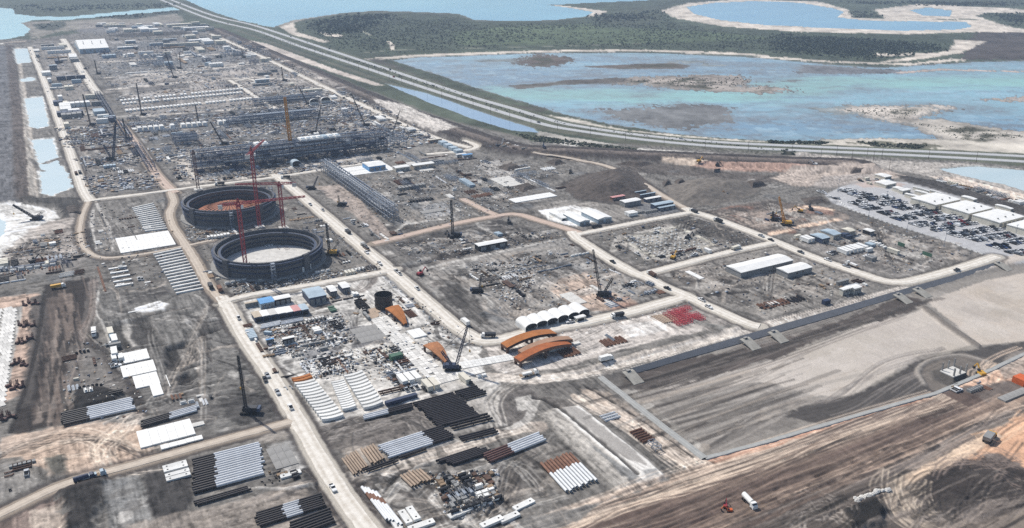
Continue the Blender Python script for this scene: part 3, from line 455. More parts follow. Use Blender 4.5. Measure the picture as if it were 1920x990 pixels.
# fine relief and grain everywhere on the site
site_d = sd_poly(PP(SITE), X, Y); on = np.clip(-site_d / 8, 0, 1)
N5 = fbm(X, Y, 1.6, 2, 33); N6 = fbm(X, Y, 22, 4, 51)
lum = COL @ np.array([.3, .6, .1]); WARM = np.zeros(X.size)
for q in ([(940, 1020), (1330, 872), (1500, 822), (1800, 728), (2200, 680), (2200, 1200), (900, 1200)], [(85, 535), (170, 520), (178, 560), (150, 700), (120, 790), (30, 820), (75, 600)], [(110, 800), (270, 800), (290, 860), (100, 890), (0, 860)]): i = near(PP(q), 20); WARM[i] = np.maximum(WARM[i], sstep(.5 - sd_poly(PP(q), X[i], Y[i]) / 14))
i = near(PP(BAS), 5); WARM[i] = np.maximum(WARM[i], .3 * (sd_poly(PP(BAS), X[i], Y[i]) < 0))
ds = (1 - .4 * WARM) * (.33 + .2 * np.clip(1 - ((COL[:, 0] - COL[:, 2]) / COL[:, 0] - .30) / .2, 0, 1)); COL += (lum[:, None] * np.array([1.0, .985, .95]) - COL) * np.where(on > .5, ds, .32)[:, None]
COL = .182 * (COL / .2) ** 1.24
HGT += on * ROUGH * (0.42 * N2 + 0.34 * N4 + .12 * N5 + 0.5 * N6 * np.clip(N1 * 4 + .4, 0, 1))
N7 = fbm(X * _ch - Y * _sh + 0.0, Y, 0.9, 1, 71)
rub = np.clip((vnoise(X / 1.1, Y / 1.1, 91) - .80) * 5, 0, 1) - np.clip((vnoise(X / 1.3, Y / 1.3, 95) - .80) * 4, 0, 1)
pk = np.clip(.5 + 6 * fbm(X, Y, 70, 2, 151), 0, 1)
STK = pk * fbm(X / 9, Y, 2.0, 3, 155) + (1 - pk) * fbm(X, Y / 9, 2.0, 3, 159); STK2 = pk * fbm(X / 14, Y, .9, 2, 161) + (1 - pk) * fbm(X, Y / 14, .9, 2, 165)
HGT += on * ROUGH * .5 * STK
gr = 1.0 + on * ROUGH * (1.1 * STK + .7 * STK2 + 0.15 * N2 + 0.6 * N4 + 0.8 * N5 + 0.2 * N6 + .42 * rub * np.clip(1.2 + N6 * 5, 0, 2)) + (1 - on) * (0.9 * fbm(X, Y, 30, 4, 61) + 0.7 * N2)
COL *= np.clip(gr, .38, 1.9)[:, None]
COL = np.clip(COL, .015, .82)
def gz(x, y):
    r = math.hypot(x, y); p = math.atan2(x, y) - HEAD
    p = (p + math.pi) % (2 * math.pi) - math.pi
    if abs(p) > R(41): return 0.0
    c = int(round((p + R(41)) / R(82) * (NF - 1))); k = int(np.searchsorted(rad, r)); k = min(max(k, 0), NR - 1)
    return float(HGT[k * NC + c])
def flat(x0, x1, y0, y1, z=0.0, m=2.0):              # level the ground under something that stands there
    i = np.nonzero((X > x0 - m) & (X < x1 + m) & (Y > y0 - m) & (Y < y1 + m))[0]
    if i.size:
        d = np.maximum(np.maximum(x0 - X[i], X[i] - x1), np.maximum(y0 - Y[i], Y[i] - y1)); a = 1 - sstep(d / m)
        HGT[i] += (z - HGT[i]) * a
# ------------------------------------------------------------------ materials
MATS = {}
def mat(key, col, rough=.75, metal=0.0, var=.25, scale=.35, rnd=.0, spec=.3, bump=0.0):
    if key in MATS: return MATS[key]
    m = bpy.data.materials.new(key); m.use_nodes = True; n = m.node_tree.nodes; l = m.node_tree.links; b = n['Principled BSDF']
    b.inputs['Roughness'].default_value = rough; b.inputs['Metallic'].default_value = metal; b.inputs['Specular IOR Level'].default_value = spec
    tc = n.new('ShaderNodeTexCoord'); nz = n.new('ShaderNodeTexNoise'); nz.inputs['Scale'].default_value = scale; nz.inputs['Detail'].default_value = 5; nz.inputs['Roughness'].default_value = .65
    l.new(tc.outputs['Object'], nz.inputs['Vector'])
    mr = n.new('ShaderNodeMapRange'); mr.inputs['From Min'].default_value = .25; mr.inputs['From Max'].default_value = .75; mr.inputs['To Min'].default_value = 1 - var; mr.inputs['To Max'].default_value = 1 + var * .6
    l.new(nz.outputs['Fac'], mr.inputs['Value']); out = mr.outputs[0]
    if rnd:
        oi = n.new('ShaderNodeObjectInfo'); r2 = n.new('ShaderNodeMapRange'); r2.inputs['To Min'].default_value = 1 - rnd; r2.inputs['To Max'].default_value = 1 + rnd * .4
        l.new(oi.outputs['Random'], r2.inputs['Value']); mm = n.new('ShaderNodeMath'); mm.operation = 'MULTIPLY'; l.new(out, mm.inputs[0]); l.new(r2.outputs[0], mm.inputs[1]); out = mm.outputs[0]
    mx = n.new('ShaderNodeVectorMath'); mx.operation = 'SCALE'; mx.inputs[0].default_value = tuple(col); l.new(out, mx.inputs['Scale']); l.new(mx.outputs[0], b.inputs['Base Color'])
    if bump:
        bp = n.new('ShaderNodeBump'); bp.inputs['Strength'].default_value = bump; bp.inputs['Distance'].default_value = .3; l.new(nz.outputs['Fac'], bp.inputs['Height']); l.new(bp.outputs[0], b.inputs['Normal'])
    MATS[key] = m; return m
L_ = lin
M_white = mat('white_sheet', L_(232, 231, 226), .6, 0, .16, .2); M_cream = mat('cream_sheet', L_(214, 208, 192), .7, 0, .2, .2)
M_conc = mat('pale_concrete', L_(208, 205, 198), .9, 0, .3, .25); M_concg = mat('grey_concrete', L_(150, 148, 144), .9, 0, .35, .2, bump=.3)
M_conw = mat('white_precast', L_(228, 227, 222), .85, 0, .22, .3, rnd=.15); M_dark = mat('dark_gap', L_(42, 42, 44), .9)
M_black = mat('black_coating', L_(46, 40, 40), .5, 0, .4, .4, rnd=.3, spec=.4); M_lblue = mat('grey_coating', L_(204, 207, 210), .6, 0, .2, .3, rnd=.2, spec=.5)
M_pwhite = mat('white_pipe_coat', L_(222, 224, 224), .5, 0, .15, .4, rnd=.08); M_rust = mat('orange_rust', L_(168, 106, 56), .85, 0, .35, .25); M_rust2 = mat('brown_rust', L_(132, 98, 80), .85, 0, .35, .4, rnd=.2)
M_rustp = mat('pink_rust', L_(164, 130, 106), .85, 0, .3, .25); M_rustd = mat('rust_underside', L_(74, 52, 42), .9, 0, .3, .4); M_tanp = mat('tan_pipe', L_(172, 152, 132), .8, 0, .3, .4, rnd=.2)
M_red = mat('red_paint', L_(150, 52, 60), .6, 0, .25, .5); M_redf = mat('red_frame_paint', L_(200, 84, 92), .65, 0, .3, .5, rnd=.15); M_yel = mat('yellow_paint', L_(206, 158, 60), .6, 0, .25, .5); M_yelo = mat('ochre_paint', L_(196, 140, 64), .7, 0, .3, .3)
M_blk = mat('black_paint', L_(34, 36, 42), .55, 0, .3, .6, spec=.4); M_navy = mat('navy_paint', L_(44, 56, 82), .55, 0, .25, .5, spec=.4); M_steel = mat('grey_steel', L_(150, 158, 168), .55, .2, .3, .5, rnd=.2)
M_steeld = mat('dark_steel', L_(64, 76, 98), .6, .1, .35, .3, rnd=.2); M_glass = mat('dark_glass', L_(26, 32, 40), .15, 0, .1, .5, spec=.6); M_tyre = mat('tyre_rubber', L_(28, 28, 28), .9)
M_blue = mat('blue_sheet', L_(104, 160, 208), .6, 0, .2, .2); M_bgrey = mat('blue_grey_sheet', L_(168, 184, 194), .6, 0, .2, .2); M_grey = mat('grey_sheet', L_(142, 142, 140), .7, 0, .25, .2); M_green = mat('green_paint', L_(70, 104, 84), .6, 0, .25, .5)
M_pink = mat('pink_sheet', L_(204, 150, 146), .7, 0, .2, .3); M_orng = mat('orange_paint', L_(206, 100, 50), .6, 0, .25, .5); M_wood = mat('timber', L_(150, 128, 104), .9, 0, .35, .8, rnd=.25); M_mat = mat('timber_mat', L_(226, 223, 216), .9, 0, .3, .5, rnd=.25)
M_tank = mat('tank_wall_concrete', L_(98, 98, 100), .85, 0, .3, .08, bump=.2); M_tanki = mat('tank_inside', L_(110, 108, 106), .85, 0, .35, .08); M_dome = mat('dome_primer', L_(164, 104, 74), .75, 0, .3, .08)
M_tan = mat('tan_sheet', L_(190, 176, 156), .75, 0, .25, .2); M_brown = mat('brown_steel', L_(96, 74, 62), .8, 0, .35, .4, rnd=.25); M_machr = mat('maroon_paint', L_(104, 76, 70), .7, 0, .35, .5, rnd=.25)
CARC = [mat('car_' + k, L_(*c), .3, 0, .05, .5, spec=.5) for k, c in (('white', (232, 232, 230)), ('black', (24, 25, 28)), ('grey', (84, 88, 94)), ('silver', (168, 172, 176)), ('red', (120, 30, 30)), ('blue', (40, 62, 104)))]
CARN = ['white', 'black', 'grey', 'silver', 'dark red', 'blue']
# ------------------------------------------------------------------ mesh building
class MB:
    def __init__(s): s.v = []; s.f = []; s.m = []
    def add(s, vs, fs, m=0):
        o = len(s.v); s.v += [tuple(v) for v in vs]; s.f += [tuple(i + o for i in f) for f in fs]; s.m += [m] * len(fs); return s
    def box(s, x0, x1, y0, y1, z0, z1, m=0, top=None):
        t = top or (0, 0)
        return s.add([(x0, y0, z0), (x1, y0, z0), (x1, y1, z0), (x0, y1, z0), (x0 + t[0], y0 + t[1], z1), (x1 - t[0], y0 + t[1], z1), (x1 - t[0], y1 - t[1], z1), (x0 + t[0], y1 - t[1], z1)],
                     [(0, 3, 2, 1), (4, 5, 6, 7), (0, 1, 5, 4), (1, 2, 6, 5), (2, 3, 7, 6), (3, 0, 4, 7)], m)
    def bar(s, a, b, w, m=0, h=None):                  # square bar between two points
        a = np.array(a, float); b = np.array(b, float); d = b - a; d /= np.linalg.norm(d) + 1e-9
        u = np.cross(d, (0, 0, 1.0)); u = np.array((1.0, 0, 0)) if np.linalg.norm(u) < 1e-3 else u / np.linalg.norm(u); v = np.cross(u, d); h = h or w
        q = [p + u * su * w / 2 + v * sv * h / 2 for p in (a, b) for su, sv in ((-1, -1), (1, -1), (1, 1), (-1, 1))]
        return s.add(q, [(3, 2, 1, 0), (4, 5, 6, 7), (0, 1, 5, 4), (1, 2, 6, 5), (2, 3, 7, 6), (3, 0, 4, 7)], m)
    def tube(s, a, b, r, n=10, m=0, r2=None, cap=True, open_=False):
        a = np.array(a, float); b = np.array(b, float); d = b - a; d /= np.linalg.norm(d) + 1e-9
        u = np.cross(d, (0, 0, 1.0)); u = np.array((1.0, 0, 0)) if np.linalg.norm(u) < 1e-3 else u / np.linalg.norm(u); v = np.cross(u, d); r2 = r if r2 is None else r2
        q = [p + (u * math.cos(t) + v * math.sin(t)) * rr for p, rr in ((a, r), (b, r2)) for t in np.linspace(0, 2 * math.pi, n + 1)[:-1]]
        f = [(i, (i + 1) % n, n + (i + 1) % n, n + i) for i in range(n)]
        if cap and not open_: f += [tuple(range(n - 1, -1, -1)), tuple(range(n, 2 * n))]
        return s.add(q, f, m)
    def prism(s, prof, y0, y1, m=0, axis='y'):        # closed profile (x,z) extruded along y, or (y,z) along x
        n = len(prof)
        q = [((p[0], y, p[1]) if axis == 'y' else (y, p[0], p[1])) for y in (y0, y1) for p in prof]
        f = [(i, (i + 1) % n, n + (i + 1) % n, n + i) for i in range(n)] + [tuple(range(n - 1, -1, -1)), tuple(range(n, 2 * n))]
        return s.add(q, f, m)
    def lathe(s, prof, n, cx=0, cy=0, m=0, a0=0, a1=2 * math.pi):
        full = abs(a1 - a0 - 2 * math.pi) < 1e-6; ts = np.linspace(a0, a1, n + 1)[:(n if full else n + 1)]; k = len(ts); p = len(prof)
        q = [(cx + r * math.cos(t), cy + r * math.sin(t), z) for t in ts for r, z in prof]
        f = [(i * p + j, ((i + 1) % k) * p + j, ((i + 1) % k) * p + j + 1, i * p + j + 1) for i in range(k if full else k - 1) for j in range(p - 1)]
        return s.add(q, f, m)
    def lattice(s, a, b, w, seg, ch, br, m=0, w2=None):   # four-chord lattice with zigzag bracing
        a = np.array(a, float); b = np.array(b, float); L = np.linalg.norm(b - a); d = (b - a) / L
        u = np.cross(d, (0, 0, 1.0)); u = np.array((1.0, 0, 0)) if np.linalg.norm(u) < 1e-3 else u / np.linalg.norm(u); v = np.cross(u, d); w2 = w if w2 is None else w2
        n = max(2, int(round(L / seg))); cs = [(-1, -1), (1, -1), (1, 1), (-1, 1)]
        pt = lambda i, c: a + d * (L * i / n) + (u * c[0] + v * c[1]) * (w + (w2 - w) * i / n) / 2
        for c in cs: s.bar(pt(0, c), pt(n, c), ch, m)
        for i in range(n):
            for k in range(4):
                c, e = cs[k], cs[(k + 1) % 4]
                s.bar(pt(i, c), pt(i + 1, e), br, m)
                if i: s.bar(pt(i, c), pt(i, e), br, m)
        return s
    def mesh(s, name, mats, smooth=False):
        me = bpy.data.meshes.new(name); me.from_pydata(s.v, [], s.f)
        for mt in (mats if isinstance(mats, (list, tuple)) else [mats]): me.materials.append(mt)
        me.polygons.foreach_set('material_index', s.m)
        if smooth: me.polygons.foreach_set('use_smooth', [True] * len(s.f))
        me.update(); return me
    def build(s, name, mats, parent=None, loc=(0, 0, 0), rz=0, smooth=False): return put(name, s.mesh(name, mats, smooth), parent, loc, rz)
def put(name, me, parent=None, loc=(0, 0, 0), rz=0.0):
    o = bpy.data.objects.new(name, me); COLL.objects.link(o); o.location = loc
    if rz: o.rotation_euler = (0, 0, rz)
    if parent is not None: o.parent = parent
    return o
def tag(o, label, cat, group=None, kind=None):
    if label: o['label'] = label
    if cat: o['category'] = cat
    if group: o['group'] = group
    if kind: o['kind'] = kind
    return o
def root(name, label, cat, loc=(0, 0, 0), rz=0, group=None): return tag(put(name, None, None, loc, rz), label, cat, group)
def struct(o): o['kind'] = 'structure'; return o
def copy_tree(o, loc, rz=None, label=None, parent=None):
    c = o.copy(); COLL.objects.link(c)
    if parent is not None: c.parent = parent
    else:
        c.location = loc
        if rz is not None: c.rotation_euler = (0, 0, rz)
        if label: c['label'] = label
    for ch in o.children: copy_tree(ch, None, None, None, c)
    return c * .84
ORD = ['first', 'second', 'third', 'fourth', 'fifth', 'sixth', 'seventh', 'eighth', 'ninth', 'tenth', 'eleventh', 'twelfth', 'thirteenth', 'fourteenth', 'fifteenth', 'sixteenth', 'seventeenth', 'eighteenth', 'nineteenth', 'twentieth']
def nth(i): return ORD[i] if i < 20 else 'twenty-' + ORD[i - 20] if i < 29 else 'thirtieth' if i == 29 else 'thirty-' + ORD[i - 30]
def rect(Lp, Rp, z=0.0):
    a = P(Lp[0], Lp[1], z); b = P(Rp[0], Rp[1], z); return min(a[0], b[0]), max(a[0], b[0]), min(a[1], b[1]), max(a[1], b[1])
# ------------------------------------------------------------------ ground sheet
def ground_material():
    m = bpy.data.materials.new('soil'); m.use_nodes = True; n = m.node_tree.nodes; l = m.node_tree.links; b = n['Principled BSDF']
    b.inputs['Roughness'].default_value = .95; b.inputs['Specular IOR Level'].default_value = .15
    at = n.new('ShaderNodeAttribute'); at.attribute_name = 'soil'; tc = n.new('ShaderNodeTexCoord')
    nz = n.new('ShaderNodeTexNoise'); nz.inputs['Scale'].default_value = .9; nz.inputs['Detail'].default_value = 6; nz.inputs['Roughness'].default_value = .8
    n2 = n.new('ShaderNodeTexNoise'); n2.inputs['Scale'].default_value = 3.1; n2.inputs['Detail'].default_value = 4
    l.new(tc.outputs['Object'], nz.inputs['Vector']); l.new(tc.outputs['Object'], n2.inputs['Vector'])
    ad = n.new('ShaderNodeMath'); ad.operation = 'ADD'; l.new(nz.outputs['Fac'], ad.inputs[0]); l.new(n2.outputs['Fac'], ad.inputs[1])
    mr = n.new('ShaderNodeMapRange'); mr.inputs['From Min'].default_value = .65; mr.inputs['From Max'].default_value = 1.35; mr.inputs['To Min'].default_value = .70; mr.inputs['To Max'].default_value = 1.28; l.new(ad.outputs[0], mr.inputs['Value'])
    mx = n.new('ShaderNodeVectorMath'); mx.operation = 'SCALE'; l.new(at.outputs['Color'], mx.inputs[0]); l.new(mr.outputs[0], mx.inputs['Scale']); l.new(mx.outputs[0], b.inputs['Base Color'])
    bp = n.new('ShaderNodeBump'); bp.inputs['Strength'].default_value = .5; bp.inputs['Distance'].default_value = .35; l.new(nz.outputs['Fac'], bp.inputs['Height']); l.new(bp.outputs[0], b.inputs['Normal'])
    return m
def build_ground():
    me = bpy.data.meshes.new('ground'); nv = NR * NC
    idx = np.arange(nv).reshape(NR, NC); a = idx[:-1]; b = idx[1:]
    q = np.stack([a, np.roll(a, -1, 1), np.roll(b, -1, 1), b], -1).reshape(-1, 4)
    me.vertices.add(nv); me.vertices.foreach_set('co', np.stack([X, Y, HGT], 1).astype(np.float32).ravel())
    nf = len(q); me.loops.add(nf * 4); me.loops.foreach_set('vertex_index', q[:, ::-1].astype(np.int32).ravel())
    me.polygons.add(nf); me.polygons.foreach_set('loop_start', np.arange(0, nf * 4, 4, dtype=np.int32)); me.polygons.foreach_set('loop_total', np.full(nf, 4, np.int32))
    me.update(calc_edges=True)
    at = me.attributes.new('soil', 'FLOAT_COLOR', 'POINT'); at.data.foreach_set('color', np.concatenate([COL, np.ones((nv, 1))], 1).astype(np.float32).ravel())
    me.polygons.foreach_set('use_smooth', np.ones(nf, bool)); me.materials.append(ground_material())
    return struct(put('ground', me))
# ------------------------------------------------------------------ roads
def road_material(key, c, c2, var=.22):
    m = bpy.data.materials.new(key); m.use_nodes = True; n = m.node_tree.nodes; l = m.node_tree.links; b = n['Principled BSDF']; b.inputs['Roughness'].default_value = .92; b.inputs['Specular IOR Level'].default_value = .2
    at = n.new('ShaderNodeAttribute'); at.attribute_name = 'across'; tc = n.new('ShaderNodeTexCoord'); nz = n.new('ShaderNodeTexNoise'); nz.inputs['Scale'].default_value = .3; nz.inputs['Detail'].default_value = 6; nz.inputs['Roughness'].default_value = .7
    l.new(tc.outputs['Object'], nz.inputs['Vector'])
    mx = n.new('ShaderNodeMix'); mx.data_type = 'RGBA'; mx.inputs[6].default_value = (*c, 1); mx.inputs[7].default_value = (*c2, 1)
    a2 = n.new('ShaderNodeMath'); a2.operation = 'MULTIPLY_ADD'; a2.inputs[1].default_value = 1.0; l.new(at.outputs['Fac'], a2.inputs[0])
    mr = n.new('ShaderNodeMapRange'); mr.inputs['From Min'].default_value = .3; mr.inputs['From Max'].default_value = .7; mr.inputs['To Min'].default_value = -.25; mr.inputs['To Max'].default_value = .45; l.new(nz.outputs['Fac'], mr.inputs['Value']); l.new(mr.outputs[0], a2.inputs[2])
    l.new(a2.outputs[0], mx.inputs[0]); l.new(mx.outputs[2], b.inputs['Base Color']); return m
RM_cali = road_material('caliche', lin(236, 231, 221), lin(190, 181, 167)); RM_tan = road_material('tan_dirt', lin(206, 193, 176), lin(172, 160, 146)); RM_pink = road_material('pink_dirt', lin(208, 188, 172), lin(172, 152, 138))
RM_asph = road_material('asphalt', lin(190, 190, 189), lin(168, 169, 169)); RM_paint = mat('road_paint', lin(226, 226, 220), .8); RM_grey = road_material('grey_liner', lin(112, 114, 118), lin(84, 86, 90)); RM_kerb = road_material('concrete_kerb', lin(176, 176, 172), lin(146, 146, 142))
def ribbon(name, pts, wd, m, z=.15, jit=1.0, edge=True, crown=.1, drop=.35, follow=True):
    p = np.array(pts); g = np.gradient(p, axis=0); g /= np.linalg.norm(g, axis=1)[:, None] + 1e-9; nr = np.stack([-g[:, 1], g[:, 0]], 1)
    prof = [(-.5, 0, 1), (-.36, .6, .35), (-.2, .8, .7), (-.07, 1, .25), (.07, 1, .35), (.2, .8, .75), (.36, .6, .3), (.5, 0, 1)]
    v = []; ac = []
    for i, (q, n_) in enumerate(zip(p, nr)):
        s = np.cumsum([0] + [0])[0]
        jl = jit * 2 * (vnoise(np.array([q[0] / 6.]), np.array([q[1] / 6.]), 3)[0] - .5); jr = jit * 2 * (vnoise(np.array([q[0] / 6.]), np.array([q[1] / 6.]), 8)[0] - .5)
        zb = (max(gz(*(q + n_ * t * wd)) for t in (-.4, -.2, 0, .2, .4)) if follow else 0)
        v.append([q, n_, jl, jr, zb])
    zs = np.array([t[4] for t in v]); 
    if len(zs) > 6: zs = np.maximum(zs * .5, np.convolve(np.pad(zs, 2, 'edge'), np.ones(5) / 5, 'valid'))
    vs = []
    for (q, n_, jl, jr, _), zb in zip(v, zs):
        for t, h, a in prof:
            off = t * wd + (jl if t < -.45 else jr if t > .45 else 0)
            c = q + n_ * off; vs.append((c[0], c[1], (zb + z + crown * h) if abs(t) < .45 else zb - drop)); ac.append(a)
    k = len(prof); fs = [(i * k + j, (i + 1) * k + j, (i + 1) * k + j + 1, i * k + j + 1) for i in range(len(p) - 1) for j in range(k - 1)]
    me = bpy.data.meshes.new(name); me.from_pydata(vs, [], [f[::-1] for f in fs]); me.materials.append(m)
    at = me.attributes.new('across', 'FLOAT', 'POINT'); at.data.foreach_set('value', np.array(ac, np.float32)); me.update()
    if me.polygons[0].normal.z < 0: me.flip_normals()
    return struct(put(name, me))
def dens(pts, step=6.0):
    p = np.array(pts); d = np.concatenate([[0], np.cumsum(np.linalg.norm(np.diff(p, axis=0), axis=1))]); n = max(3, int(d[-1] / step)); t = np.linspace(0, d[-1], n)
    return np.stack([np.interp(t, d, p[:, 0]), np.interp(t, d, p[:, 1])], 1)
# ------------------------------------------------------------------ water
def tinted_water():
    m = bpy.data.materials.new('shallow_water'); m.use_nodes = True; n = m.node_tree.nodes; l = m.node_tree.links; b = n['Principled BSDF']; b.inputs['Roughness'].default_value = .22; b.inputs['Specular IOR Level'].default_value = .45
    at = n.new('ShaderNodeAttribute'); at.attribute_name = 'tint'; l.new(at.outputs['Color'], b.inputs['Base Color']); tc = n.new('ShaderNodeTexCoord')
    n2 = n.new('ShaderNodeTexNoise'); n2.inputs['Scale'].default_value = .25; n2.inputs['Detail'].default_value = 3; l.new(tc.outputs['Object'], n2.inputs['Vector']); bp = n.new('ShaderNodeBump'); bp.inputs['Strength'].default_value = .3; bp.inputs['Distance'].default_value = .2; l.new(n2.outputs['Fac'], bp.inputs['Height']); l.new(bp.outputs[0], b.inputs['Normal']); return m
def water_grid(name, px, grow, tint, z=WATER_Z):       # open water as a sheet whose tint follows depth, weed and silt
    pts = PP(px); idx = np.arange(NR * NC).reshape(NR, NC)[:, :NF]; d = sd_poly(pts, X, Y) < grow; d = d.reshape(NR, NC)[:, :NF]
    k = d[:-1, :-1] | d[1:, :-1] | d[:-1, 1:] | d[1:, 1:]; q = np.stack([idx[:-1, :-1], idx[:-1, 1:], idx[1:, 1:], idx[1:, :-1]], -1)[k]
    u, inv = np.unique(q, return_inverse=True); inv = inv.reshape(q.shape); x, y = X[u], Y[u]; c = np.clip(tint(x, y), .02, .8); sh = np.clip(1.05 - (z - HGT[u]) / .42, 0, 1) if name == 'lagoon' else 0 * x; sh = sh * (.75 + 1.2 * fbm(x, y, 16, 3, 171)); c = c + (lin(112, 108, 104) - c) * (np.clip(sh, 0, 1) * .8)[:, None]
    me = bpy.data.meshes.new(name); me.from_pydata(np.stack([x, y, np.full(x.shape, z)], 1).tolist(), [], inv[:, ::-1].tolist()); at = me.attributes.new('tint', 'FLOAT_COLOR', 'POINT'); at.data.foreach_set('color', np.concatenate([c, np.ones((len(c), 1))], 1).astype(np.float32).ravel())
    if 'tinted' not in MATS: MATS['tinted'] = tinted_water()
    me.materials.append(MATS['tinted']); me.update()
    if me.polygons[0].normal.z < 0: me.flip_normals()
    return struct(put(name, me))
def bay_tint(x, y):
    u = x * _ch - y * _sh; v = x * _sh + y * _ch; n = fbm(u, v * 1.5, 900, 4, 101); return lin(142, 198, 208) * (1 + .5 * n)[:, None] + (lin(110, 168, 196) - lin(142, 198, 208)) * np.clip(.3 + 2 * fbm(u, v * 2, 1500, 3, 105), 0, 1)[:, None]
def lagoon_tint(x, y):
    u = x * _ch - y * _sh; v = x * _sh + y * _ch; big = fbm(u, v * 2.2, 380, 4, 111); st = fbm(u, v * 2.6, 45, 4, 115); fine = fbm(u, v * 1.6, 11, 3, 119)
    c = np.tile(lin(122, 154, 176), (len(x), 1)); w1 = np.clip(.5 + 3 * big, 0, 1)[:, None]; c = c + (lin(150, 194, 206) - c) * w1
    ch = sd_line(PP([(960, 172), (1080, 178), (1250, 180), (1400, 178), (1490, 162), (1560, 152), (1700, 154), (1920, 152), (2300, 150)]), x, y) - 55 + 40 * st * 2; k = sstep(.5 - ch / 70)[:, None]; calm = 1 - .85 * k[:, 0]
    c = c + (lin(156, 208, 198) - c) * k
    weed = np.clip((st * 1.6 + fine * 2.2 - .02) * 3, 0, 1) * np.clip(.8 - 2.0 * big, .25, 1) * calm; c = c + (lin(112, 120, 126) - c) * (weed * .9)[:, None]
    br = np.clip((-st * 1.5 + fine * 2 - .12) * 3, 0, 1) * calm; c = c + (lin(176, 208, 222) - c) * (br * .6)[:, None]; return c * .84
def water_material(key, c, rough, bump, spec=.5):
    m = bpy.data.materials.new(key); m.use_nodes = True; n = m.node_tree.nodes; l = m.node_tree.links; b = n['Principled BSDF']; b.inputs['Roughness'].default_value = rough; b.inputs['Specular IOR Level'].default_value = spec
    tc = n.new('ShaderNodeTexCoord'); mp = n.new('ShaderNodeMapping'); mp.inputs['Rotation'].default_value = (0, 0, HEAD); mp.inputs['Scale'].default_value = (.004, .011, .01); nz = n.new('ShaderNodeTexNoise'); nz.inputs['Scale'].default_value = 1; nz.inputs['Detail'].default_value = 7; nz.inputs['Roughness'].default_value = .6
    l.new(tc.outputs['Object'], mp.inputs[0]); l.new(mp.outputs[0], nz.inputs['Vector'])
    mr = n.new('ShaderNodeMapRange'); mr.inputs['From Min'].default_value = .3; mr.inputs['From Max'].default_value = .7; l.new(nz.outputs['Fac'], mr.inputs['Value'])
    mx = n.new('ShaderNodeMix'); mx.data_type = 'RGBA'; mx.inputs[6].default_value = (*c[0], 1); mx.inputs[7].default_value = (*c[1], 1); l.new(mr.outputs[0], mx.inputs[0]); l.new(mx.outputs[2], b.inputs['Base Color'])
    n2 = n.new('ShaderNodeTexNoise'); n2.inputs['Scale'].default_value = .25; n2.inputs['Detail'].default_value = 3; l.new(tc.outputs['Object'], n2.inputs['Vector'])
    bp = n.new('ShaderNodeBump'); bp.inputs['Strength'].default_value = bump; bp.inputs['Distance'].default_value = .2; l.new(n2.outputs['Fac'], bp.inputs['Height']); l.new(bp.outputs[0], b.inputs['Normal']); return m
def water(name, px, m, grow=40.0, z=WATER_Z):
    p = np.array(PP(px)); c = p.mean(0); g = np.array([p[(i + 1) % len(p)] - p[i - 1] for i in range(len(p))]); g /= np.linalg.norm(g, axis=1)[:, None] + 1e-9
    nr = np.stack([g[:, 1], -g[:, 0]], 1); ar = sum(p[i - 1][0] * p[i][1] - p[i][0] * p[i - 1][1] for i in range(len(p)))
    if ar < 0: nr = -nr
    p = p + nr * grow
    import mathutils
    tri = mathutils.geometry.tessellate_polygon([[mathutils.Vector((*q, 0)) for q in p]])
    me = bpy.data.meshes.new(name); me.from_pydata([(q[0], q[1], z) for q in p], [], [tuple(t) for t in tri]); me.materials.append(m); me.update()
    if me.polygons[0].normal.z < 0: me.flip_normals()
    return struct(put(name, me))
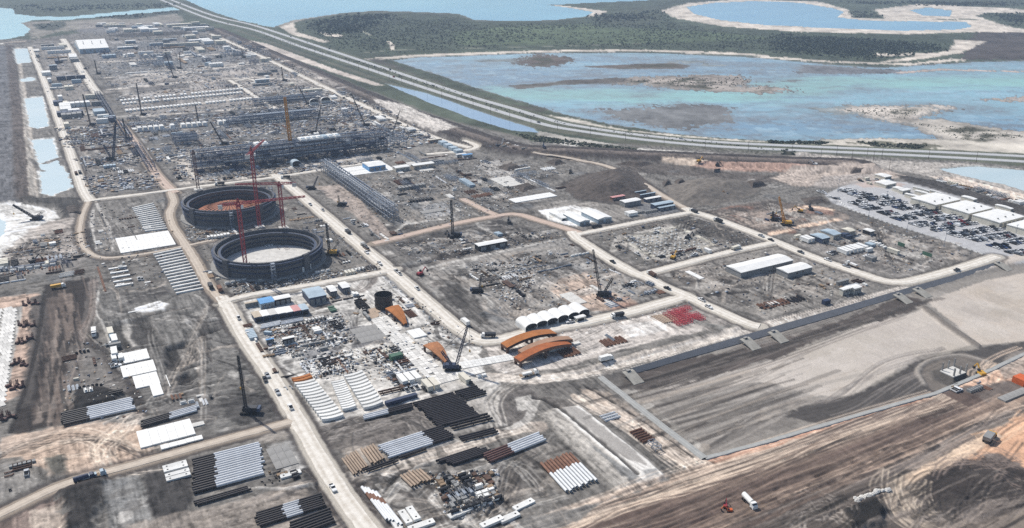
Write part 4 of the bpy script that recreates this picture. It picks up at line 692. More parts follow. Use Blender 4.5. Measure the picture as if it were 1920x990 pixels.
# ------------------------------------------------------------------ setting: ground, water, roads, highway
def road(px, wd, m, z=.15, n=8, step=5, name='road'): return ribbon(name, dens(curve(px, n), step), wd * .84, m, z)
ROADS = [([(516, 327), (527, 336), (560, 362), (640, 430), (690, 472), (760, 530), (800, 565), (850, 608), (880, 628), (905, 638), (940, 636), (1000, 622), (1100, 603), (1180, 585), (1270, 560), (1288, 552)], 12, RM_cali, .15),
 ([(158, 377), (250, 366), (340, 354), (430, 343), (525, 331), (600, 319), (680, 307)], 8, RM_cali, .19), ([(800, 289), (850, 285), (888, 279), (893, 273), (870, 264)], 9, RM_cali, .15),
 ([(1072, 434), (1082, 446), (1100, 458), (1130, 478), (1180, 507), (1215, 521), (1240, 535), (1285, 554), (1330, 575), (1400, 606), (1424, 612)], 11, RM_cali, .21),
 ([(1080, 440), (1120, 432), (1200, 416), (1300, 397)], 9, RM_cali, .23), ([(1285, 390), (1300, 397), (1350, 413), (1440, 447), (1520, 480), (1600, 508), (1650, 524), (1685, 529), (1720, 524), (1800, 503), (1868, 481)], 11, RM_cali, .17),
 ([(1208, 514), (1270, 498), (1350, 477), (1450, 455)], 9, RM_cali, .25), ([(700, 457), (760, 442), (850, 420), (930, 405), (970, 402), (1010, 413), (1060, 428), (1088, 437)], 10, RM_pink, .13), ([(868, 373), (905, 392), (932, 404)], 8, RM_pink, .16),
 ([(414, 556), (430, 580), (455, 625), (500, 690), (540, 755), (560, 790), (600, 860), (640, 925), (690, 992), (730, 1045)], 11, RM_cali, .15), ([(414, 567), (470, 553), (560, 538), (640, 524), (722, 509), (742, 504)], 9, RM_cali, .21),
 ([(548, 790), (490, 806), (400, 830), (300, 858), (220, 880), (130, 905), (60, 935), (0, 965), (-60, 990)], 7, RM_tan, .13), ([(56, 88), (80, 145), (110, 225), (140, 310), (156, 355), (170, 378)], 10, RM_cali, .15),
 ([(118, 73), (135, 100), (152, 130), (175, 165), (184, 176)], 14, RM_cali, .15), ([(222, 228), (255, 270), (285, 315), (305, 340), (328, 362)], 12, RM_pink, .15), ([(395, 65), (440, 84), (520, 121), (600, 160), (680, 198), (760, 235), (830, 263), (882, 277)], 10, RM_cali, .15),
 ([(320, 360), (326, 380), (318, 400), (325, 425), (345, 455), (370, 495), (392, 535), (416, 562)], 8, RM_tan, .13), ([(166, 378), (158, 395), (152, 415), (150, 440), (158, 465), (190, 483), (260, 478), (340, 463), (400, 450)], 5, RM_tan, .12),
 ([(1000, 290), (1080, 300), (1140, 312), (1200, 340), (1240, 365), (1292, 394)], 7, RM_tan, .14), ([(430, 150), (455, 165), (485, 185), (520, 205)], 8, RM_cali, .15), ([(440, 152), (465, 148), (480, 152)], 7, RM_cali, .2), ([(0, 81), (25, 79), (50, 77)], 8, RM_tan, .15)]
for q, wd, m, z in ROADS:                             # worn shoulders and side ditches of haul roads, berm shadow painted into their dark soil
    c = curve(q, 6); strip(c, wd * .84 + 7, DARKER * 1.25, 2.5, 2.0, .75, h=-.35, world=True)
    strip(c, wd * .84 + 2.2, (CALI if m is RM_cali else TAN) * .8, 1.5, 1.2, .9, h=.1, setz=True, world=True)
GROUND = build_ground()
W_bay = water_material('bay_water', (lin(128, 184, 198), lin(150, 200, 208)), .2, .25); W_lag = water_material('lagoon_water', (lin(120, 166, 188), lin(152, 196, 196)), .2, .35)
W_pond = water_material('pond_water', (lin(176, 196, 200), lin(196, 208, 208)), .25, .15); W_far = water_material('far_pond_water', (lin(112, 164, 196), lin(128, 178, 204)), .2, .2); W_dit = water_material('ditch_water', (lin(120, 146, 172), lin(150, 172, 190)), .15, .2)
water_grid('bay', BAY, 60, bay_tint); water('bay_inlet', WEST, W_bay, 40); water('far_pond', FARP, W_far, 30); water('far_pond', SMALLP, W_far, 20); water_grid('lagoon', LAG, 25, lagoon_tint)
for q in PONDS: water('settling_pond', q, W_pond, 9)
water('tailings_pond', [(-200, 405), (-2, 402), (10, 420), (8, 436), (-4, 448), (-200, 460)], W_pond, 5); water('roadside_ditch', DITCH, W_dit, 5); water('roadside_pond', EASTP, W_pond, 6)
for q, wd, m, z in ROADS: road(q, wd, m, z)
hu = dens(curve(HWY_U, 6), 12); hl = dens(curve(HWY_L, 6), 12)
for c in (hu, hl):
    ribbon('highway', c, 12.5, RM_asph, .2, jit=.1, crown=.12)
def offs(c, o):
    g = np.gradient(c, axis=0); g /= np.linalg.norm(g, axis=1)[:, None]; return c + np.stack([-g[:, 1], g[:, 0]], 1) * o
def line(name, c, wd, m, z, jit=0.0):
    g = np.gradient(c, axis=0); g /= np.linalg.norm(g, axis=1)[:, None]; nr = np.stack([-g[:, 1], g[:, 0]], 1); vs = []
    for q, n_ in zip(c, nr):
        zz = max(gz(*(q + n_ * t)) for t in (-4, -2, 0, 2, 4)) + z
        for t in (-.5, .5): vs.append((*(q + n_ * t * wd), zz))
    me = bpy.data.meshes.new(name); me.from_pydata(vs, [], [(2 * i, 2 * i + 1, 2 * i + 3, 2 * i + 2) for i in range(len(c) - 1)]); me.materials.append(m); me.update()
    if me.polygons[0].normal.z < 0: me.flip_normals()
    return struct(put(name, me))
for c in (hu, hl):
    for o in (-4.6, 4.6): line('lane_marking', offs(c, o), .35, RM_paint, .36)
# basin: grey liner slope, kerbs, ramps
ta = dens(PP([(1168, 696), (1300, 657), (1420, 622), (1560, 582), (1700, 541), (1780, 519), (1872, 491)]), 6); tb = dens([P(x, y, -1.8) for x, y in [(1182, 703), (1309, 666), (1429, 632), (1567, 592), (1705, 550), (1784, 528), (1878, 499)]], 6); n_ = min(len(ta), len(tb))
ta = ta[np.linspace(0, len(ta) - 1, n_).astype(int)]; tb = tb[np.linspace(0, len(tb) - 1, n_).astype(int)]; me = bpy.data.meshes.new('basin_liner'); me.from_pydata([(*q, .38) for q in ta] + [(*q, -1.75) for q in tb], [], [(i, i + 1, n_ + i + 1, n_ + i) for i in range(n_ - 1)]); me.materials.append(RM_grey); me.update()
if me.polygons[0].normal.z < 0: me.flip_normals()
struct(put('basin_liner', me))
for q, wd in (([(1126, 706), (1184, 752), (1260, 812), (1322, 858)], 4.5), ([(1322, 858), (1450, 824), (1600, 780), (1760, 735), (1860, 692), (1925, 660), (2050, 620)], 3.2)):
    ribbon('basin_kerb', dens(PP(q), 5), wd, RM_kerb, .25, jit=.15, crown=.05)
# ------------------------------------------------------------------ storage tanks
def tank(cpx, rim, r, label, dome):
    cx, cy = P(*cpx, rim); flat(cx - r - 4, cx + r + 4, cy - r - 4, cy + r + 4, 0, 6)
    t = root('storage_tank', label, 'tank', (cx, cy, 0))
    MB().lathe([(r - .9, 0), (r, 0), (r, rim), (r - .9, rim), (r - .9, 0)], 96).build('wall', M_tank, t, smooth=False)
    MB().lathe([(r, -.2), (r + 3.2, -.2), (r + 3.2, .9), (r, 1.0)], 96).build('base_slab', M_concg, t)
    for z, d in ((rim * .42, .9), (rim * .70, 1.3), (rim * .9, 1.6)): MB().lathe([(r + .003, z - .5), (r + d, z - .45), (r + d, z + .15), (r + .003, z + .25)], 96).build('ring_walkway', M_steeld, t)
    rl = MB()
    for k in range(72):
        a = 2 * math.pi * k / 72; rl.bar(((r + 1.5) * math.cos(a), (r + 1.5) * math.sin(a), rim * .9), ((r + 1.5) * math.cos(a), (r + 1.5) * math.sin(a), rim + 1.2), .12)
    rl.lathe([(r + 1.45, rim + 1.0), (r + 1.55, rim + 1.0), (r + 1.55, rim + 1.15), (r + 1.45, rim + 1.15)], 72); rl.build('handrail', M_steeld, t)
    MB().lathe([(r - 3.0, 0), (r - 2.9, rim * .82), (r - 2.5, rim * .82), (r - 2.5, 0)], 96).build('inner_ring', M_tanki, t)
    for z in (rim * .3, rim * .55, rim * .8): MB().lathe([(r - 4.6, z), (r - 4.6, z + .3), (r - 3.05, z + .3), (r - 3.05, z)], 80).build('inner_walkway', M_steeld, t)
    for k in range(4):
        a = R(28 + 90 * k); o = MB().box(-1.1, 1.1, -2.4, 2.4, 0, rim + .6).build('buttress', M_tank, t, ((r + .55) * math.cos(a), (r + .55) * math.sin(a), 0), a)
    for a in (R(-100), R(20)):
        st = MB(); c_ = np.array([(r + 4.2) * math.cos(a), (r + 4.2) * math.sin(a), 0]); st.lattice(c_, c_ + np.array([0, 0, rim + 1.5]), 2.6, 2.2, .2, .13); [st.box(c_[0] - 1.2, c_[0] + 1.2, c_[1] - 1.2, c_[1] + 1.2, q, q + .12) for q in np.arange(2.2, rim + 1, 2.2)]; st.build('stair_tower', M_steel, t)
    fl = MB().lathe([(0, .5), (r - 4, .5), (r - 4, .2)], 64).build('floor', M_dome if dome else M_conc, t)
    MB().box(-.25, .35, -4, 4, .9, 4.6).build('access_opening', M_white, t, ((r + .35) * math.cos(R(-62)), (r + .35) * math.sin(R(-62)), 0), R(-62)) if not dome else None
    if dome:
        rd, hd = r - 5.5, 7.0; pr = [(rd * s, 2.2 + hd * (1 - s * s)) for s in np.linspace(1, .06, 12)]
        MB().lathe(pr, 72).build('dome_roof', M_dome, t, smooth=True)
        rb = [MB().bar((rd * .1 * math.cos(a), rd * .1 * math.sin(a), 2.2 + hd + .05), (rd * .55 * math.cos(a), rd * .55 * math.sin(a), 2.2 + hd * .70 + .3), .45).bar((rd * .55 * math.cos(a), rd * .55 * math.sin(a), 2.2 + hd * .70 + .3), (rd * .99 * math.cos(a), rd * .99 * math.sin(a), 2.45), .45) for a in np.linspace(0, 6.283, 29)[:-1]]
        for b in rb: b.build('roof_rib', M_rustd, t)
        MB().lathe([(0, hd + 2.9), (2.2, hd + 2.8), (3.2, hd + 2.3), (3.2, hd + 1.8)], 24).build('crown_ring', M_rustd, t)
    return t
tank((429, 371), 14, 36.5, 'round concrete tank with orange ribbed dome lying inside its wall', True)
tank((502, 459), 12.5, 37.0, 'round open concrete tank with bare white floor, nearer of the two', False)
# ------------------------------------------------------------------ cranes
def upright(base, tip):                                # the tip as a point straight above the line across the view through the base
    bx, by = P(*base); rx, ry = _ch, -_sh
    # solve lateral a and height h so that base + a*right + h*up projects onto tip
    x = (tip[0] - 960) / F_PX; y = -(tip[1] - 495) / F_PX
    fb = bx * _sh + by * _ch; fw = _cp + y * _sp; up = -_sp + y * _cp
    t = fb / fw; return (x * t - (bx * _ch - by * _sh)), H_CAM + up * t, (bx, by)
def tower_crane(base, top, jib, label, m=M_red, w_=2.2):
    a, h, (bx, by) = upright(base, top); flat(bx - 4, bx + 4, by - 4, by + 4)
    t = root('tower_crane', label, 'crane', (bx, by, 0))
    MB().box(-3.5, 3.5, -3.5, 3.5, -.2, 1.0).build('foundation', M_conc, t)
    hm_ = h * .9; MB().lattice((0, 0, 1), (0, 0, hm_), w_, 3.2, .32, .2).build('mast', m, t)
    MB().lattice((0, 0, hm_ + 1.5), (0, 0, h), w_ * .8, 2.5, .4, .25, w2=.4).build('tower_head', m, t)
    MB().box(-1.6, 1.6, -1.6, 1.6, hm_, hm_ + 1.5).build('slewing_unit', m, t); MB().box(1.2, 2.8, -2.2, -.4, hm_ - 1.2, hm_ + 1).build('cab', M_white, t)
    if jib:
        an, jl = jib; d = np.array([math.cos(an), math.sin(an), 0]); o = np.array([0, 0, hm_ + 2.2])
        MB().lattice(o + d * 1, o + d * jl, 1.4, 3, .26, .16, w2=.9).build('jib', m, t); MB().lattice(o - d * 1, o - d * 13, 1.3, 3, .26, .16).build('counter_jib', m, t)
        q = o - d * 11.5; MB().box(-1.4, 1.4, -1.6, 1.6, -2.6, .4).build('counterweight', M_conc, t, tuple(q), an)
        ln = MB(); ln.bar((0, 0, h), o + d * jl * .7 + np.array([0, 0, .8]), .16); ln.bar((0, 0, h), o - d * 12 + np.array([0, 0, .8]), .16); ln.build('tie_bar', M_blk, t)
        hk = o + d * jl * .55; MB().bar(hk, hk - np.array([0, 0, hm_ * .35]), .12).build('hoist_rope', M_blk, t)
    return t
tower_crane((463, 519), (433, 372), (R(-8), 44), 'tall red tower crane standing in front of the open tank, jib to the right')
tower_crane((487, 426), (463, 274), (R(62), 40), 'red tower crane rising between the two round tanks')
tower_crane((532, 428), (520, 340), (R(155), 34), 'shorter red tower crane right of the orange-domed tank')
tower_crane((372, 356), (359, 281), None, 'maroon lattice mast beside the left end of the steel pipe rack', M_machr)
def crawler(base, tip, label, boom=M_blk, body=M_blk, w_=1.6, jib=True, s=1.0, gantry=True, name='crawler_crane'):
    a, h, (bx, by) = upright(base, tip); flat(bx - 5, bx + 5, by - 5, by + 5); d = -HEAD if a >= 0 else math.pi - HEAD; L = abs(a)
    t = root(name, label, 'crane', (bx, by, 0), d)      # local +x is where the boom leans
    for sy in (-1, 1):
        k = MB().prism([(-4.2 * s, .5 * s), (-3.7 * s, .05), (3.7 * s, .05), (4.2 * s, .5 * s), (4.0 * s, 1.2 * s), (-4.0 * s, 1.2 * s)], 1.9 * s * sy - .6 * s, 1.9 * s * sy + .6 * s).build('track', M_tyre, t)
    MB().box(-2 * s, 2 * s, -1.3 * s, 1.3 * s, .5 * s, 1.5 * s).build('carbody', M_blk, t)
    MB().box(-4.2 * s, 1.6 * s, -1.7 * s, 1.7 * s, 1.55 * s, 3.6 * s, top=(.1, .1)).build('machinery_house', body, t)
    c = MB().box(1.7 * s, 3.3 * s, -1.7 * s, -.3 * s, 1.6 * s, 3.4 * s, top=(.2, .1)).build('cab', body, t); MB().box(3.0 * s, 3.32 * s, -1.5 * s, -.5 * s, 2.3 * s, 3.2 * s).build('windscreen', M_glass, c)
    MB().box(-5.6 * s, -4.25 * s, -1.8 * s, 1.8 * s, 1.4 * s, 3.4 * s).build('counterweight', M_steeld, t)
    foot = (1.5 * s, 0, 2.2 * s); tp = (max(L, 2.0), 0, h)
    MB().lattice(foot, tp, w_, w_ * 1.5, w_ * .22, w_ * .14, w2=w_ * .6).build('boom', boom, t)
    if gantry:
        g = (-6 * s, 0, 2 + h * .34); gb = MB(); gb.lattice((-1 * s, 0, 3.4 * s), g, w_ * .7, w_ * 1.6, w_ * .16, w_ * .1); gb.build('mast', boom, t)
        ln = MB(); ln.bar(g, tp, .14); ln.bar(g, (-5 * s, 0, 3.4 * s), .14); ln.build('pendant_line', M_blk, t)
    q = (tp[0] + .8, 0, tp[2] - .3); MB().bar(q, (q[0], 0, h * .45), .1).build('hoist_rope', M_blk, t); MB().box(q[0] - .4, q[0] + .4, -.3, .3, h * .45 - 1.2, h * .45).build('hook_block', M_yel, t)
    return t
crawler((468, 774), (449, 666), 'tall black piling crane beside the lower haul road, casting a long thin shadow', w_=1.15, gantry=False)
crawler((1130, 556), (1112, 468), 'black crawler crane on the sandy pad beside white panels', w_=1.5)
crawler((853, 444), (846, 375), 'black drilling mast standing beside a white-roofed shed', w_=1.7, gantry=False)
crawler((850, 693), (877, 610), 'navy lattice crane at the end of the mat runway by the rust plate', M_navy, M_navy, w_=1.4)
crawler((622, 478), (612, 418), 'dark crane with yellow body right of the open tank', M_blk, M_yel, w_=1.4)
crawler((210, 300), (217, 226), 'navy lattice crane amid the clutter left of the tan road', M_navy, M_blk, w_=1.8)
crawler((68, 412), (24, 384), 'black crane with low boom on the white tailings', M_blk, M_blk, w_=1.6)
crawler((1474, 422), (1461, 369), 'yellow mobile crane with raised boom in the excavation plot', M_yelo, M_yel, w_=1.5, gantry=False)
crawler((551, 298), (534, 182), 'yellow tower-like crane standing in front of the long steel pipe rack', M_yelo, M_red, w_=3.0, gantry=False)
crawler((1452, 414), (1450, 396), 'small dark drill rig near the yellow mobile crane', M_blk, M_blk, w_=1.3, gantry=False, s=.8)
for b, tp, lb, mm in [((268, 216), (258, 156), 'thin black crane rising among the far footing rows', M_blk), ((327, 146), (310, 98), 'leftmost of two thin dark cranes in the far grey plots', M_blk), ((338, 129), (334, 98), 'rightmost of two thin dark cranes in the far grey plots', M_blk),
    ((184, 139), (178, 113), 'short dark crane beside a pale mound in the far plots', M_blk), ((172, 235), (155, 176), 'thin dark crane leaning left near the long pale pond', M_blk), ((375, 232), (366, 196), 'thin black crane above the row of white far modules', M_blk),
    ((420, 271), (394, 228), 'black crane leaning left behind the steel pipe rack', M_blk), ((590, 250), (602, 196), 'black crane leaning right behind the pipe rack middle', M_blk), ((686, 236), (660, 178), 'black crane leaning left behind the pipe rack right half', M_blk),
    ((733, 256), (750, 207), 'black crane leaning right at the right end of the pipe rack', M_blk), ((578, 196), (560, 162), 'black crane near two white tent domes', M_blk), ((533, 152), (528, 125), 'thin crane among white sheds by the far haul road', M_blk), ((625, 245), (630, 215), 'pale lattice crane between two black ones behind the pipe rack', M_tan),
    ((938, 276), (944, 259), 'small white-boomed crane beside the dark levee', M_white), ((113, 118), (110, 104), 'short crane beside the far blue-white tanks', M_blk), ((896, 548), (900, 519), 'small dark crane in the cluttered plot right of the haul road', M_blk), ((458, 108), (452, 90), 'tiny dark crane near the far levee', M_blk), ((240, 262), (232, 222), 'thin dark crane left of the tan road near the navy crane', M_blk), ((585, 355), (596, 330), 'small lattice crane at the foot of the grey pipe bridge', M_steeld), ((640, 386), (634, 366), 'small pale crane under the grey pipe bridge', M_tan)]:
    crawler(b, tp, lb, mm, M_blk, w_=1.2, gantry=False, s=.9)
# ------------------------------------------------------------------ steel racks
def pipe_rack(L, Rr, wid, h, lv, bay, label, m, mp, axis='x', fill=True, top_units=()):
    a = P(*L); b = P(*Rr); t = root('pipe_rack', label, 'pipe rack', (a[0], a[1], 0))
    if axis == 'x': ln = b[0] - a[0]
    else: ln = abs(b[1] - a[1])
    n = int(ln / bay); f = (lambda u, v, z: (u, v, z)) if axis == 'x' else (lambda u, v, z: (v, -u, z))
    for k in range(n + 1):
        mb = MB(); u = k * ln / n
        for v in (0, wid / 2, wid): mb.bar(f(u, v, 0), f(u, v, h + random.choice([0, 0, 0, 1.5, -1.5])), .42)
        for j in range(1, lv + 1): mb.bar(f(u, -.4, h * j / lv), f(u, wid + .4, h * j / lv), .38)
        if k % 3 == 0: mb.bar(f(u, 0, 0), f(u, wid / 2, h / lv), .3)
        mb.build('bent_frame', m, t)
    for j in range(1, lv + 1):
        z = h * j / lv; mb = MB()
        for v in (0, wid / 2, wid): mb.bar(f(0, v, z + .1), f(ln, v, z + .1), .38)
        mb.build('longitudinal_beam', m, t)
        if fill:
            v = .9
            while v < wid - .6:
                rr = random.choice([.16, .22, .3, .42]); u0 = ln * random.choice([0, random.uniform(0, .5)]); u1 = ln * random.choice([1, random.uniform(.55, 1)])
                MB().tube(f(u0, v, z + .3 + rr), f(u1, v, z + .3 + rr), rr, 6).build('pipe_run', mp[random.randrange(len(mp))], t); v += rr * 2 + random.uniform(.6, 2.6)
    return t, f, ln
rk, f_, ln_ = pipe_rack((368, 326), (722, 279), 20, 19, 5, 6.5, 'long dark steel pipe rack of five levels with cooling fans on top', M_steeld, [M_steel, M_steeld, M_lblue, M_steeld])
for k in range(44):                                    # cable trays, exchangers and bracing hung on the front bay
    u = ln_ * random.random(); z = random.choice([0, 3.8, 7.6, 11.4, 15.2]) + .6
    MB().box(u, u + random.uniform(2, 9), 1, random.uniform(4, 9), z, z + random.uniform(1, 2.6)).build('equipment_skid', random.choice([M_steeld, M_steeld, M_steel, M_navy]), rk)
for u in [.32, .355] + [.55, .58, .61, .64, .67, .70, .735]:
    o = MB().box(u * ln_ - 3, u * ln_ + 3, 3, 17, 19.6, 21.4, top=(.3, .3)).build('cooling_fan', M_white if u < .5 or random.random() < .8 else M_bgrey, rk); MB().tube((u * ln_, 7, 21.4), (u * ln_, 7, 22), 2.2, 12).build('fan_ring', M_bgrey, o)
pipe_rack((724, 278), (760, 272), 16, 13, 3, 6.5, 'unfinished shorter end of the steel pipe rack', M_steel, [M_steel], fill=False)
pipe_rack((603, 322), (683, 384), 8, 12, 3, 6, 'grey open steel pipe bridge running down towards the haul road', M_steel, [M_steel, M_lblue, M_steeld], 'y')
pipe_rack((686, 384), (733, 414), 9, 12, 3, 6, 'shorter lower half of the grey steel pipe bridge', M_steel, [M_steel, M_lblue, M_steeld], 'y')
for (q0, q1, lb) in [((218, 232), (240, 262), 'low cluttered pipe rack along the left of the tan road'), ((250, 276), (284, 322), 'lower length of low pipe rack beside the tan road'), ((178, 178), (222, 226), 'far low pipe rack continuing past the end of the white road')]: pipe_rack(q0, q1, 7, 5, 1, 8, lb, M_steeld, [M_steel, M_steeld, M_wood], 'y')
for (q0, q1, wd, hh, lb) in [((430, 238), (600, 220), 22, 9, 'second dark pipe rack in the rows behind the long one'), ((480, 200), (600, 190), 18, 8, 'third dark rack of pipework near the white tent domes'), ((330, 275), (372, 268), 22, 10, 'unfinished steel frame left of the long pipe rack')]: pipe_rack(q0, q1, wd, hh, 3, 9, lb, M_steeld, [M_steel, M_steeld, M_pwhite], 'x')
# ------------------------------------------------------------------ buildings
def hall(Lp, Rp, h, label, roof=M_white, wall=M_cream, ridge='x', rise=.07, doors=2, name='site_hall', cat='building', win=0):
    x0, x1, y0, y1 = rect(Lp, Rp, h); flat(x0, x1, y0, y1); w_, d_ = x1 - x0, y1 - y0; t = root(name, label, cat, ((x0 + x1) / 2, (y0 + y1) / 2, 0)); a, b = w_ / 2, d_ / 2
    MB().box(-a, a, -b, b, -.3, h).build('wall', wall, t); e = .3; r = rise * (d_ if ridge == 'x' else w_)
    if ridge == 'x': pr = [(-b - e, h + .004), (b + e, h + .004), (b + e, h + .2), (0, h + r + .2), (-b - e, h + .2)]; ro = MB().prism(pr, -a - e, a + e, axis='x').build('roof', roof, t)
    else: pr = [(-a - e, h + .004), (a + e, h + .004), (a + e, h + .2), (0, h + r + .2), (-a - e, h + .2)]; ro = MB().prism(pr, -b - e, b + e).build('roof', roof, t)
    if d_ > 18 and w_ > 18:
        for k in range(3):
            u = (k - 1) * .3; MB().box(u * w_ - .5, u * w_ + .5, -b * .5 - .5, -b * .5 + .5, h + .2, h + r + .9).build('roof_vent', M_grey, ro)
    for k in range(doors):
        u = -a + w_ * (k + .5) / doors; ww = min(2.2, w_ / doors * .35); MB().box(u - ww, u + ww, -b - .06, -b - .003, -.1, h * .72).build('door', M_grey if doors > 1 else M_dark, t)
    for k in range(win):
        u = -a + w_ * (k + .5) / win; MB().box(u - .6, u + .6, -b - .05, -b - .002, h * .45, h * .75).build('window', M_glass, t)
    return t
def barrel(Lp, Rp, h, label, axis='y', roof=M_white, name='barrel_shed', rise=None):
    x0, x1, y0, y1 = rect(Lp, Rp, h); flat(x0, x1, y0, y1); a, b = (x1 - x0) / 2, (y1 - y0) / 2; t = root(name, label, 'shed', ((x0 + x1) / 2, (y0 + y1) / 2, 0))
    if axis == 'x': a, b = b, a
    rs = rise or a * .55; n = 12; arc = [(a * math.cos(s), h + rs * math.sin(s)) for s in np.linspace(0, math.pi, n + 1)]; inn = [((a - .25) * math.cos(s), h + (rs - .25) * math.sin(s)) for s in np.linspace(math.pi, 0, n + 1)]
    MB().prism([(a, -.2)] + arc + [(-a, -.2), (-a + .25, -.2)] + inn + [(a - .25, -.2)], -b, b, axis='y' if axis == 'y' else 'x').build('shell', roof, t)
    MB().prism([(a - .26, -.2)] + inn[::-1] + [(-a + .26, -.2)], b - .4, b - .2, axis='y' if axis == 'y' else 'x').build('end_wall', roof, t)
    g = MB(); g.prism([(a - .26, h * .8)] + inn[::-1] + [(-a + .26, h * .8)], -b + .2, -b + .4, axis='y' if axis == 'y' else 'x') if axis == 'y' else g.box(-b + .3, -b + .5, -a + .3, a - .3, -.2, h)
    g.build('open_end_shade', M_dark, t); return t  # dark sheet painting the shade inside the open gable end
PK = 'white flat-roofed hall beside the car park, '
for k, (a, b) in enumerate([((1708, 371), (1801, 374)), ((1766, 386), (1861, 390)), ((1823, 403), (1921, 406)), ((1888, 421), (1992, 425))]): hall(a, b, 5, PK + nth(k) + ' from the far end', doors=6, rise=.02)
for a, b, lb in [((1802, 368), (1832, 373), 'small white annex behind the first car park hall'), ((1866, 384), (1900, 391), 'small white annex behind the second car park hall'), ((1640, 341), (1681, 343), 'white two-door office at the far end of the car park'), ((1673, 351), (1695, 353), 'cream cabin beside the white office at the car park'), ((1685, 356), (1708, 355), 'boxy cream cabin next to the site trailers'), ((1712, 350), (1742, 358), 'rear white trailer beside the car park halls'), ((1715, 357), (1746, 364), 'middle white trailer beside the car park halls'), ((1700, 362), (1725, 371), 'front white trailer beside the car park halls'), ((1745, 356), (1764, 362), 'short white trailer at the end of the trailer rows'), ((1640, 327), (1672, 330), 'long low cream building beyond the car park')]: hall(a, b, 3.2, lb, doors=2, name='site_office', rise=.04, win=3)
for a, b, h, lb, ro, wl in [((139, 78), (204, 89), 9, 'large white warehouse at the far left end of the site', M_white, M_bgrey), ((234, 76), (254, 76), 6, 'small white block behind the far warehouse row', M_white, M_bgrey), ((219, 88), (258, 87), 4, 'long low white shed right of the large warehouse', M_white, M_bgrey), ((279, 81), (306, 80), 5, 'white shed between two others in the far row', M_white, M_bgrey), ((355, 76), (382, 73), 5, 'rightmost white shed of the far row', M_white, M_bgrey), ((305, 74), (330, 72), 4, 'grey shed behind the far barrel roof', M_bgrey, M_grey),
    ((482, 137), (509, 135), 4, 'long white shed beside the far haul road', M_white, M_grey), ((479, 150), (503, 147), 5, 'white shed with pale wall below the long far shed', M_white, M_bgrey), ((474, 158), (510, 155), 3, 'low white canopy in the far storage area', M_white, M_grey), ((508, 131), (520, 130), 4, 'small grey shed near the far haul road', M_grey, M_grey),
    ((679, 305), (723, 309), 5, 'white building with pale blue front on a white slab', M_white, M_blue), ((736, 312), (768, 312), 4, 'white office block right of the blue-fronted building', M_white, M_cream), ((770, 308), (814, 306), 4, 'long white building in the row below the pipe rack', M_white, M_tan), ((814, 302), (832, 299), 3, 'grey trailer at the end of the white office row', M_grey, M_grey), ((854, 289), (874, 288), 3, 'white cabin beside the blue-roofed cabin', M_white, M_white), ((866, 290), (886, 289), 3, 'cabin with bright blue roof beside the haul road bend', M_blue, M_white), ((805, 263), (826, 259), 3.5, 'cream cabin near the blue-white cabins', M_cream, M_rustp),
    ((890, 457), (951, 452), 4, 'white-roofed shed beside the black drilling mast', M_white, M_dark), ((1362, 499), (1487, 488), 4, 'long white-roofed hall in the plot below the excavation', M_white, M_grey), ((1456, 503), (1523, 501), 4, 'shorter white-roofed hall joined to the long one', M_white, M_grey), ((1574, 541), (1600, 539), 4, 'left wing of the white L-shaped office', M_white, M_cream), ((1592, 537), (1616, 538), 4, 'right wing of the white L-shaped office', M_white, M_cream), ((1568, 528), (1592, 524), 2.5, 'low grey canopy behind the white L-shaped office', M_grey, M_grey),
    ((1520, 440), (1556, 445), 4, 'pale blue workshop in the plot left of the car park', M_bgrey, M_steeld), ((1538, 432), (1577, 438), 4, 'rear bay of the pale blue workshop', M_bgrey, M_cream), ((1578, 429), (1604, 432), 4, 'cream box building beside the pale blue workshop', M_cream, M_tan), ((1618, 430), (1640, 433), 3, 'white cabin with dark side in the plot left of the car park', M_white, M_dark),
    ((1144, 369), (1172, 367), 3, 'pinkish cabin at the end of the site trailers', M_pink, M_rust2), ((1162, 376), (1202, 375), 4, 'white-roofed office of the trailer cluster', M_white, M_grey), ((1190, 360), (1212, 357), 3, 'rear pale blue trailer of the cluster by the stockpile', M_bgrey, M_steeld), ((1200, 365), (1229, 361), 3, 'second pale blue trailer of the cluster by the stockpile', M_bgrey, M_steeld), ((1207, 372), (1240, 369), 3, 'white trailer between the pale blue ones', M_white, M_steeld), ((1220, 382), (1263, 379), 4, 'front grey-blue trailer of the cluster by the stockpile', M_bgrey, M_steeld), ((1233, 389), (1266, 385), 2.6, 'low grey trailer in front of the cluster', M_bgrey, M_steeld),
    ((459, 568), (485, 565), 3, 'small tan-roofed shed at the corner of the yard', M_tan, M_grey), ((482, 561), (514, 565), 4, 'blue-roofed workshop at the yard corner', M_blue, M_bgrey), ((511, 557), (545, 557), 4, 'shed with ragged white canopy beside the blue roof', M_white, M_dark), ((566, 543), (612, 553), 5, 'large pale blue workshop in the central yard', M_bgrey, M_steeld), ((611, 537), (632, 545), 4, 'left one of two white sheds below the cross road', M_white, M_steeld), ((633, 531), (656, 538), 4, 'right one of two white sheds below the cross road', M_white, M_steeld), ((529, 634), (552, 632), 4, 'white box shed amid the central yard clutter', M_white, M_dark), ((499, 637), (513, 635), 3, 'tiny blue-roofed hut amid the central yard clutter', M_blue, M_grey),
    ((92, 123), (106, 121), 8, 'far blue-white equipment house near the left haul road', M_bgrey, M_steeld), ((1340, 318), (1350, 316), 3, 'dark machine shelter on the orange cut', M_dark, M_dark)]: hall(a, b, h, lb, ro, wl, doors=3, name='site_building', win=4)
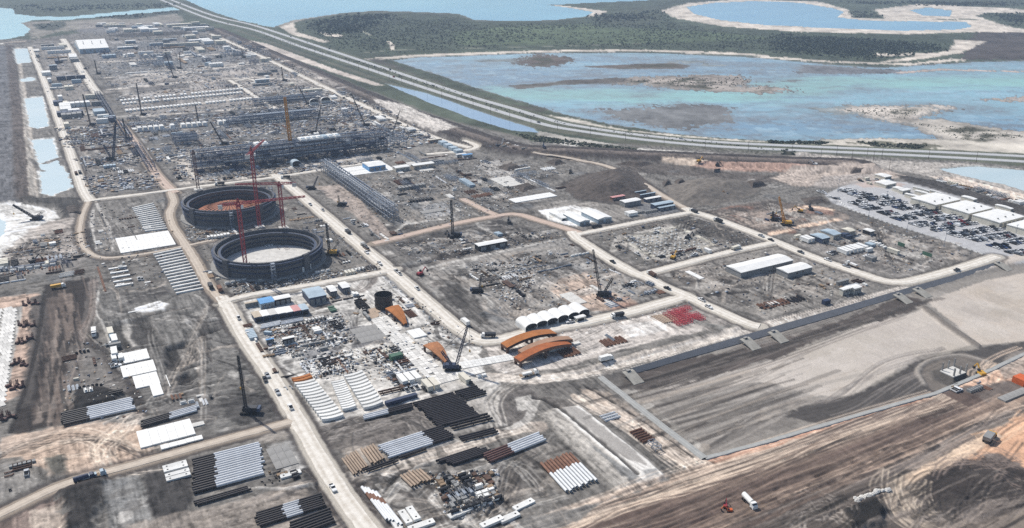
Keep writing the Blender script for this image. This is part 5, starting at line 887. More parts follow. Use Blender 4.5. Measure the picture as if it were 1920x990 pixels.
for k, c in enumerate([M_tan, M_white, M_conc, M_white, M_white, M_pink, M_bgrey]):
    hall((471 + 14.6 * k, 586 - 2.3 * k), (491 + 14.6 * k, 593 - 2.3 * k), 3.4, '%s of seven roofs in the container workshop row, %s' % (nth(k), ['tan', 'bright white', 'pale grey', 'white', 'clean white', 'pink', 'blue-grey'][k]), c, M_steeld, 'y', .03, 1, 'container_workshop')
for k in range(6): barrel((966.5 + 19.6 * k, 602 - 5.3 * k), (1008 + 19.6 * k, 610.5 - 5.3 * k), 2.6, 'white barrel-roofed shed beside the haul road, ' + nth(k) + ' from the left')
hall((1076, 594), (1098, 593), 2.6, 'low white box at the right end of the barrel sheds', name='storage_box', doors=1)
barrel((326, 82), (350, 81), 4, 'white barrel-roofed shed in the far row', 'x'); barrel((580, 190), (597, 189), 5, 'left one of two white tent domes behind the pipe rack', 'y'); barrel((601, 187), (619, 186), 5, 'right one of two white tent domes behind the pipe rack', 'y')
barrel((543, 303), (564, 305), 3.5, 'silver barrel shed on the tan pad under the yellow crane', 'y', M_bgrey)
hall((1056, 401), (1106, 413), 3.5, 'wide white low-roofed shed on the pale pad, left one', M_white, M_bgrey, 'y', .09, 2, 'site_shed'); hall((1090, 397), (1147, 407), 3.5, 'wide white low-roofed shed on the pale pad, right one', M_white, M_bgrey, 'y', .09, 2, 'site_shed'); hall((1030, 398), (1062, 408), 2.2, 'low white cover on the pale pad left of the sheds', M_white, M_white, 'x', .04, 1, 'site_shed')
# containers: cabins of the same build
def container(Lp, Rp, label, m, h=2.8, name='shipping_container'):
    x0, x1, y0, y1 = rect(Lp, Rp, h); flat(x0, x1, y0, y1, m=1); a, b = (x1 - x0) / 2, (y1 - y0) / 2; t = root(name, label, 'container', ((x0 + x1) / 2, (y0 + y1) / 2, 0))
    mb = MB(); mb.box(-a, a, -b, b, 0, h)
    n = 8
    for k in range(n): u = -a + 2 * a * (k + .5) / n; mb.box(u - a / n * .5, u + a / n * .5, -b - .05, b + .05, .15, h - .15)
    mb.build('body', m, t); MB().box(a + .003, a + .06, -b * .9, b * .9, .1, h - .1).build('door', m, t); return t
for k in range(4): container((821 + 9.5 * k, 264 + 5.2 * k), (840 + 9.5 * k, 266 + 5 * k), 'pale blue cabin in the stepped row by the haul road bend, ' + nth(k) + ' from the top', M_bgrey, 3.4, 'site_cabin')
container((729, 664), (756, 664), 'dark green container beside the mat runway', M_green, 3.0); container((1899, 705), (1935, 709), 'orange container at the right edge on the sandy pad', M_orng, 3.4); container((1684, 453), (1697, 457), 'green container in the plot left of the car park', M_green); container((1730, 470), (1748, 476), 'dark green container near the car park kerb', M_green); container((1541, 562), (1558, 562), 'dark blue container by the basin track', M_navy)
# ------------------------------------------------------------------ fabricated steel
def arch(Lp, Rp, wid, sag, label, m):
    a = P(*Lp); b = P(*Rp); ln = math.hypot(b[0] - a[0], b[1] - a[1]); rz = math.atan2(b[1] - a[1], b[0] - a[0]); t = root('arched_girder', label, 'girder', (a[0], a[1], 0), rz); n = 16
    def sec(u): s = u / ln; return 2.3 + sag * 4 * s * (1 - s)
    v = []; th = 1.7
    for i in range(n + 1):
        u = ln * i / n; z = sec(u); v += [(u, 0, z), (u, wid, z), (u, wid, z + th), (u, 0, z + th)]
    top = MB(); top.add([q for i in range(n + 1) for q in (v[4 * i + 2], v[4 * i + 3])], [(2 * i, 2 * i + 2, 2 * i + 3, 2 * i + 1)[::-1] for i in range(n)]); top.build('roof_skin', m, t, smooth=True)
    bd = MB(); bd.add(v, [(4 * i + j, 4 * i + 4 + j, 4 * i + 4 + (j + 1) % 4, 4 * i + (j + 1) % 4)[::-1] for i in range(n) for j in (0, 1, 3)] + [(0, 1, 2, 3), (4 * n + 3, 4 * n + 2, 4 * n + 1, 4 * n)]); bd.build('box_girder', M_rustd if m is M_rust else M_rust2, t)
    for s in (.02, .5, .95):
        for y in (.8, wid - .8): u = ln * s; MB().box(u - .7, u + .7, y - .5, y + .5, -.2, sec(u) + .05).build('support_stand', M_brown, t)
    e = MB()
    for j in range(4): e.box(-.12, -.004, .2, wid - .2, 2.35 + j * .4, 2.58 + j * .4)
    e.build('end_stiffener', M_rust2, t); return t
flat(*rect((930, 650), (1090, 690)), z=.05, m=4)
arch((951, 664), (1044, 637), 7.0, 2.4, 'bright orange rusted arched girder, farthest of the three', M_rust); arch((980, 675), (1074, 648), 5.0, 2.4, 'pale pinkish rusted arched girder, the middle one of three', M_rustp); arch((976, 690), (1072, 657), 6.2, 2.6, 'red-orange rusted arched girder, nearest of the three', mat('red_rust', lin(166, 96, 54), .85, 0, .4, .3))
def petal(pts, label, m):
    q = [P(x, y, z) for x, y, z in pts]; c = np.mean([p for p in q], 0); t = root('roof_petal_plate', label, 'steel plate', (c[0], c[1], 0)); n = 10; g = MB(); vs = []
    A, B, C, D = [np.array((q[i][0] - c[0], q[i][1] - c[1], pts[i][2])) for i in range(4)]
    for i in range(n + 1):
        s = i / n; l_ = A + (D - A) * s; r_ = B + (C - B) * s; bul = np.array([0, 0, 1.8 * 4 * s * (1 - s) * .5])
        nrm = np.array([0.6, .6, 0]) * math.sin(math.pi * s) * 2.0; vs += [l_ + bul - nrm * .0, (l_ + r_) / 2 + bul * 1.2 + np.array([0, 0, .4]), r_ + bul + nrm]
    k = len(vs); g.add(vs + [v - np.array([0, 0, .6]) for v in vs], [f for i in range(n) for j in range(2) for f in ((3 * i + j, 3 * i + j + 1, 3 * i + 4 + j, 3 * i + 3 + j), (k + 3 * i + 3 + j, k + 3 * i + 4 + j, k + 3 * i + j + 1, k + 3 * i + j))] + [f for i in range(n) for f in ((3 * i, 3 * i + 3, k + 3 * i + 3, k + 3 * i), (3 * i + 5, 3 * i + 2, k + 3 * i + 2, k + 3 * i + 5))] + [(0, k, k + 1, 1), (1, k + 1, k + 2, 2)])
    g.build('plate', m, t, smooth=False)
    for s in (.08, .5, .92):
        for a, b in ((A, D), (B, C)): p = a + (b - a) * s; MB().box(p[0] - .5, p[0] + .5, p[1] - .5, p[1] + .5, -.1, p[2] - .3 + 1.2 * s * (1 - s) * 2).build('support_stand', M_brown, t)
    return t
petal([(722, 578, 4.0), (747, 571, 4.2), (763, 606, 2.4), (757, 608, 2.2)], 'orange rusted petal-shaped plate beside the black steel ring', M_rust); petal([(793, 647, 3.6), (820, 640, 3.8), (841, 676, 2.2), (834, 679, 2.0)], 'pinkish-orange rusted petal plate by the navy crane', mat('petal_rust', lin(168, 114, 76), .85, 0, .4, .3))
cx, cy = P(720, 576); t = root('steel_ring', 'tall black open steel ring standing in the central yard', 'steel ring', (cx, cy, 0)); flat(cx - 7, cx + 7, cy - 7, cy + 7)
MB().lathe([(5.3, 0), (5.5, 0), (5.5, 9), (5.3, 9), (5.3, 0)], 40).build('shell', M_black, t)
for z in (1.5, 4.5, 8.2): MB().lathe([(5.505, z), (5.8, z), (5.8, z + .3), (5.505, z + .3)], 40).build('stiffener_ring', M_black, t)
for (x, y, r_, lb) in [((703), 583, 5, 'round tan steel plate near the black ring'), ((697), 592, 5.5, 'larger round tan steel plate at the head of the runway')]:
    c = P(x, y); t = tag(MB().tube((0, 0, .05), (0, 0, .35), r_ / 1.2, 28).build('round_plate', M_tanp, None, (*c, gz(*c))), lb, 'steel plate')
# ------------------------------------------------------------------ pipe stock
def pipes(f1, f2, l1, l2, n, segs, desc, group, r=.55, sleepers=True, jit=.9, lift=.35, stack=0, vary=None):
    A, B, C, D = [np.array(P(*q)) for q in (f1, f2, l1, l2)]; ln = np.linalg.norm(B - A); d = (B - A) / ln; rz = math.atan2(d[1], d[0])
    allp = np.array([A, B, C, D]); flat(*[v for k in (0, 1) for v in (allp[:, k].min(), allp[:, k].max())], z=0, m=3)
    parts = []; u = 0
    r = min(r, np.linalg.norm(C - A) / max(n - 1, 1) * .40) if n > 1 else r
    for fr, m in segs: parts.append((MB().tube((u + .002, 0, 0), (u + fr * ln - .002, 0, 0), r, 12, open_=True).mesh('pipe_section', m, True), m)); u += fr * ln
    for k in range(n):
        s = k / max(n - 1, 1); a = A + (C - A) * s; e = random.uniform(-jit, jit); a = a + d * e
        lb = ('%s pipe from the far side, %s' % (nth(k), desc.replace('the ', '')))
        if len(parts) == 1: o = tag(put('steel_pipe', parts[0][0], None, (a[0], a[1], lift + r), rz), lb, 'pipe', group)
        else:
            o = root('steel_pipe', lb, 'pipe', (a[0], a[1], lift + r), rz, group)
            for me, m in parts: put('pipe_section', me, o)
    if sleepers:
        for j, fr in enumerate((.12, .5, .88)):
            p0 = A + d * ln * fr; p1 = C + d * ln * fr; q = MB().bar((*p0, lift / 2), (*p1, lift / 2), .5, 0, lift - .005).build('timber_sleeper', M_wood); tag(q, '%s timber sleeper from left under %s' % (nth(j), desc.replace('the ', '')), 'sleeper', 'timber sleepers under pipe stacks')
BL, LB, WH, RU = M_black, M_lblue, M_pwhite, M_rust2
pipes((776, 759), (851, 739), (822, 802), (905, 781), 18, [(1, BL)], 'the big black pipe stack', 'black pipes in the big stack', .62)
pipes((853, 738), (894, 727), (871, 751), (911, 739), 6, [(1, BL)], 'the small black pipe stack behind the big one', 'black pipes in the small stack', .62)
pipes((843, 797), (917, 778), (850, 806), (921, 786), 3, [(1, BL)], 'the three black pipes below the big stack', 'three black pipes', .6)
pipes((860, 823), (926, 806), (866, 829), (940, 803), 3, [(1, BL)], 'the outermost black pipes beside the dirt track', 'outer black pipes', .55)
pipes((707, 841), (826, 803), (730, 861), (849, 821), 8, [(.68, LB), (.32, BL)], 'the grey and black pipe stack below the girders', 'grey and black pipes below the girders', .8)
pipes((750, 861), (800, 844), (752, 863), (802, 846), 1, [(1, BL)], 'the lone dark pipe beside the grey stack', 'lone pipes', .6, False)
pipes((683, 884), (742, 864), (686, 887), (745, 867), 2, [(1, BL)], 'the two thin black pipes along the dirt track', 'thin black pipes by the track', .45)
pipes((820, 867), (896, 842), (851, 873), (904, 853), 6, [(1, BL)], 'the short black stack above the round track', 'short black pipe stack', .6)
pipes((906, 856), (1010, 815), (919, 869), (1025, 826), 5, [(.42, M_machr), (.58, LB)], 'the maroon and grey pipe stack', 'maroon and grey pipes', .75)
pipes((362, 866), (487, 834), (364, 927), (512, 887), 15, [(.32, BL), (.68, LB)], 'the long black-ended grey stack left of the haul road', 'black-ended grey pipes', .7)
pipes((367, 943), (468, 914), (370, 949), (472, 920), 3, [(1, BL)], 'the thin black pipes below the black-ended stack', 'thin black pipes', .5)
pipes((118, 779), (250, 749), (118, 800), (255, 770), 7, [(.36, BL), (.64, LB)], 'the dark and grey stack by the black fill', 'dark and grey pipes by the black fill', .7)
pipes((267, 793), (371, 763), (268, 802), (376, 770), 4, [(.5, BL), (.5, LB)], 'the half-dark stack above the white panels', 'half-dark pipes above the white panels', .6)
pipes((478, 967), (600, 930), (484, 990), (617, 950), 7, [(.4, BL), (.25, LB), (.35, BL)], 'the banded stack at the bottom edge', 'banded pipes at the bottom edge', .75)
pipes((543, 985), (618, 958), (548, 1010), (622, 985), 6, [(1, BL)], 'the black stack at the very bottom edge', 'black pipes at the bottom edge', .65)
pipes((1016, 873), (1064, 926), (1068, 853), (1111, 906), 10, [(.38, RU), (.62, WH)], 'the rust-topped white pipe rack', 'rust-topped white pipes', .85)
pipes((679, 917), (726, 978), (704, 925), (737, 968), 5, [(.2, WH), (.2, RU), (.6, WH)], 'the white and rust pipes beside the lower haul road', 'white and rust pipes', .7)
pipes((642, 862), (664, 892), (668, 850), (684, 880), 7, [(1, M_tanp)], 'the left tan pipe bundle', 'tan pipes left bundle', .6)
pipes((678, 844), (698, 872), (700, 837), (716, 866), 5, [(1, M_tanp)], 'the right tan pipe bundle', 'tan pipes right bundle', .6)
pipes((750, 893), (772, 914), (788, 884), (803, 902), 7, [(1, M_tanp)], 'the small tan bundle inside the round track', 'small tan pipe bundle', .6)
pipes((680, 783), (771, 760), (682, 789), (774, 765), 3, [(.5, LB), (.5, BL)], 'the half-dark pipes at the foot of the girders', 'half-dark pipes by the girders', .7)
pipes((712, 737), (754, 727), (714, 741), (756, 731), 2, [(1, M_brown)], 'the brown pipes beside the mats', 'brown pipes', .5)
pipes((112, 516), (158, 507), (113, 522), (160, 512), 4, [(.6, M_conc), (.4, M_brown)], 'the pale and brown bundle by the west track', 'pale and brown pipes', .5)
pipes((488, 612), (525, 604), (490, 618), (528, 610), 4, [(1, WH)], 'the white pipes below the container workshops', 'white pipes in the yard', .45); pipes((527, 606), (568, 598), (529, 610), (570, 602), 3, [(1, LB)], 'the grey pipes below the container workshops', 'grey pipes in the yard', .45)
# ------------------------------------------------------------------ curved girders
def girders(f1, f2, l1, l2, n, m, desc, group, bow=.9, wd=1.9, h=1.5):
    A, B, C, D = [np.array(P(*q)) for q in (f1, f2, l1, l2)]; ln = np.linalg.norm(B - A); d = (B - A) / ln; rz = math.atan2(d[1], d[0]); al = np.array([A, B, C, D]); flat(*[v for k in (0, 1) for v in (al[:, k].min() - 2, al[:, k].max() + 2)], z=0, m=3)
    wd = min(wd, .58 * np.linalg.norm(C - A) / max(n - 1, 1)) if n > 2 else wd; mb = MB(); k_ = 8; v = []
    for i in range(k_ + 1):
        s = i / k_; o = -bow * 4 * s * (1 - s); v += [(ln * s, o - wd / 2, .3), (ln * s, o + wd / 2, .3), (ln * s, o + wd / 2, .3 + h), (ln * s, o - wd / 2, .3 + h)]
    mb.add(v, [(4 * i + j, 4 * i + 4 + j, 4 * i + 4 + (j + 1) % 4, 4 * i + (j + 1) % 4)[::-1] for i in range(k_) for j in range(4)] + [(0, 1, 2, 3), (4 * k_ + 3, 4 * k_ + 2, 4 * k_ + 1, 4 * k_)]); me = mb.mesh('curved_girder', m)
    for k in range(n):
        a = A + (C - A) * k / max(n - 1, 1); tag(put('curved_girder', me, None, (a[0], a[1], 0), rz + random.uniform(-.01, .01)), '%s %s counted from the far side' % (nth(k), desc), 'girder', group)
girders((553, 724), (591, 716), (603, 790), (645, 780), 13, M_conw, 'white curved girder in the left row', 'left row of curved girders')
girders((548, 715), (582, 706), (551, 719), (586, 711), 2, M_rust, 'orange curved girder heading the left row', 'orange curved girders', .9)
girders((622, 722), (646, 716), (642, 771), (678, 761), 13, M_conw, 'tightly packed white girder in the middle row', 'middle row of curved girders', .5, 1.7)
girders((646, 710), (680, 700), (681, 768), (720, 757), 11, M_conw, 'white curved girder in the right row', 'right row of curved girders')
tag(MB().box(0, 17, 0, 2.4, .2, 2.2).build('blue_box_beam', [M_navy], None, (*P(725, 763), 0), R(2)), 'navy blue box beam beside the right girder row', 'beam')
# ------------------------------------------------------------------ slabs, mats and precast
def slab(Lp, Rp, h, m, label, name='concrete_slab', cat='slab', z=0.0, group=None, jnt=0):
    x0, x1, y0, y1 = rect(Lp, Rp, z + h); flat(x0, x1, y0, y1, m=1.5); t = (root(name, label, cat, (x0, y0, z), 0, group)); a, b = x1 - x0, y1 - y0
    nx, ny = max(1, int(a / 3.2)), max(1, int(b / 6)); nx, ny = min(nx, 14), min(ny, 10); me = MB().box(.04, a / nx - .04, .04, b / ny - .04, 0, h).mesh('panel', m)
    for i in range(nx):
        for j in range(ny): put('panel', me, t, (i * a / nx, j * b / ny, random.uniform(-.03, .03)))
    return t
for a, b, h, m, lb in [((227, 663), (281, 671), .6, M_white, 'top white panel deck of four stepping down'), ((225, 687), (294, 694), .6, M_white, 'second white panel deck of four stepping down'), ((248, 706), (301, 718), .6, M_white, 'third white panel deck of four stepping down'), ((280, 722), (307, 738), .6, M_white, 'lowest narrow white panel deck of four stepping down'), ((310, 703), (320, 724), .5, M_white, 'narrow white strip right of the panel decks'),
    ((255, 809), (286, 834), .7, M_white, 'left narrow white panel deck beside the tan track'), ((277, 804), (367, 813), .7, M_white, 'large white panel deck beside the tan track'), ((300, 835), (381, 822), .6, M_white, 'long thin white panel strip along the tan track'), ((356, 795), (384, 795), .5, M_conc, 'pale mats right of the large white deck'),
    ((216, 447), (330, 458), .5, M_white, 'wide white slab between the two beam ladders'), ((953, 373), (1045, 367), .6, M_white, 'long white slab below the dark stockpile'), ((918, 335), (986, 345), .4, M_conc, 'pale slab left of the long white slab'), ((625, 325), (700, 312), .5, M_white, 'white slab at the foot of the office row'), ((620, 318), (742, 318), .35, M_white, 'broad pale slab under the blue-fronted building'),
    ((1284, 509), (1321, 521), .5, M_white, 'small white slab beside the haul road junction'), ((1048, 552), (1101, 566), .5, M_conc, 'long pale slab stack on the sandy pad'), ((1105, 535), (1130, 545), .5, M_conc, 'short pale slab behind the black crawler crane'), ((1130, 562), (1156, 570), .5, M_conc, 'small pale slab in front of the crawler crane'), ((786, 396), (836, 394), .5, M_concg, 'grey slab inside the curved track'), ((498, 842), (560, 868), .3, M_concg, 'grey paved pad beside the black-ended pipes'), ((762, 620), (801, 628), .8, M_white, 'white steel panels by the petal plate'), ((655, 618), (730, 632), .12, M_concg, 'grey fabrication pad left of the runway'), ((240, 585), (306, 574), .3, M_white, 'patch of white lining on the grey plot'), ((760, 305), (815, 318), .2, M_conc, 'pale forecourt of the white offices'), ((1870, 745), (1932, 733), .8, M_concg, 'grey slab at the right edge below the orange container'), ((1762, 695), (1812, 698), .5, M_conc, 'pale foundation slab in the round pit')]: slab(a, b, h, m, lb)
def ladder(f1, f2, l1, l2, n, desc, group, wd=1.6, h=.9):
    A, B, C, D = [np.array(P(*q)) for q in (f1, f2, l1, l2)]; al = np.array([A, B, C, D]); flat(*[v for k in (0, 1) for v in (al[:, k].min(), al[:, k].max())], z=-.2, m=2)
    for k in range(n):
        s = k / (n - 1); a = A + (C - A) * s; b = B + (D - B) * s; tag(MB().box(0, np.linalg.norm(b - a), -wd / 2, wd / 2, -.2, h).build('concrete_beam', M_conw, None, (a[0], a[1], 0), math.atan2(b[1] - a[1], b[0] - a[0])), '%s white ground beam from the top of %s' % (nth(k), desc), 'beam', group)
ladder((248, 391), (288, 382), (272, 434), (313, 429), 14, 'the upper beam ladder left of the orange-domed tank', 'upper ground beams'); ladder((288, 478), (340, 467), (330, 551), (381, 541), 15, 'the lower beam ladder left of the open tank', 'lower ground beams', 1.5)
for k in range(5):
    slab((203 + 3 * k, 503 + 8 * k), (238 + 3 * k, 499 + 8 * k), .8, M_white, '%s white slab strip from the top in the block by the curved track' % nth(k), 'slab_strip', 'slab')
for j, (xa, ya, xb, yb, n, lb) in enumerate([(228, 190, 452, 168, 34, 'upper'), (232, 196, 452, 175, 34, 'middle'), (238, 209, 470, 186, 36, 'lower'), (262, 245, 545, 222, 30, 'nearest')]):
    me = MB().box(-1.6, 1.6, -5, 5, 0, 2.2).mesh('footing_block', M_conw) if j < 3 else MB().box(-3, 3, -6, 6, 0, 4.5, top=(.8, .8)).mesh('footing_block', M_conw)
    A, B = np.array(P(xa, ya)), np.array(P(xb, yb)); flat(min(A[0], B[0]), max(A[0], B[0]), min(A[1], B[1]) - 6, max(A[1], B[1]) + 6, m=4)
    for k in range(n):
        if random.random() < .1: continue
        a = A + (B - A) * k / (n - 1); tag(put('footing_block', me, None, (a[0], a[1] + random.uniform(-.5, .5), 0)), 'white concrete footing, %s from the left in the %s far row' % (nth(k), lb), 'footing', 'far rows of white footings')
# block precast with lift holes
def block(px, py, w_, d_, h, label, rz=0, group=None):
    c = P(px, py); t = root('precast_block', label, 'block', (*c, gz(*c) - .05), rz, group); MB().box(-w_ / 2, w_ / 2, -d_ / 2, d_ / 2, 0, h).build('body', M_conw, t)
    for s in (-1, 1): MB().tube((s * w_ * .33, 0, h), (s * w_ * .33, 0, h + .012), .45, 10).build('lifting_hole', M_dark, t)
for k, (x, y) in enumerate([(328, 874), (330, 881), (333, 890), (335, 897)]): block(x, y, 10, 2.6, 1.0, '%s white block with lift holes left of the black-ended pipes' % nth(k), 0, 'white blocks by the pipes')
for x, y, w_, rz, lb in [(545, 891, 9, 0, 'white block with lift holes below the grey pad'), (863, 962, 11, .1, 'white block with lift holes inside the round track'), (740, 980, 11, R(-90), 'white block standing along the lower haul road'), (760, 972, 9, R(-90), 'second white block along the lower haul road'), (775, 968, 9, R(-90), 'third white block along the lower haul road'), (790, 986, 11, 0, 'white block across the foot of the other three'), (922, 982, 10, .1, 'left white block at the bottom centre'), (955, 972, 9, .1, 'right white block at the bottom centre'), (982, 948, 10, .15, 'grey white block with dark cover near the bottom centre')]: block(x, y, w_, 3, 1.2, lb, rz)
# timber mats
def mats(c1, c2, c3, c4, nu, nv, desc, m=M_mat, skip=.05, h=.25):
    A, B, C, D = [np.array(P(*q)) for q in (c1, c2, c3, c4)]     # corners: near-left, near-right, far-right, far-left
    ri = np.linalg.norm(B - A); ro = np.linalg.norm(D - A); ang_ = math.atan2(B[1] - A[1], B[0] - A[0]); t = root('mat_runway', desc, 'matting', (A[0], A[1], .04)); al = np.array([A, B, C, D]); flat(*[v for k in (0, 1) for v in (al[:, k].min(), al[:, k].max())], z=0, m=2) if nu * nv < 100000 else None
    me = MB().box(.06, ri / nu - .06, .06, ro / nv - .06, 0, h).mesh('timber_mat', m)
    for i in range(nu):
        for j in range(nv):
            if random.random() < skip: continue
            p = A + (B - A) * i / nu + (D - A) * j / nv - A; o = put('timber_mat', me, t, (p[0], p[1], random.uniform(0, .06)), ang_ + random.uniform(-.01, .01))
mats((806, 716), (842, 706), (722, 594), (694, 599), 4, 34, 'long pale timber mat runway between the petal plates'); mats((770, 735), (910, 698), (905, 688), (765, 722), 22, 2, 'pale timber mats leading from the navy crane to the girders'); mats((868, 692), (965, 675), (955, 664), (860, 680), 14, 3, 'white mats between the navy crane and the arched girders', M_conw)
mats((-20, 770), (12, 760), (42, 576), (10, 578), 3, 26, 'pale mat road on the orange strip at the left edge', M_mat, .04); mats((-40, 640), (-5, 632), (8, 580), (-25, 585), 4, 8, 'second block of mats at the left edge', M_mat, .04)
# concrete ramps of the basin
for k, (x, y) in enumerate([(1184, 702), (1404, 640), (1456, 627), (1690, 556), (1726, 545), (1878, 496)]):
    c = P(x, y); t = root('concrete_ramp', '%s pale concrete outfall from the left along the basin edge' % nth(k), 'outfall', (*c, .1), 0, 'concrete outfalls of the basin'); MB().prism([(-7, -2.1), (2, .45), (4, .5), (4, .1), (2, 0), (-7, -2.5)], -3.4, 3.4, axis='x').build('apron', mat('outfall_concrete', lin(164, 160, 150), .9, 0, .35, .3), t); MB().box(-1.2, 1.2, 2.2, 3.6, .1, 1.3).build('headwall', M_concg, t); MB().tube((0, 2.195, .8), (0, 2.0, .8), .35, 10).build('pipe_mouth', M_dark, t)
# red steel frames and brown beams
fr = MB()
for s in (-1, 1): fr.bar((-3, s * 1.2, .3), (3, s * 1.2, .3), .18); fr.bar((-3, s * 1.2, 1.6), (3, s * 1.2, 1.6), .18)
for u in (-3, -1, 1, 3):
    for s in (-1, 1): fr.bar((u, s * 1.2, .15), (u, s * 1.2, 1.75), .17)
    fr.bar((u, -1.2, 1.6), (u, 1.2, 1.6), .17); fr.bar((u, -1.2, .3), (u, 1.2, .3), .17)
frm = fr.mesh('red_steel_frame', M_redf); k = 0
for j in range(8):
    for i_ in range(4):
        x, y = 1262 + 12 * i_ + 4.2 * j - 14, 590 - 3 * i_ + 3.0 * j - 2
        if (i_, j) in ((3, 2), (3, 3), (2, 7), (0, 0)): continue
        c = P(x, y); z = gz(*c); tag(put('red_steel_frame', frm, None, (*c, z), random.uniform(-.05, .05)), 'red steel frame, row %s, place %s in the red frame store' % (['one', 'two', 'three', 'four', 'five', 'six', 'seven', 'eight'][j], ['one', 'two', 'three', 'four'][i_]), 'frame', 'stacked red steel frames')
bm_ = MB().box(-.5, .5, -6, 6, 0, .6).mesh('steel_beam', M_tanp)
for k in range(9): c = P(1234 + 4.2 * k, 600 - .6 * k); tag(put('steel_beam', bm_, None, (*c, gz(*c)), R(3)), '%s tan steel beam from the left beside the red frames' % nth(k), 'beam', 'tan beams beside the red frames')
# reddish machines along the mat road
def machine(c, label, m, group, s=1.0, rz=0):
    t = root('piling_rig', label, 'rig', (*c, gz(*c)), rz, group); MB().box(-2.4 * s, 2.4 * s, -1.4 * s, 1.4 * s, .6 * s, 2.2 * s, top=(.2, .2)).build('engine_house', m, t); MB().box(-2.6 * s, 2.6 * s, -1.6 * s, -1.0 * s, 0, .8 * s).box(-2.6 * s, 2.6 * s, 1.0 * s, 1.6 * s, 0, .8 * s).build('skid', M_tyre, t); MB().lattice((1.8 * s, 0, 1), (2.2 * s, 0, 5.5 * s), .8, 1.2, .18, .12).build('leader', m, t)
for g, (x, y) in enumerate([(57, 572), (48, 610), (44, 640), (35, 685), (26, 727), (10, 785)]):
    for k in range(4): c = P(x - 10 + 8 * k, y + random.uniform(-4, 4)); machine(c, 'maroon rig, %s from the left in the %s cluster along the mat road' % (nth(k), nth(g)), M_machr, 'maroon rigs beside the mat road', .62, random.uniform(0, 3))
# ------------------------------------------------------------------ vehicles
def car_mesh(kind, ci):
    m = MB(); L, W = (5.6, 1.95) if kind == 'pickup' else (4.8, 1.85)
    if kind == 'pickup': pr = [(-L / 2, .5), (-L / 2, 1.1), (-.75, 1.12), (-.6, 1.15), (.95, 1.18), (2.5, 1.05), (L / 2, .95), (L / 2, .45)]; cb = [(-.75, 1.12), (-.6, 1.82), (.55, 1.84), (1.15, 1.17)]
    elif kind == 'van': L = 5.6; pr = [(-L / 2, .45), (-L / 2, 2.2), (1.5, 2.2), (2.3, 1.25), (L / 2, 1.1), (L / 2, .4)]; cb = [(1.3, 1.3), (1.35, 2.1), (1.6, 2.08), (2.3, 1.3)]
    else: pr = [(-L / 2, .45), (-L / 2, 1.0), (-1.5, 1.08), (1.0, 1.05), (L / 2 - .1, .85), (L / 2, .4)]; cb = [(-1.9, 1.03), (-1.3, 1.55), (.35, 1.56), (1.15, 1.04)]
    m.prism([(x, z) for x, z in pr], -W / 2, W / 2, 0); m.prism([(x, z) for x, z in cb], -W / 2 + .12, W / 2 - .12, 1)
    zt = max(z for _, z in cb); xs = [x for x, z in cb if z > zt - .1]; m.box(min(xs) + .05, max(xs) - .05, -W / 2 + .14, W / 2 - .14, zt - .02, zt + .05, 0)
    if kind == 'pickup': m.box(-L / 2 + .15, -.9, -W / 2 + .15, W / 2 - .15, 1.105, 1.13, 2)
    for x in (-L / 2 + 1.0, L / 2 - .95):
        for s in (-1, 1): m.tube((x, s * (W / 2 - .22), .36), (x, s * (W / 2 + .02), .36), .36, 8, 2)
    m.box(L / 2 - .02, L / 2 + .03, -W / 2 + .15, -W / 2 + .5, .65, .85, 3).box(L / 2 - .02, L / 2 + .03, W / 2 - .5, W / 2 - .15, .65, .85, 3)
    return m.mesh(kind, [CARC[ci], M_glass, M_tyre, M_white])
CARM = {(k, c): car_mesh(k, c) for k in ('pickup', 'sedan', 'van') for c in range(6)}
rows = [((200, 250), (330, 235)), ((290, 287), (470, 267)), ((390, 327), (680, 300)), ((545, 372), (800, 342)), ((720, 412), (980, 387)), ((870, 472), (1155, 432)), ((1020, 518), (1330, 482)), ((1200, 572), (1460, 537)), ((1400, 635), (1690, 592)), ((1570, 690), (1840, 650)), ((1780, 735), (2000, 705)),
        ((300, 368), (430, 353)), ((400, 412), (560, 395)), ((575, 462), (730, 445)), ((700, 512), (885, 490)), ((880, 570), (1060, 545)), ((1030, 612), (1240, 588)), ((1250, 668), (1430, 648)), ((1420, 708), (1550, 690)), ((1620, 775), (1810, 770)), ((1800, 840), (2000, 815)), ((0, 260), (90, 258)), ((100, 312), (210, 305))]
ncar = 0
for ri, (a, b) in enumerate(rows):
    A = np.array(P(1540 + a[0] / 5.05, 310 + a[1] / 5.05)); B = np.array(P(1540 + b[0] / 5.05, 310 + b[1] / 5.05)); ln = B[0] - A[0]; n = int(ln / 2.75); seen = {}
    for sd in (0, 1):
        for k in range(n):
            if random.random() < (.12 if ri < 21 else .45): continue
            kind = random.choices(['pickup', 'sedan', 'van'], [.6, .33, .07])[0]; ci = random.choices(range(6), [.38, .30, .12, .14, .02, .04])[0]; x = A[0] + k * 2.75 + random.uniform(-.2, .2); y = A[1] + (B[1] - A[1]) * k / max(n, 1) + (2.75 if sd else -2.75) + random.uniform(-.2, .2)
            o = put('parked_' + kind, CARM[kind, ci], None, (x, y, gz(x, y) + .02), R(90 if sd == 0 else -90) + random.uniform(-.03, .03) + (math.pi if random.random() < .4 else 0))
            tag(o, '%s %s in bay %s, %s side of the %s car park row, %s counted' % (CARN[ci], kind, nth(k), ('near', 'far')[sd], 'hall-side' if ri < 11 else 'kerb-side' if ri < 21 else 'gate-side', nth(ri if ri < 11 else ri - 11 if ri < 21 else ri - 21)), 'car', 'vehicles in the car park'); ncar += 1
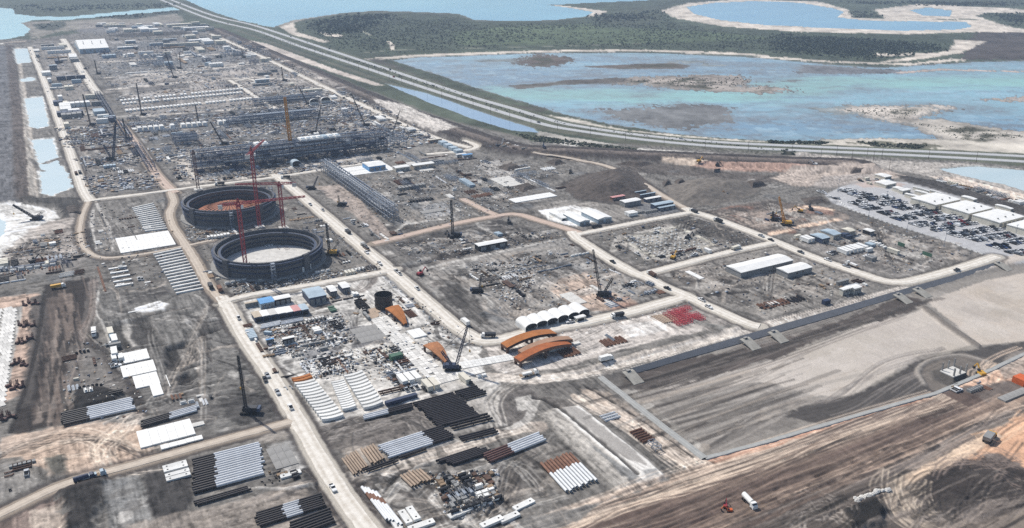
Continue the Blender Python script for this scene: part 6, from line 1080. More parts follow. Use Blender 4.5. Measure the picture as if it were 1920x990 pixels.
# lamp masts of the car park
def truck(c, rz, label, kind, m, group=None):
    t = root('site_truck', label, 'truck', (*c, gz(*c) + .1), rz, group)
    MB().box(-4.3, 3.0, -.5, .5, .7, 1.0).build('chassis', M_blk, t); cb = MB().prism([(2.0, .7), (2.0, 2.9), (3.3, 2.9), (4.0, 2.0), (4.3, 1.9), (4.3, .6)], -1.2, 1.2).build('cab', m if kind != 'dump' else M_white, t); MB().box(3.45, 3.85, -1.0, 1.0, 2.05, 2.75).build('windscreen', M_glass, cb)
    if kind == 'dump': MB().prism([(-4.4, 1.1), (-4.6, 2.7), (1.8, 2.9), (1.7, 1.05)], -1.25, 1.25).build('tipper_body', m, t)
    elif kind == 'tank': MB().tube((-4.4, 0, 2.1), (1.6, 0, 2.1), 1.15, 14).build('water_tank', m, t)
    elif kind == 'flat': MB().box(-6.5, 1.7, -1.25, 1.25, 1.05, 1.3).build('flatbed', M_wood, t); MB().box(-5, .5, -1, 1, 1.31, 2.3).build('load', m, t)
    else: MB().box(-4.5, 1.7, -1.25, 1.25, 1.05, 3.4).build('box_body', m, t)
    for x in (-3.6, -2.3, 3.2):
        for s in (-1, 1): MB().tube((x, s * .85, .5), (x, s * 1.22, .5), .5, 10).build('wheel', M_tyre, t)
    return t
AX, AY = 0.0, R(90)
def along(px, py, qx, qy): a, b = P(px, py), P(qx, qy); return math.atan2(b[1] - a[1], b[0] - a[0])
for x, y, q, kd, m, lb in [(872, 607, (850, 608 - 20), 'box', M_white, 'white box truck on the bend of the central haul road'), (652, 437, (620, 412), 'dump', M_blk, 'dark dump truck highest of three on the central haul road'), (682, 463, (650, 438), 'dump', M_grey, 'grey dump truck second of three on the central haul road'), (686, 467, (655, 442), 'flat', M_blk, 'dark flatbed third of three on the central haul road'), (915, 633, (890, 634), 'dump', M_blk, 'dark truck at the outer bend of the central haul road'),
    (1221, 517, (1200, 505), 'dump', M_brown, 'brown dump truck on the haul road junction'), (1157, 595, (1100, 606), 'dump', M_blk, 'dark truck on the haul road above the red frames'), (1119, 427, (1160, 420), 'tank', M_blk, 'dark tanker below the white tents'), (1595, 498, (1570, 488), 'flat', M_white, 'white flatbed on the road left of the car park'), (150, 325, (140, 300), 'dump', M_blk, 'dark truck on the left long haul road'), (143, 327, (133, 302), 'dump', M_brown, 'brown truck beside the dark one on the left haul road'), (257, 277, (245, 258), 'dump', M_brown, 'brown truck on the tan road'), (285, 304, (272, 285), 'dump', M_brown, 'second brown truck on the tan road'), (126, 260, (118, 240), 'flat', M_blk, 'dark truck far along the left haul road'), (535, 335, (500, 338), 'dump', M_blk, 'dark truck at the head of the central road'), (412, 347, (380, 350), 'dump', M_blk, 'dark truck on the cross road above the tanks'), (427, 336, (400, 340), 'flat', M_blk, 'dark flatbed on the tan strip below the pipe rack'),
    (395, 540, (380, 510), 'box', M_blk, 'dark truck at the corner near the open tank'), (412, 545, (400, 520), 'box', M_rust2, 'brown truck beside the dark one near the open tank'), (160, 902, (200, 890), 'tank', M_navy, 'navy tanker truck on the tan track by the black heap'), (180, 896, (220, 884), 'flat', M_bgrey, 'pale flatbed ahead of the navy tanker'), (1300, 398, (1280, 390), 'dump', M_blk, 'dark truck at the crossing by the trailer cluster'), (1346, 416, (1320, 406), 'dump', M_blk, 'dark truck on the road below the stockpile'), (1405, 944, (1420, 960), 'tank', M_white, 'white tanker on the brown haul track'), (177, 628, (178, 655), 'box', M_white, 'white truck on the rutted track by the black fill'), (995, 704, (1020, 698), 'flat', M_white, 'white flatbed below the arched girders'), (1137, 676, (1160, 670), 'box', M_white, 'white truck on the track below the arched girders'), (1380, 468, (1400, 462), 'dump', M_cream, 'cream truck on the short cross road'), (110, 540, (130, 537), 'dump', M_yel, 'yellow truck at the head of the black fill')]:
    truck(P(x, y), along(x, y, *q), lb, kd, m)
for x, y, q, ci, lb in [(545, 766, (530, 740), 0, 'white pickup on the lower haul road'), (497, 714, (500, 722), 1, 'black pickup at the edge of the lower haul road'), (1340, 455, (1350, 450), 0, 'white pickup by the staked plot'), (1230, 437, (1260, 428), 0, 'white pickup left above the staked plot'), (1160, 465, (1180, 470), 1, 'black pickup beside the staked plot'), (1195, 478, (1180, 470), 0, 'white pickup below the staked plot corner'), (1302, 478, (1320, 474), 0, 'white pickup on the track below the staked plot')]:
    tag(put('pickup_truck', CARM['pickup', ci], None, (*P(x, y), gz(*P(x, y)) + .3), along(x, y, *q)), lb, 'pickup')
for k in range(16):
    s = random.random(); c = (hu if k % 2 else hl); q = c[int(30 + s * (len(c) - 70))]; i_ = int(30 + s * (len(c) - 70)); rz = math.atan2(*(c[i_ + 1] - c[i_])[::-1]); ci = k % 6; kd = ['sedan', 'van', 'pickup'][k % 3]
    if abs(math.atan2(q[0], q[1]) - HEAD) > R(33): continue
    tag(put('highway_' + kd, CARM[kd, ci], None, (*q, gz(*q) + .45), rz), '%s %s driving on the highway, %s of the spaced-out cars' % (CARN[ci], kd, nth(k)), 'car', 'cars on the highway')
# big yellow hauler on the sand
c = P(1855, 824); t = root('articulated_hauler', 'big yellow and black hauler on the orange sand at lower right', 'truck', (*c, gz(*c)), R(15)); MB().prism([(-5, 1.6), (-5.4, 3.6), (1.2, 3.9), (1.0, 1.5)], -1.7, 1.7).build('dump_body', M_grey, t); MB().prism([(1.4, 1.0), (1.4, 3.4), (2.8, 3.4), (3.1, 2.3), (5, 2.0), (5, .9)], -1.5, 1.5).build('cab', M_yel, t); MB().box(2.85, 3.15, -1.2, 1.2, 2.4, 3.2).build('windscreen', M_glass, t)
for x in (-3.8, -2.0, 3.6):
    for s in (-1, 1): MB().tube((x, s * 1.1, .85), (x, s * 1.75, .85), .85, 14).build('wheel', M_tyre, t)
# excavator, loader
def excavator(c, rz, label, m, s=1.0, group=None):
    t = root('excavator', label, 'excavator', (*c, gz(*c)), rz, group)
    for y in (-1, 1): MB().prism([(-2 * s, .4 * s), (-1.7 * s, 0), (1.7 * s, 0), (2 * s, .4 * s), (1.8 * s, .9 * s), (-1.8 * s, .9 * s)], y * 1.15 * s - .3 * s, y * 1.15 * s + .3 * s).build('track', M_tyre, t)
    MB().box(-2 * s, 1.4 * s, -1.3 * s, 1.3 * s, 1.0 * s, 2.1 * s, top=(.1, .1)).build('upper_body', m, t); MB().box(.2 * s, 1.6 * s, .4 * s, 1.3 * s, 2.11 * s, 3.1 * s, top=(.15, .05)).build('cab', M_glass, t); MB().bar((1.3 * s, -.2, 1.9 * s), (4.0 * s, -.2, 4.4 * s), .5 * s).build('boom', m, t); MB().bar((4.0 * s, -.2, 4.4 * s), (5.6 * s, -.2, 2.0 * s), .38 * s).build('stick', m, t); MB().prism([(5.2 * s, 1.9 * s), (6.2 * s, 1.9 * s), (6.0 * s, .9 * s), (5.1 * s, .8 * s)], -.7 * s, .3 * s).build('bucket', M_blk, t); return t
for x, y, m, rz, lb in [(788, 516, M_red, .3, 'red excavator at the edge of the central haul road'), (1500, 398, M_yel, 2.2, 'yellow excavator beyond the yellow crane'), (1520, 395, M_blk, 1, 'dark excavator in the excavation plot'), (1345, 314, M_blk, .5, 'dark excavator on the orange cut'), (1310, 310, M_yel, .2, 'yellow excavator left of the orange cut'), (1527, 316, M_white, 2, 'pale excavator by the levee end'), (1365, 368, M_yelo, 2.5, 'ochre excavator on the grey stockpile'), (1378, 362, M_blk, 2.5, 'dark excavator on the grey stockpile'), (1070, 325, M_blk, 1, 'dark excavator beside the dark stockpile'), (1020, 285, M_navy, 1.2, 'navy excavator at the levee foot'), (845, 446, M_blk, 1.8, 'dark excavator beside the drilling mast'), (336, 335, M_blk, .4, 'dark machine left below the pipe rack'), (1360, 950, M_red, .8, 'red excavator on the brown haul track'), (1368, 957, M_orng, 2.6, 'small orange machine on the brown haul track'), (62, 492, M_blk, .4, 'dark excavator in the left laydown yard'), (955, 420, M_blk, 1.2, 'dark excavator near the pink road bend'), (1645, 640, M_yel, 1.2, 'yellow loader on the basin floor edge') if False else (1840, 700, M_yel, 1.2, 'yellow loader beside the round pit'), (1262, 485, M_yel, .5, 'yellow loader below the staked plot'), (160, 130, M_blk, .5, 'dark excavator on the far white road'), (1290, 448, M_blk, .2, 'dark excavator on the staked plot')]: excavator(P(x, y), rz, lb, m, .6 if y > 900 else 1.15)
# ------------------------------------------------------------------ yard stock scattered in its yards
def lib():
    o = {}
    def crate(m): return MB().box(-1.2, 1.2, -.9, .9, .15, 1.3).box(-1.2, 1.2, -.9, -.7, 0, .15).box(-1.2, 1.2, .7, .9, 0, .15).box(-1.25, -1.1, -.95, .95, .15, 1.4).box(1.1, 1.25, -.95, .95, .15, 1.4).mesh('crate', m)
    def bundle(m, L): b = MB(); [b.tube((-L / 2 + random.uniform(-.3, .3), y, .35 + z), (L / 2 + random.uniform(-.3, .3), y, .35 + z), .22, 7) for y, z in ((-.5, 0), (0, 0), (.5, 0), (-.25, .42), (.25, .42))]; b.box(-L * .3, -L * .3 + .2, -.8, .8, 0, .13).box(L * .3, L * .3 + .2, -.8, .8, 0, .13); return b.mesh('pipe_bundle', m)
    def beams(m, L): b = MB(); [b.box(-L / 2, L / 2, y - .15, y + .15, z, z + .08).box(-L / 2, L / 2, y - .03, y + .03, z + .08, z + .42).box(-L / 2, L / 2, y - .15, y + .15, z + .42, z + .5) for y, z in ((-.8, .1), (-.3, .1), (.2, .1), (.7, .1), (-.5, .62), (.1, .62))]; b.box(-L * .3, -L * .3 + .2, -1, 1, 0, .1).box(L * .3, L * .3 + .2, -1, 1, 0, .1); return b.mesh('beam_bundle', m)
    def contn(m): b = MB().box(-3.05, 3.05, -1.22, 1.22, .05, 2.6); [b.box(u - .12, u + .12, -1.27, 1.27, .2, 2.45) for u in np.linspace(-2.8, 2.8, 12)]; b.box(3.05, 3.1, -1.1, 1.1, .15, 2.5); return b.mesh('storage_container', m)
    def genset(m): return MB().box(-1.8, 1.8, -.8, .8, .3, 1.9, top=(.08, .08)).box(-1.9, 1.9, -.85, .85, .1, .3).tube((1.2, 0, 1.9), (1.2, 0, 2.5), .12, 6).box(-1.85, -1.79, -.5, .5, .6, 1.6).mesh('generator', m)
    def reel(m): return MB().tube((0, -.6, 1.0), (0, -.5, 1.0), 1.0, 14).tube((0, .5, 1.0), (0, .6, 1.0), 1.0, 14).tube((0, -.5, 1.0), (0, .5, 1.0), .6, 12).mesh('cable_reel', m)
    def cabin(m): return MB().box(-4.5, 4.5, -1.5, 1.5, .4, 3.0).box(-4.6, 4.6, -1.6, 1.6, 3.0, 3.15).box(-3.5, -2.6, -1.54, -1.5, .45, 2.5).box(.5, 2.0, -1.54, -1.5, 1.4, 2.3).box(-4.3, -3.9, -1.4, 1.4, 0, .4).box(3.9, 4.3, -1.4, 1.4, 0, .4).mesh('site_cabin', m)
    def skid(m): b = MB().box(-2.2, 2.2, -1.3, 1.3, .1, .35); b.tube((-1.8, 0, 1.3), (1.8, 0, 1.3), .8, 10); [b.bar((u, v, .35), (u, v, 2.3), .14) for u in (-2.1, 2.1) for v in (-1.2, 1.2)]; b.bar((-2.1, -1.2, 2.3), (2.1, -1.2, 2.3), .14).bar((-2.1, 1.2, 2.3), (2.1, 1.2, 2.3), .14); return b.mesh('equipment_skid', m)
    def spool(m): b = MB().tube((-2.5, 0, .6), (1.5, 0, .6), .35, 9).tube((1.5, 0, .6), (2.2, 1.4, .6), .35, 9).tube((-2.6, 0, .6), (-2.45, 0, .6), .55, 10); b.box(-1.5, -1.3, -.5, .5, 0, .3).box(.8, 1.0, -.5, .5, 0, .3); return b.mesh('pipe_spool', m)
    def stackm(m): b = MB(); [b.box(-2.4 + random.uniform(-.15, .15), 2.4, -1.2, 1.2, k * .26, k * .26 + .22) for k in range(random.randint(2, 4))]; return b.mesh('mat_stack', m)
    def dumpst(m): return MB().prism([(-2.6, .9), (-2.2, .1), (2.2, .1), (2.9, 1.8), (-2.9, 1.8)], -1.1, 1.1).mesh('waste_skip', m)
    def frame(m): b = MB(); [b.bar((u, v, 0), (u, v, 2.8), .22) for u in (-3, 0, 3) for v in (-1.5, 1.5)]; [b.bar((-3, v, z), (3, v, z), .22) for v in (-1.5, 1.5) for z in (1.3, 2.8)]; [b.bar((u, -1.5, z), (u, 1.5, z), .22) for u in (-3, 0, 3) for z in (1.3, 2.8)]; return b.mesh('steel_module', m)
    for nm, fn, ms in [('crate', crate, ((M_wood, 'timber'), (M_grey, 'grey'), (M_white, 'white'), (M_brown, 'brown'))), ('storage_container', contn, ((M_white, 'white'), (M_cream, 'cream'), (M_white, 'bright white'), (M_steeld, 'slate'), (M_grey, 'grey'), (M_bgrey, 'pale blue'))), ('generator', genset, ((M_white, 'white'), (M_cream, 'cream'), (M_grey, 'grey'))), ('cable_reel', reel, ((M_wood, 'timber'), (M_blk, 'black'))), ('site_cabin', cabin, ((M_white, 'white'), (M_cream, 'cream'))), ('equipment_skid', skid, ((M_steel, 'steel'), (M_white, 'white'), (M_blk, 'black'))), ('pipe_spool', spool, ((M_steel, 'steel'), (M_rust2, 'rusty'), (M_black, 'black'))), ('mat_stack', stackm, ((M_mat, 'pale timber'), (M_wood, 'brown timber'), (M_conw, 'white'))), ('waste_skip', dumpst, ((M_brown, 'brown'), (M_navy, 'navy'), (M_green, 'green'))), ('steel_module', frame, ((M_steel, 'grey'), (M_steeld, 'dark'), (M_steel, 'bare')))]:
        o[nm] = [(fn(m), ad) for m, ad in ms]
    o['pipe_bundle'] = [(bundle(m, L), ad) for m, ad, L in ((M_black, 'black', 9), (M_lblue, 'grey', 8), (M_rust2, 'rusty', 7), (M_pwhite, 'white', 9))]; o['beam_bundle'] = [(beams(m, L), ad) for m, ad, L in ((M_rust2, 'rusty', 8), (M_steel, 'grey', 9), (M_brown, 'brown', 10), (M_black, 'black', 7))]
    return o
SCAT = []
LIB = lib(); CATN = {'crate': 'crate', 'storage_container': 'container', 'generator': 'generator', 'cable_reel': 'cable reel', 'site_cabin': 'cabin', 'equipment_skid': 'equipment', 'pipe_spool': 'pipe spool', 'mat_stack': 'mat stack', 'waste_skip': 'waste skip', 'steel_module': 'steel module', 'pipe_bundle': 'pipe bundle', 'beam_bundle': 'beam bundle', 'pickup': 'pickup', 'footing': 'footing'}
COUNT = {}; OCC = []
def scatter(px, n, kinds, where, big=1.0):
    pts = PP(px); a = np.array(pts); lo, hi = a.min(0), a.max(0); done = 0; tries = 0
    while done < n and tries < n * 12:
        tries += 1; c = lo + (hi - lo) * np.array([random.random(), random.random()])
        if sd_poly(pts, np.array([c[0]]), np.array([c[1]]))[0] > 0: continue
        if any(abs(c[0] - q[0]) < 3.2 * big and abs(c[1] - q[1]) < 2.6 * big for q in OCC[-90:]): continue
        kd = random.choices(list(kinds), list(kinds.values()))[0]; run = random.choice([1, 2, 3, 4, 6, 8]) if kd != 'pickup' else random.choice([1, 2, 3])
        rz = random.choice([0, 0, R(90), R(90), random.uniform(0, 3.1) if run == 1 else 0]) + random.uniform(-.03, .03)
        ci = random.choices(range(4), [.5, .2, .15, .15])[0]; me, ad = (CARM['pickup', ci], CARN[ci]) if kd == 'pickup' else random.choice(LIB[kd]); wy = max(abs(v.co.y) for v in me.vertices) * 2 * big + random.uniform(.25, .9); wx = max(abs(v.co.x) for v in me.vertices) * 2 * big + .5
        ste = np.array([-math.sin(rz), math.cos(rz)]) * wy if random.random() < .7 else np.array([math.cos(rz), math.sin(rz)]) * wx
        for j in range(run):                           # laid down in short rows of the same stock
            q = c + ste * j
            if COUNT.get(kd, 0) >= 295 or done >= n or (j and sd_poly(pts, np.array([q[0]]), np.array([q[1]]))[0] > 0): break
            if kd == 'pickup':
                if random.random() < .5: ci = random.choices(range(4), [.5, .2, .15, .15])[0]
                me, ad = CARM['pickup', ci], CARN[ci]
            o = put('pickup_truck' if kd == 'pickup' else kd, me, None, (q[0], q[1], gz(*q) - .03), rz + random.uniform(-.02, .02)); OCC.append(q); COUNT[kd] = COUNT.get(kd, 0) + 1; done += 1
            if big != 1.0 and kd != 'pickup': o.scale = (big, big, big)
            nm = kd.replace('_', ' '); tag(o, '%s %s %s' % (ad, nm, where), CATN[kd], '%ss %s' % (nm, where)); SCAT.append(o)
YARD = dict(crate=4, storage_container=1.2, generator=1, cable_reel=1, equipment_skid=1.5, pipe_spool=2.5, mat_stack=2, waste_skip=.5, pipe_bundle=2, beam_bundle=2.5, pickup=.8)
OFFI = dict(storage_container=2, site_cabin=1.5, generator=1, pickup=3, crate=1); STEEL = dict(steel_module=3, beam_bundle=3, pipe_spool=3, pipe_bundle=2, equipment_skid=2, crate=1.5, storage_container=.7, mat_stack=1)
for q, n, kd, wh in [([(490, 615), (640, 590), (660, 640), (560, 672), (510, 665)], 105, YARD, 'in the packed central yard'), ([(455, 600), (500, 640), (560, 735), (530, 735)], 26, YARD, 'along the right edge of the lower haul road'), ([(560, 680), (650, 660), (660, 700), (580, 712)], 40, YARD, 'above the curved girders'), ([(680, 660), (740, 650), (790, 715), (760, 735), (700, 690)], 55, YARD, 'left of the lower mat runway'), ([(600, 560), (680, 545), (700, 600), (650, 610)], 36, YARD, 'left of the black steel ring'), ([(740, 548), (780, 560), (850, 640), (800, 640)], 18, YARD, 'between the petal plates and the haul road'),
    ([(430, 535), (560, 515), (700, 498), (715, 505), (560, 535), (440, 552)], 46, YARD, 'between the open tank and the cross road'), ([(525, 440), (600, 425), (670, 490), (640, 505), (620, 470)], 36, YARD, 'right of the open tank'), ([(530, 380), (560, 370), (620, 420), (600, 428), (545, 430)], 30, YARD, 'right of the orange-domed tank'), ([(345, 425), (410, 430), (480, 432), (470, 440), (400, 450), (350, 450)], 34, YARD, 'between the two round tanks'), ([(465, 462), (500, 452), (545, 452), (540, 470), (500, 478)], 12, YARD, 'standing on the floor inside the open tank'), ([(385, 500), (420, 525), (500, 525), (440, 540), (395, 530)], 20, YARD, 'in front of the open tank'),
    ([(875, 500), (1010, 480), (1060, 470), (1080, 500), (1000, 530), (960, 590), (900, 560)], 90, YARD, 'in the cluttered plot right of the haul road'), ([(1010, 470), (1070, 455), (1250, 545), (1200, 560), (1100, 500)], 46, YARD, 'along the haul road beside the crawler crane'), ([(1080, 560), (1160, 555), (1180, 570), (1100, 585)], 14, YARD, 'on the sandy pad by the crawler crane'), ([(880, 440), (1000, 430), (1040, 440), (860, 485), (800, 485)], 34, YARD, 'below the pink road'), ([(640, 400), (700, 430), (760, 440), (720, 455), (660, 420)], 30, YARD, 'between the pipe bridge and the haul road'),
    ([(740, 340), (900, 315), (940, 360), (820, 390), (760, 380)], 100, STEEL, 'in the dark plots above the pink road'), ([(600, 285), (760, 275), (900, 300), (760, 330)], 70, STEEL, 'around the white offices'), ([(900, 300), (1040, 310), (1060, 360), (960, 395), (930, 350)], 56, STEEL, 'left of the dark stockpile'), ([(940, 272), (1010, 282), (960, 290), (900, 282)], 22, YARD, 'at the foot of the levee'), ([(1180, 400), (1290, 390), (1270, 400), (1180, 412)], 12, OFFI, 'in front of the trailer cluster'), ([(1130, 440), (1180, 430), (1250, 425), (1160, 470)], 12, YARD, 'left of the staked plot'), ([(1220, 480), (1330, 462), (1345, 470), (1240, 492)], 16, OFFI, 'below the staked plot'),
    ([(1490, 445), (1580, 440), (1640, 450), (1700, 475), (1640, 490), (1560, 480)], 44, OFFI, 'in the plot left of the car park'), ([(1390, 395), (1480, 385), (1540, 400), (1460, 428)], 20, YARD, 'in the excavation plot'), ([(1520, 545), (1560, 520), (1640, 530), (1600, 550)], 22, YARD, 'around the white L-shaped office'), ([(1410, 580), (1500, 552), (1530, 550), (1440, 582)], 20, dict(beam_bundle=4, mat_stack=2, pipe_bundle=2), 'laid out above the basin track'), ([(1580, 340), (1640, 335), (1690, 340), (1640, 350)], 14, OFFI, 'at the far end of the car park'), ([(1740, 332), (1920, 378), (1920, 388), (1790, 350)], 70, dict(crate=3, storage_container=1, pipe_bundle=2, steel_module=1.5, generator=1), 'on the pale strip beyond the car park'),
    ([(0, 485), (100, 470), (150, 440), (110, 430), (60, 450), (10, 470)], 60, YARD, 'in the left laydown yard by the tailings'), ([(0, 490), (150, 478), (120, 510), (0, 535)], 70, STEEL, 'in the dark left laydown yard'), ([(165, 390), (250, 388), (300, 440), (215, 470), (180, 460)], 36, YARD, 'left of the upper beam ladder'), ([(170, 480), (260, 500), (300, 540), (190, 550)], 22, YARD, 'around the white slab strips'), ([(130, 650), (170, 640), (240, 730), (180, 770), (120, 790)], 26, YARD, 'between the black fill and the white decks'), ([(200, 610), (225, 660), (232, 700), (215, 690)], 12, OFFI, 'along the rutted track left of the white decks'), ([(310, 725), (400, 745), (380, 760), (320, 760)], 12, YARD, 'right of the white decks'),
    ([(0, 860), (60, 860), (90, 890), (20, 930)], 14, YARD, 'at the lower left corner'), ([(480, 890), (560, 880), (570, 900), (500, 915)], 12, YARD, 'below the grey paved pad'), ([(810, 900), (920, 885), (935, 940), (850, 965)], 66, dict(crate=5, equipment_skid=1, pipe_spool=2, generator=1), 'inside the round track'), ([(720, 700), (770, 740), (900, 720), (930, 700), (860, 715)], 22, OFFI, 'along the mats below the navy crane'), ([(1020, 650), (1160, 615), (1240, 605), (1180, 640), (1060, 675)], 16, dict(beam_bundle=3, mat_stack=2, crate=1), 'on the pale yard right of the arched girders'), ([(1080, 745), (1180, 800), (1270, 858), (1240, 855), (1150, 795)], 10, dict(pipe_bundle=3, steel_module=1), 'along the sandy track by the basin'), ([(1760, 715), (1880, 715), (1860, 740), (1790, 735)], 14, YARD, 'around the round pit'),
    ([(110, 245), (225, 235), (300, 345), (175, 362)], 150, STEEL, 'left of the tan road'), ([(230, 225), (330, 235), (370, 275), (330, 330), (290, 300)], 90, STEEL, 'between the tan road and the pipe rack'), ([(340, 330), (560, 300), (600, 315), (520, 325), (350, 345)], 50, STEEL, 'in front of the long pipe rack'), ([(240, 225), (620, 185), (760, 245), (430, 265)], 230, STEEL, 'in the rows behind the long pipe rack'), ([(480, 150), (640, 172), (800, 258), (740, 262), (600, 195)], 150, OFFI | STEEL, 'by the far haul road'), ([(190, 150), (540, 122), (600, 150), (240, 185)], 90, STEEL, 'in the far sandy plots')]: scatter(q, n, kd, wh, .74 if kd is YARD else 1.0)
for q, n, kd, wh in [([(180, 92), (460, 84), (540, 115), (220, 140)], 190, STEEL, 'in the far grey plots'), ([(60, 85), (120, 80), (180, 165), (110, 190)], 60, STEEL, 'between the two far white roads'), ([(180, 48), (380, 44), (410, 62), (220, 68)], 120, dict(steel_module=2, storage_container=2, site_cabin=2), 'in the farthest lot'), ([(210, 70), (400, 66), (440, 84), (240, 92)], 80, OFFI | STEEL, 'around the far warehouses'), ([(95, 190), (170, 180), (220, 235), (120, 240)], 60, STEEL, 'right of the long left haul road')]: scatter(q, n, kd, wh, 2.2)

# each scattered thing gets its own place in its label, counted across the picture
def across_view(o): x, y = o.location[0], o.location[1]; return (x * _ch - y * _sh) / (x * _sh + y * _ch)
byl = {}
for o in SCAT: byl.setdefault(o['label'], []).append(o)
for lb, os_ in byl.items():
    if len(os_) > 1:
        for k, o in enumerate(sorted(os_, key=across_view)): o['label'] = lb + ', ' + nth(k) + ' from left'

bo = []
for k in range(3):
    m = MB(); m.lathe([(.02, 0), (1.1, .1), (1.25, .7), (.8, 1.25), (.02, 1.4)], 8); m.v = [(x * random.uniform(.8, 1.2), y * random.uniform(.8, 1.2), z * random.uniform(.85, 1.1)) for x, y, z in m.v]; bo.append(m.mesh('boulder', M_conc))
for k in range(20):
    s_ = k / 19; x, y = 1604 + 62 * s_, 938 - 20 * s_ + random.uniform(-4, 4); c = P(x, y); o = put('boulder', bo[k % 3], None, (*c, gz(*c) - .1), k); o.scale = (random.uniform(.6, 1.1),) * 3; tag(o, 'pale boulder in the line beside the black heap, %s from left' % nth(k), 'boulder', 'boulders beside the black heap')

for ri_, nm, n in ((0, 'central haul road', 9), (9, 'lower haul road', 5), (5, 'haul road left of the car park', 6), (12, 'long left haul road', 6), (15, 'far right haul road', 6), (3, 'haul road above the red frames', 4)):
    c = dens(curve(ROADS[ri_][0], 8), 5); ks = sorted(random.sample(range(6, len(c) - 6), n))
    for j, k in enumerate(ks):
        d = c[k + 1] - c[k]; sd = random.choice([-1, 1]); q = c[k] + np.array([-d[1], d[0]]) / np.linalg.norm(d) * 2.2 * sd; ci = random.choices(range(4), [.5, .2, .15, .15])[0]
        tag(put('pickup_truck', CARM['pickup', ci], None, (*q, gz(*q) + .32), math.atan2(d[1], d[0]) + (math.pi if sd > 0 else 0)), '%s pickup driving, %s along the %s' % (CARN[ci], nth(j), nm), 'pickup', 'pickups driving on haul roads')
# ------------------------------------------------------------------ soil mounds
def mound(px, h, m, label=None, seed=1, rough=.35):
    pts = PP(px); a = np.array(pts); lo, hi = a.min(0), a.max(0); n = 84; gx, gy = np.meshgrid(np.linspace(lo[0] - 2, hi[0] + 2, n), np.linspace(lo[1] - 2, hi[1] + 2, n)); d = -sd_poly(pts, gx.ravel(), gy.ravel()); w_ = min(hi - lo) * .33
    z = h * sstep(d / w_) * (1 + .7 * fbm(gx.ravel(), gy.ravel(), 18, 5, seed)) + 1.0 * fbm(gx.ravel(), gy.ravel(), 4, 3, seed + 3) * (d > 0) - .5 * (d <= 0)
    me = bpy.data.meshes.new('soil_mound'); me.from_pydata(np.stack([gx.ravel(), gy.ravel(), z], 1).tolist(), [], [(i * n + j, i * n + j + 1, i * n + n + j + 1, i * n + n + j) for i in range(n - 1) for j in range(n - 1)]); me.materials.append(m); me.polygons.foreach_set('use_smooth', [True] * len(me.polygons)); return struct(put('soil_mound', me))
MS1 = mat('dark_stockpile_soil', lin(88, 80, 74), .95, 0, .7, .25, bump=.8); MS2 = mat('grey_stockpile_soil', lin(116, 109, 101), .95, 0, .55, .2, bump=.8); MS3 = mat('pale_heap', lin(176, 168, 156), .95, 0, .3, .3)
mound([(1050, 350), (1090, 328), (1150, 316), (1195, 322), (1225, 350), (1215, 372), (1150, 380), (1080, 372)], 9, MS1, seed=3); mound([(1243, 352), (1285, 336), (1345, 333), (1400, 338), (1432, 350), (1410, 368), (1340, 388), (1270, 384)], 6.5, MS2, seed=5)
for q, h, m in [([(1262, 340), (1280, 336), (1290, 344), (1270, 348)], 4, MS1), ([(1240, 342), (1256, 338), (1262, 347), (1244, 350)], 3.5, MS1), ([(1150, 308), (1185, 302), (1230, 306), (1200, 314)], 3, MS1), ([(1390, 346), (1425, 340), (1440, 348), (1410, 356)], 4, MS1), ([(1560, 310), (1600, 308), (1640, 312), (1590, 318)], 3, MS2), ([(1588, 318), (1625, 314), (1630, 322), (1595, 326)], 3, MS1), ([(1022, 305), (1045, 298), (1062, 306), (1040, 311)], 3.5, MS1), ([(118, 392), (150, 388), (155, 402), (124, 408)], 3, MS1), ([(1500, 372), (1540, 368), (1555, 380), (1510, 384)], 2.5, MS1), ([(930, 312), (960, 305), (985, 315), (950, 322)], 2.5, MS1), ([(960, 350), (990, 342), (1010, 352), (980, 360)], 2.5, MS1)]: mound(q, h, m, seed=random.randint(1, 99))
# ------------------------------------------------------------------ poles
pm = MB().tube((0, 0, -.5), (0, 0, 11), .22, 7, r2=.14).bar((-1.4, 0, 10.2), (1.4, 0, 10.2), .18); [pm.tube((u, 0, 10.25), (u, 0, 10.6), .1, 6) for u in (-1.2, 0, 1.2)]; pme = pm.mesh('utility_pole', M_brown)
pl = dens([tuple(q) for q in offs(hl, -14)] if np.linalg.norm(offs(hl, -14)[60]) < np.linalg.norm(offs(hl, 14)[60]) else [tuple(q) for q in offs(hl, 14)], 45); k = 0
for q in pl:
    if abs(math.atan2(q[0], q[1]) - HEAD) > R(34) or math.hypot(*q) > 2300: continue
    tag(put('utility_pole', pme, None, (*q, gz(*q)), along(900, 205, 960, 217) + R(90)), 'wooden utility pole along the highway, %s counted from the right' % (nth(k) if k < 39 else 'fortieth' if k == 39 else 'forty-' + ORD[k - 40]), 'pole', 'utility poles along the highway'); k += 1
for j, (x, y) in enumerate([(1667, 318), (1637, 303), (1625, 296), (1596, 306), (1538, 303)]): tag(put('utility_pole', pme, None, (*P(x, y), gz(*P(x, y))), .4), 'utility pole on the waste ground beyond the car park, %s from the right' % nth(j), 'pole', 'utility poles near the car park')
lm = MB().tube((0, 0, -.3), (0, 0, 12), .16, 6, r2=.1).box(-1.2, 1.2, -.2, .2, 11.8, 12.1).box(-.5, .5, -.5, .5, -.3, .5).mesh('lamp_mast', M_steel)
for j, (x, y) in enumerate([(1571, 360), (1628, 410), (1660, 384), (1720, 402), (1780, 425), (1838, 452), (1902, 450), (1700, 435), (1770, 462)]): tag(put('lamp_mast', lm, None, (*P(x, y), gz(*P(x, y))), 0), 'lamp mast in the car park, %s from the far end' % nth(j), 'lamp', 'car park lamp masts')
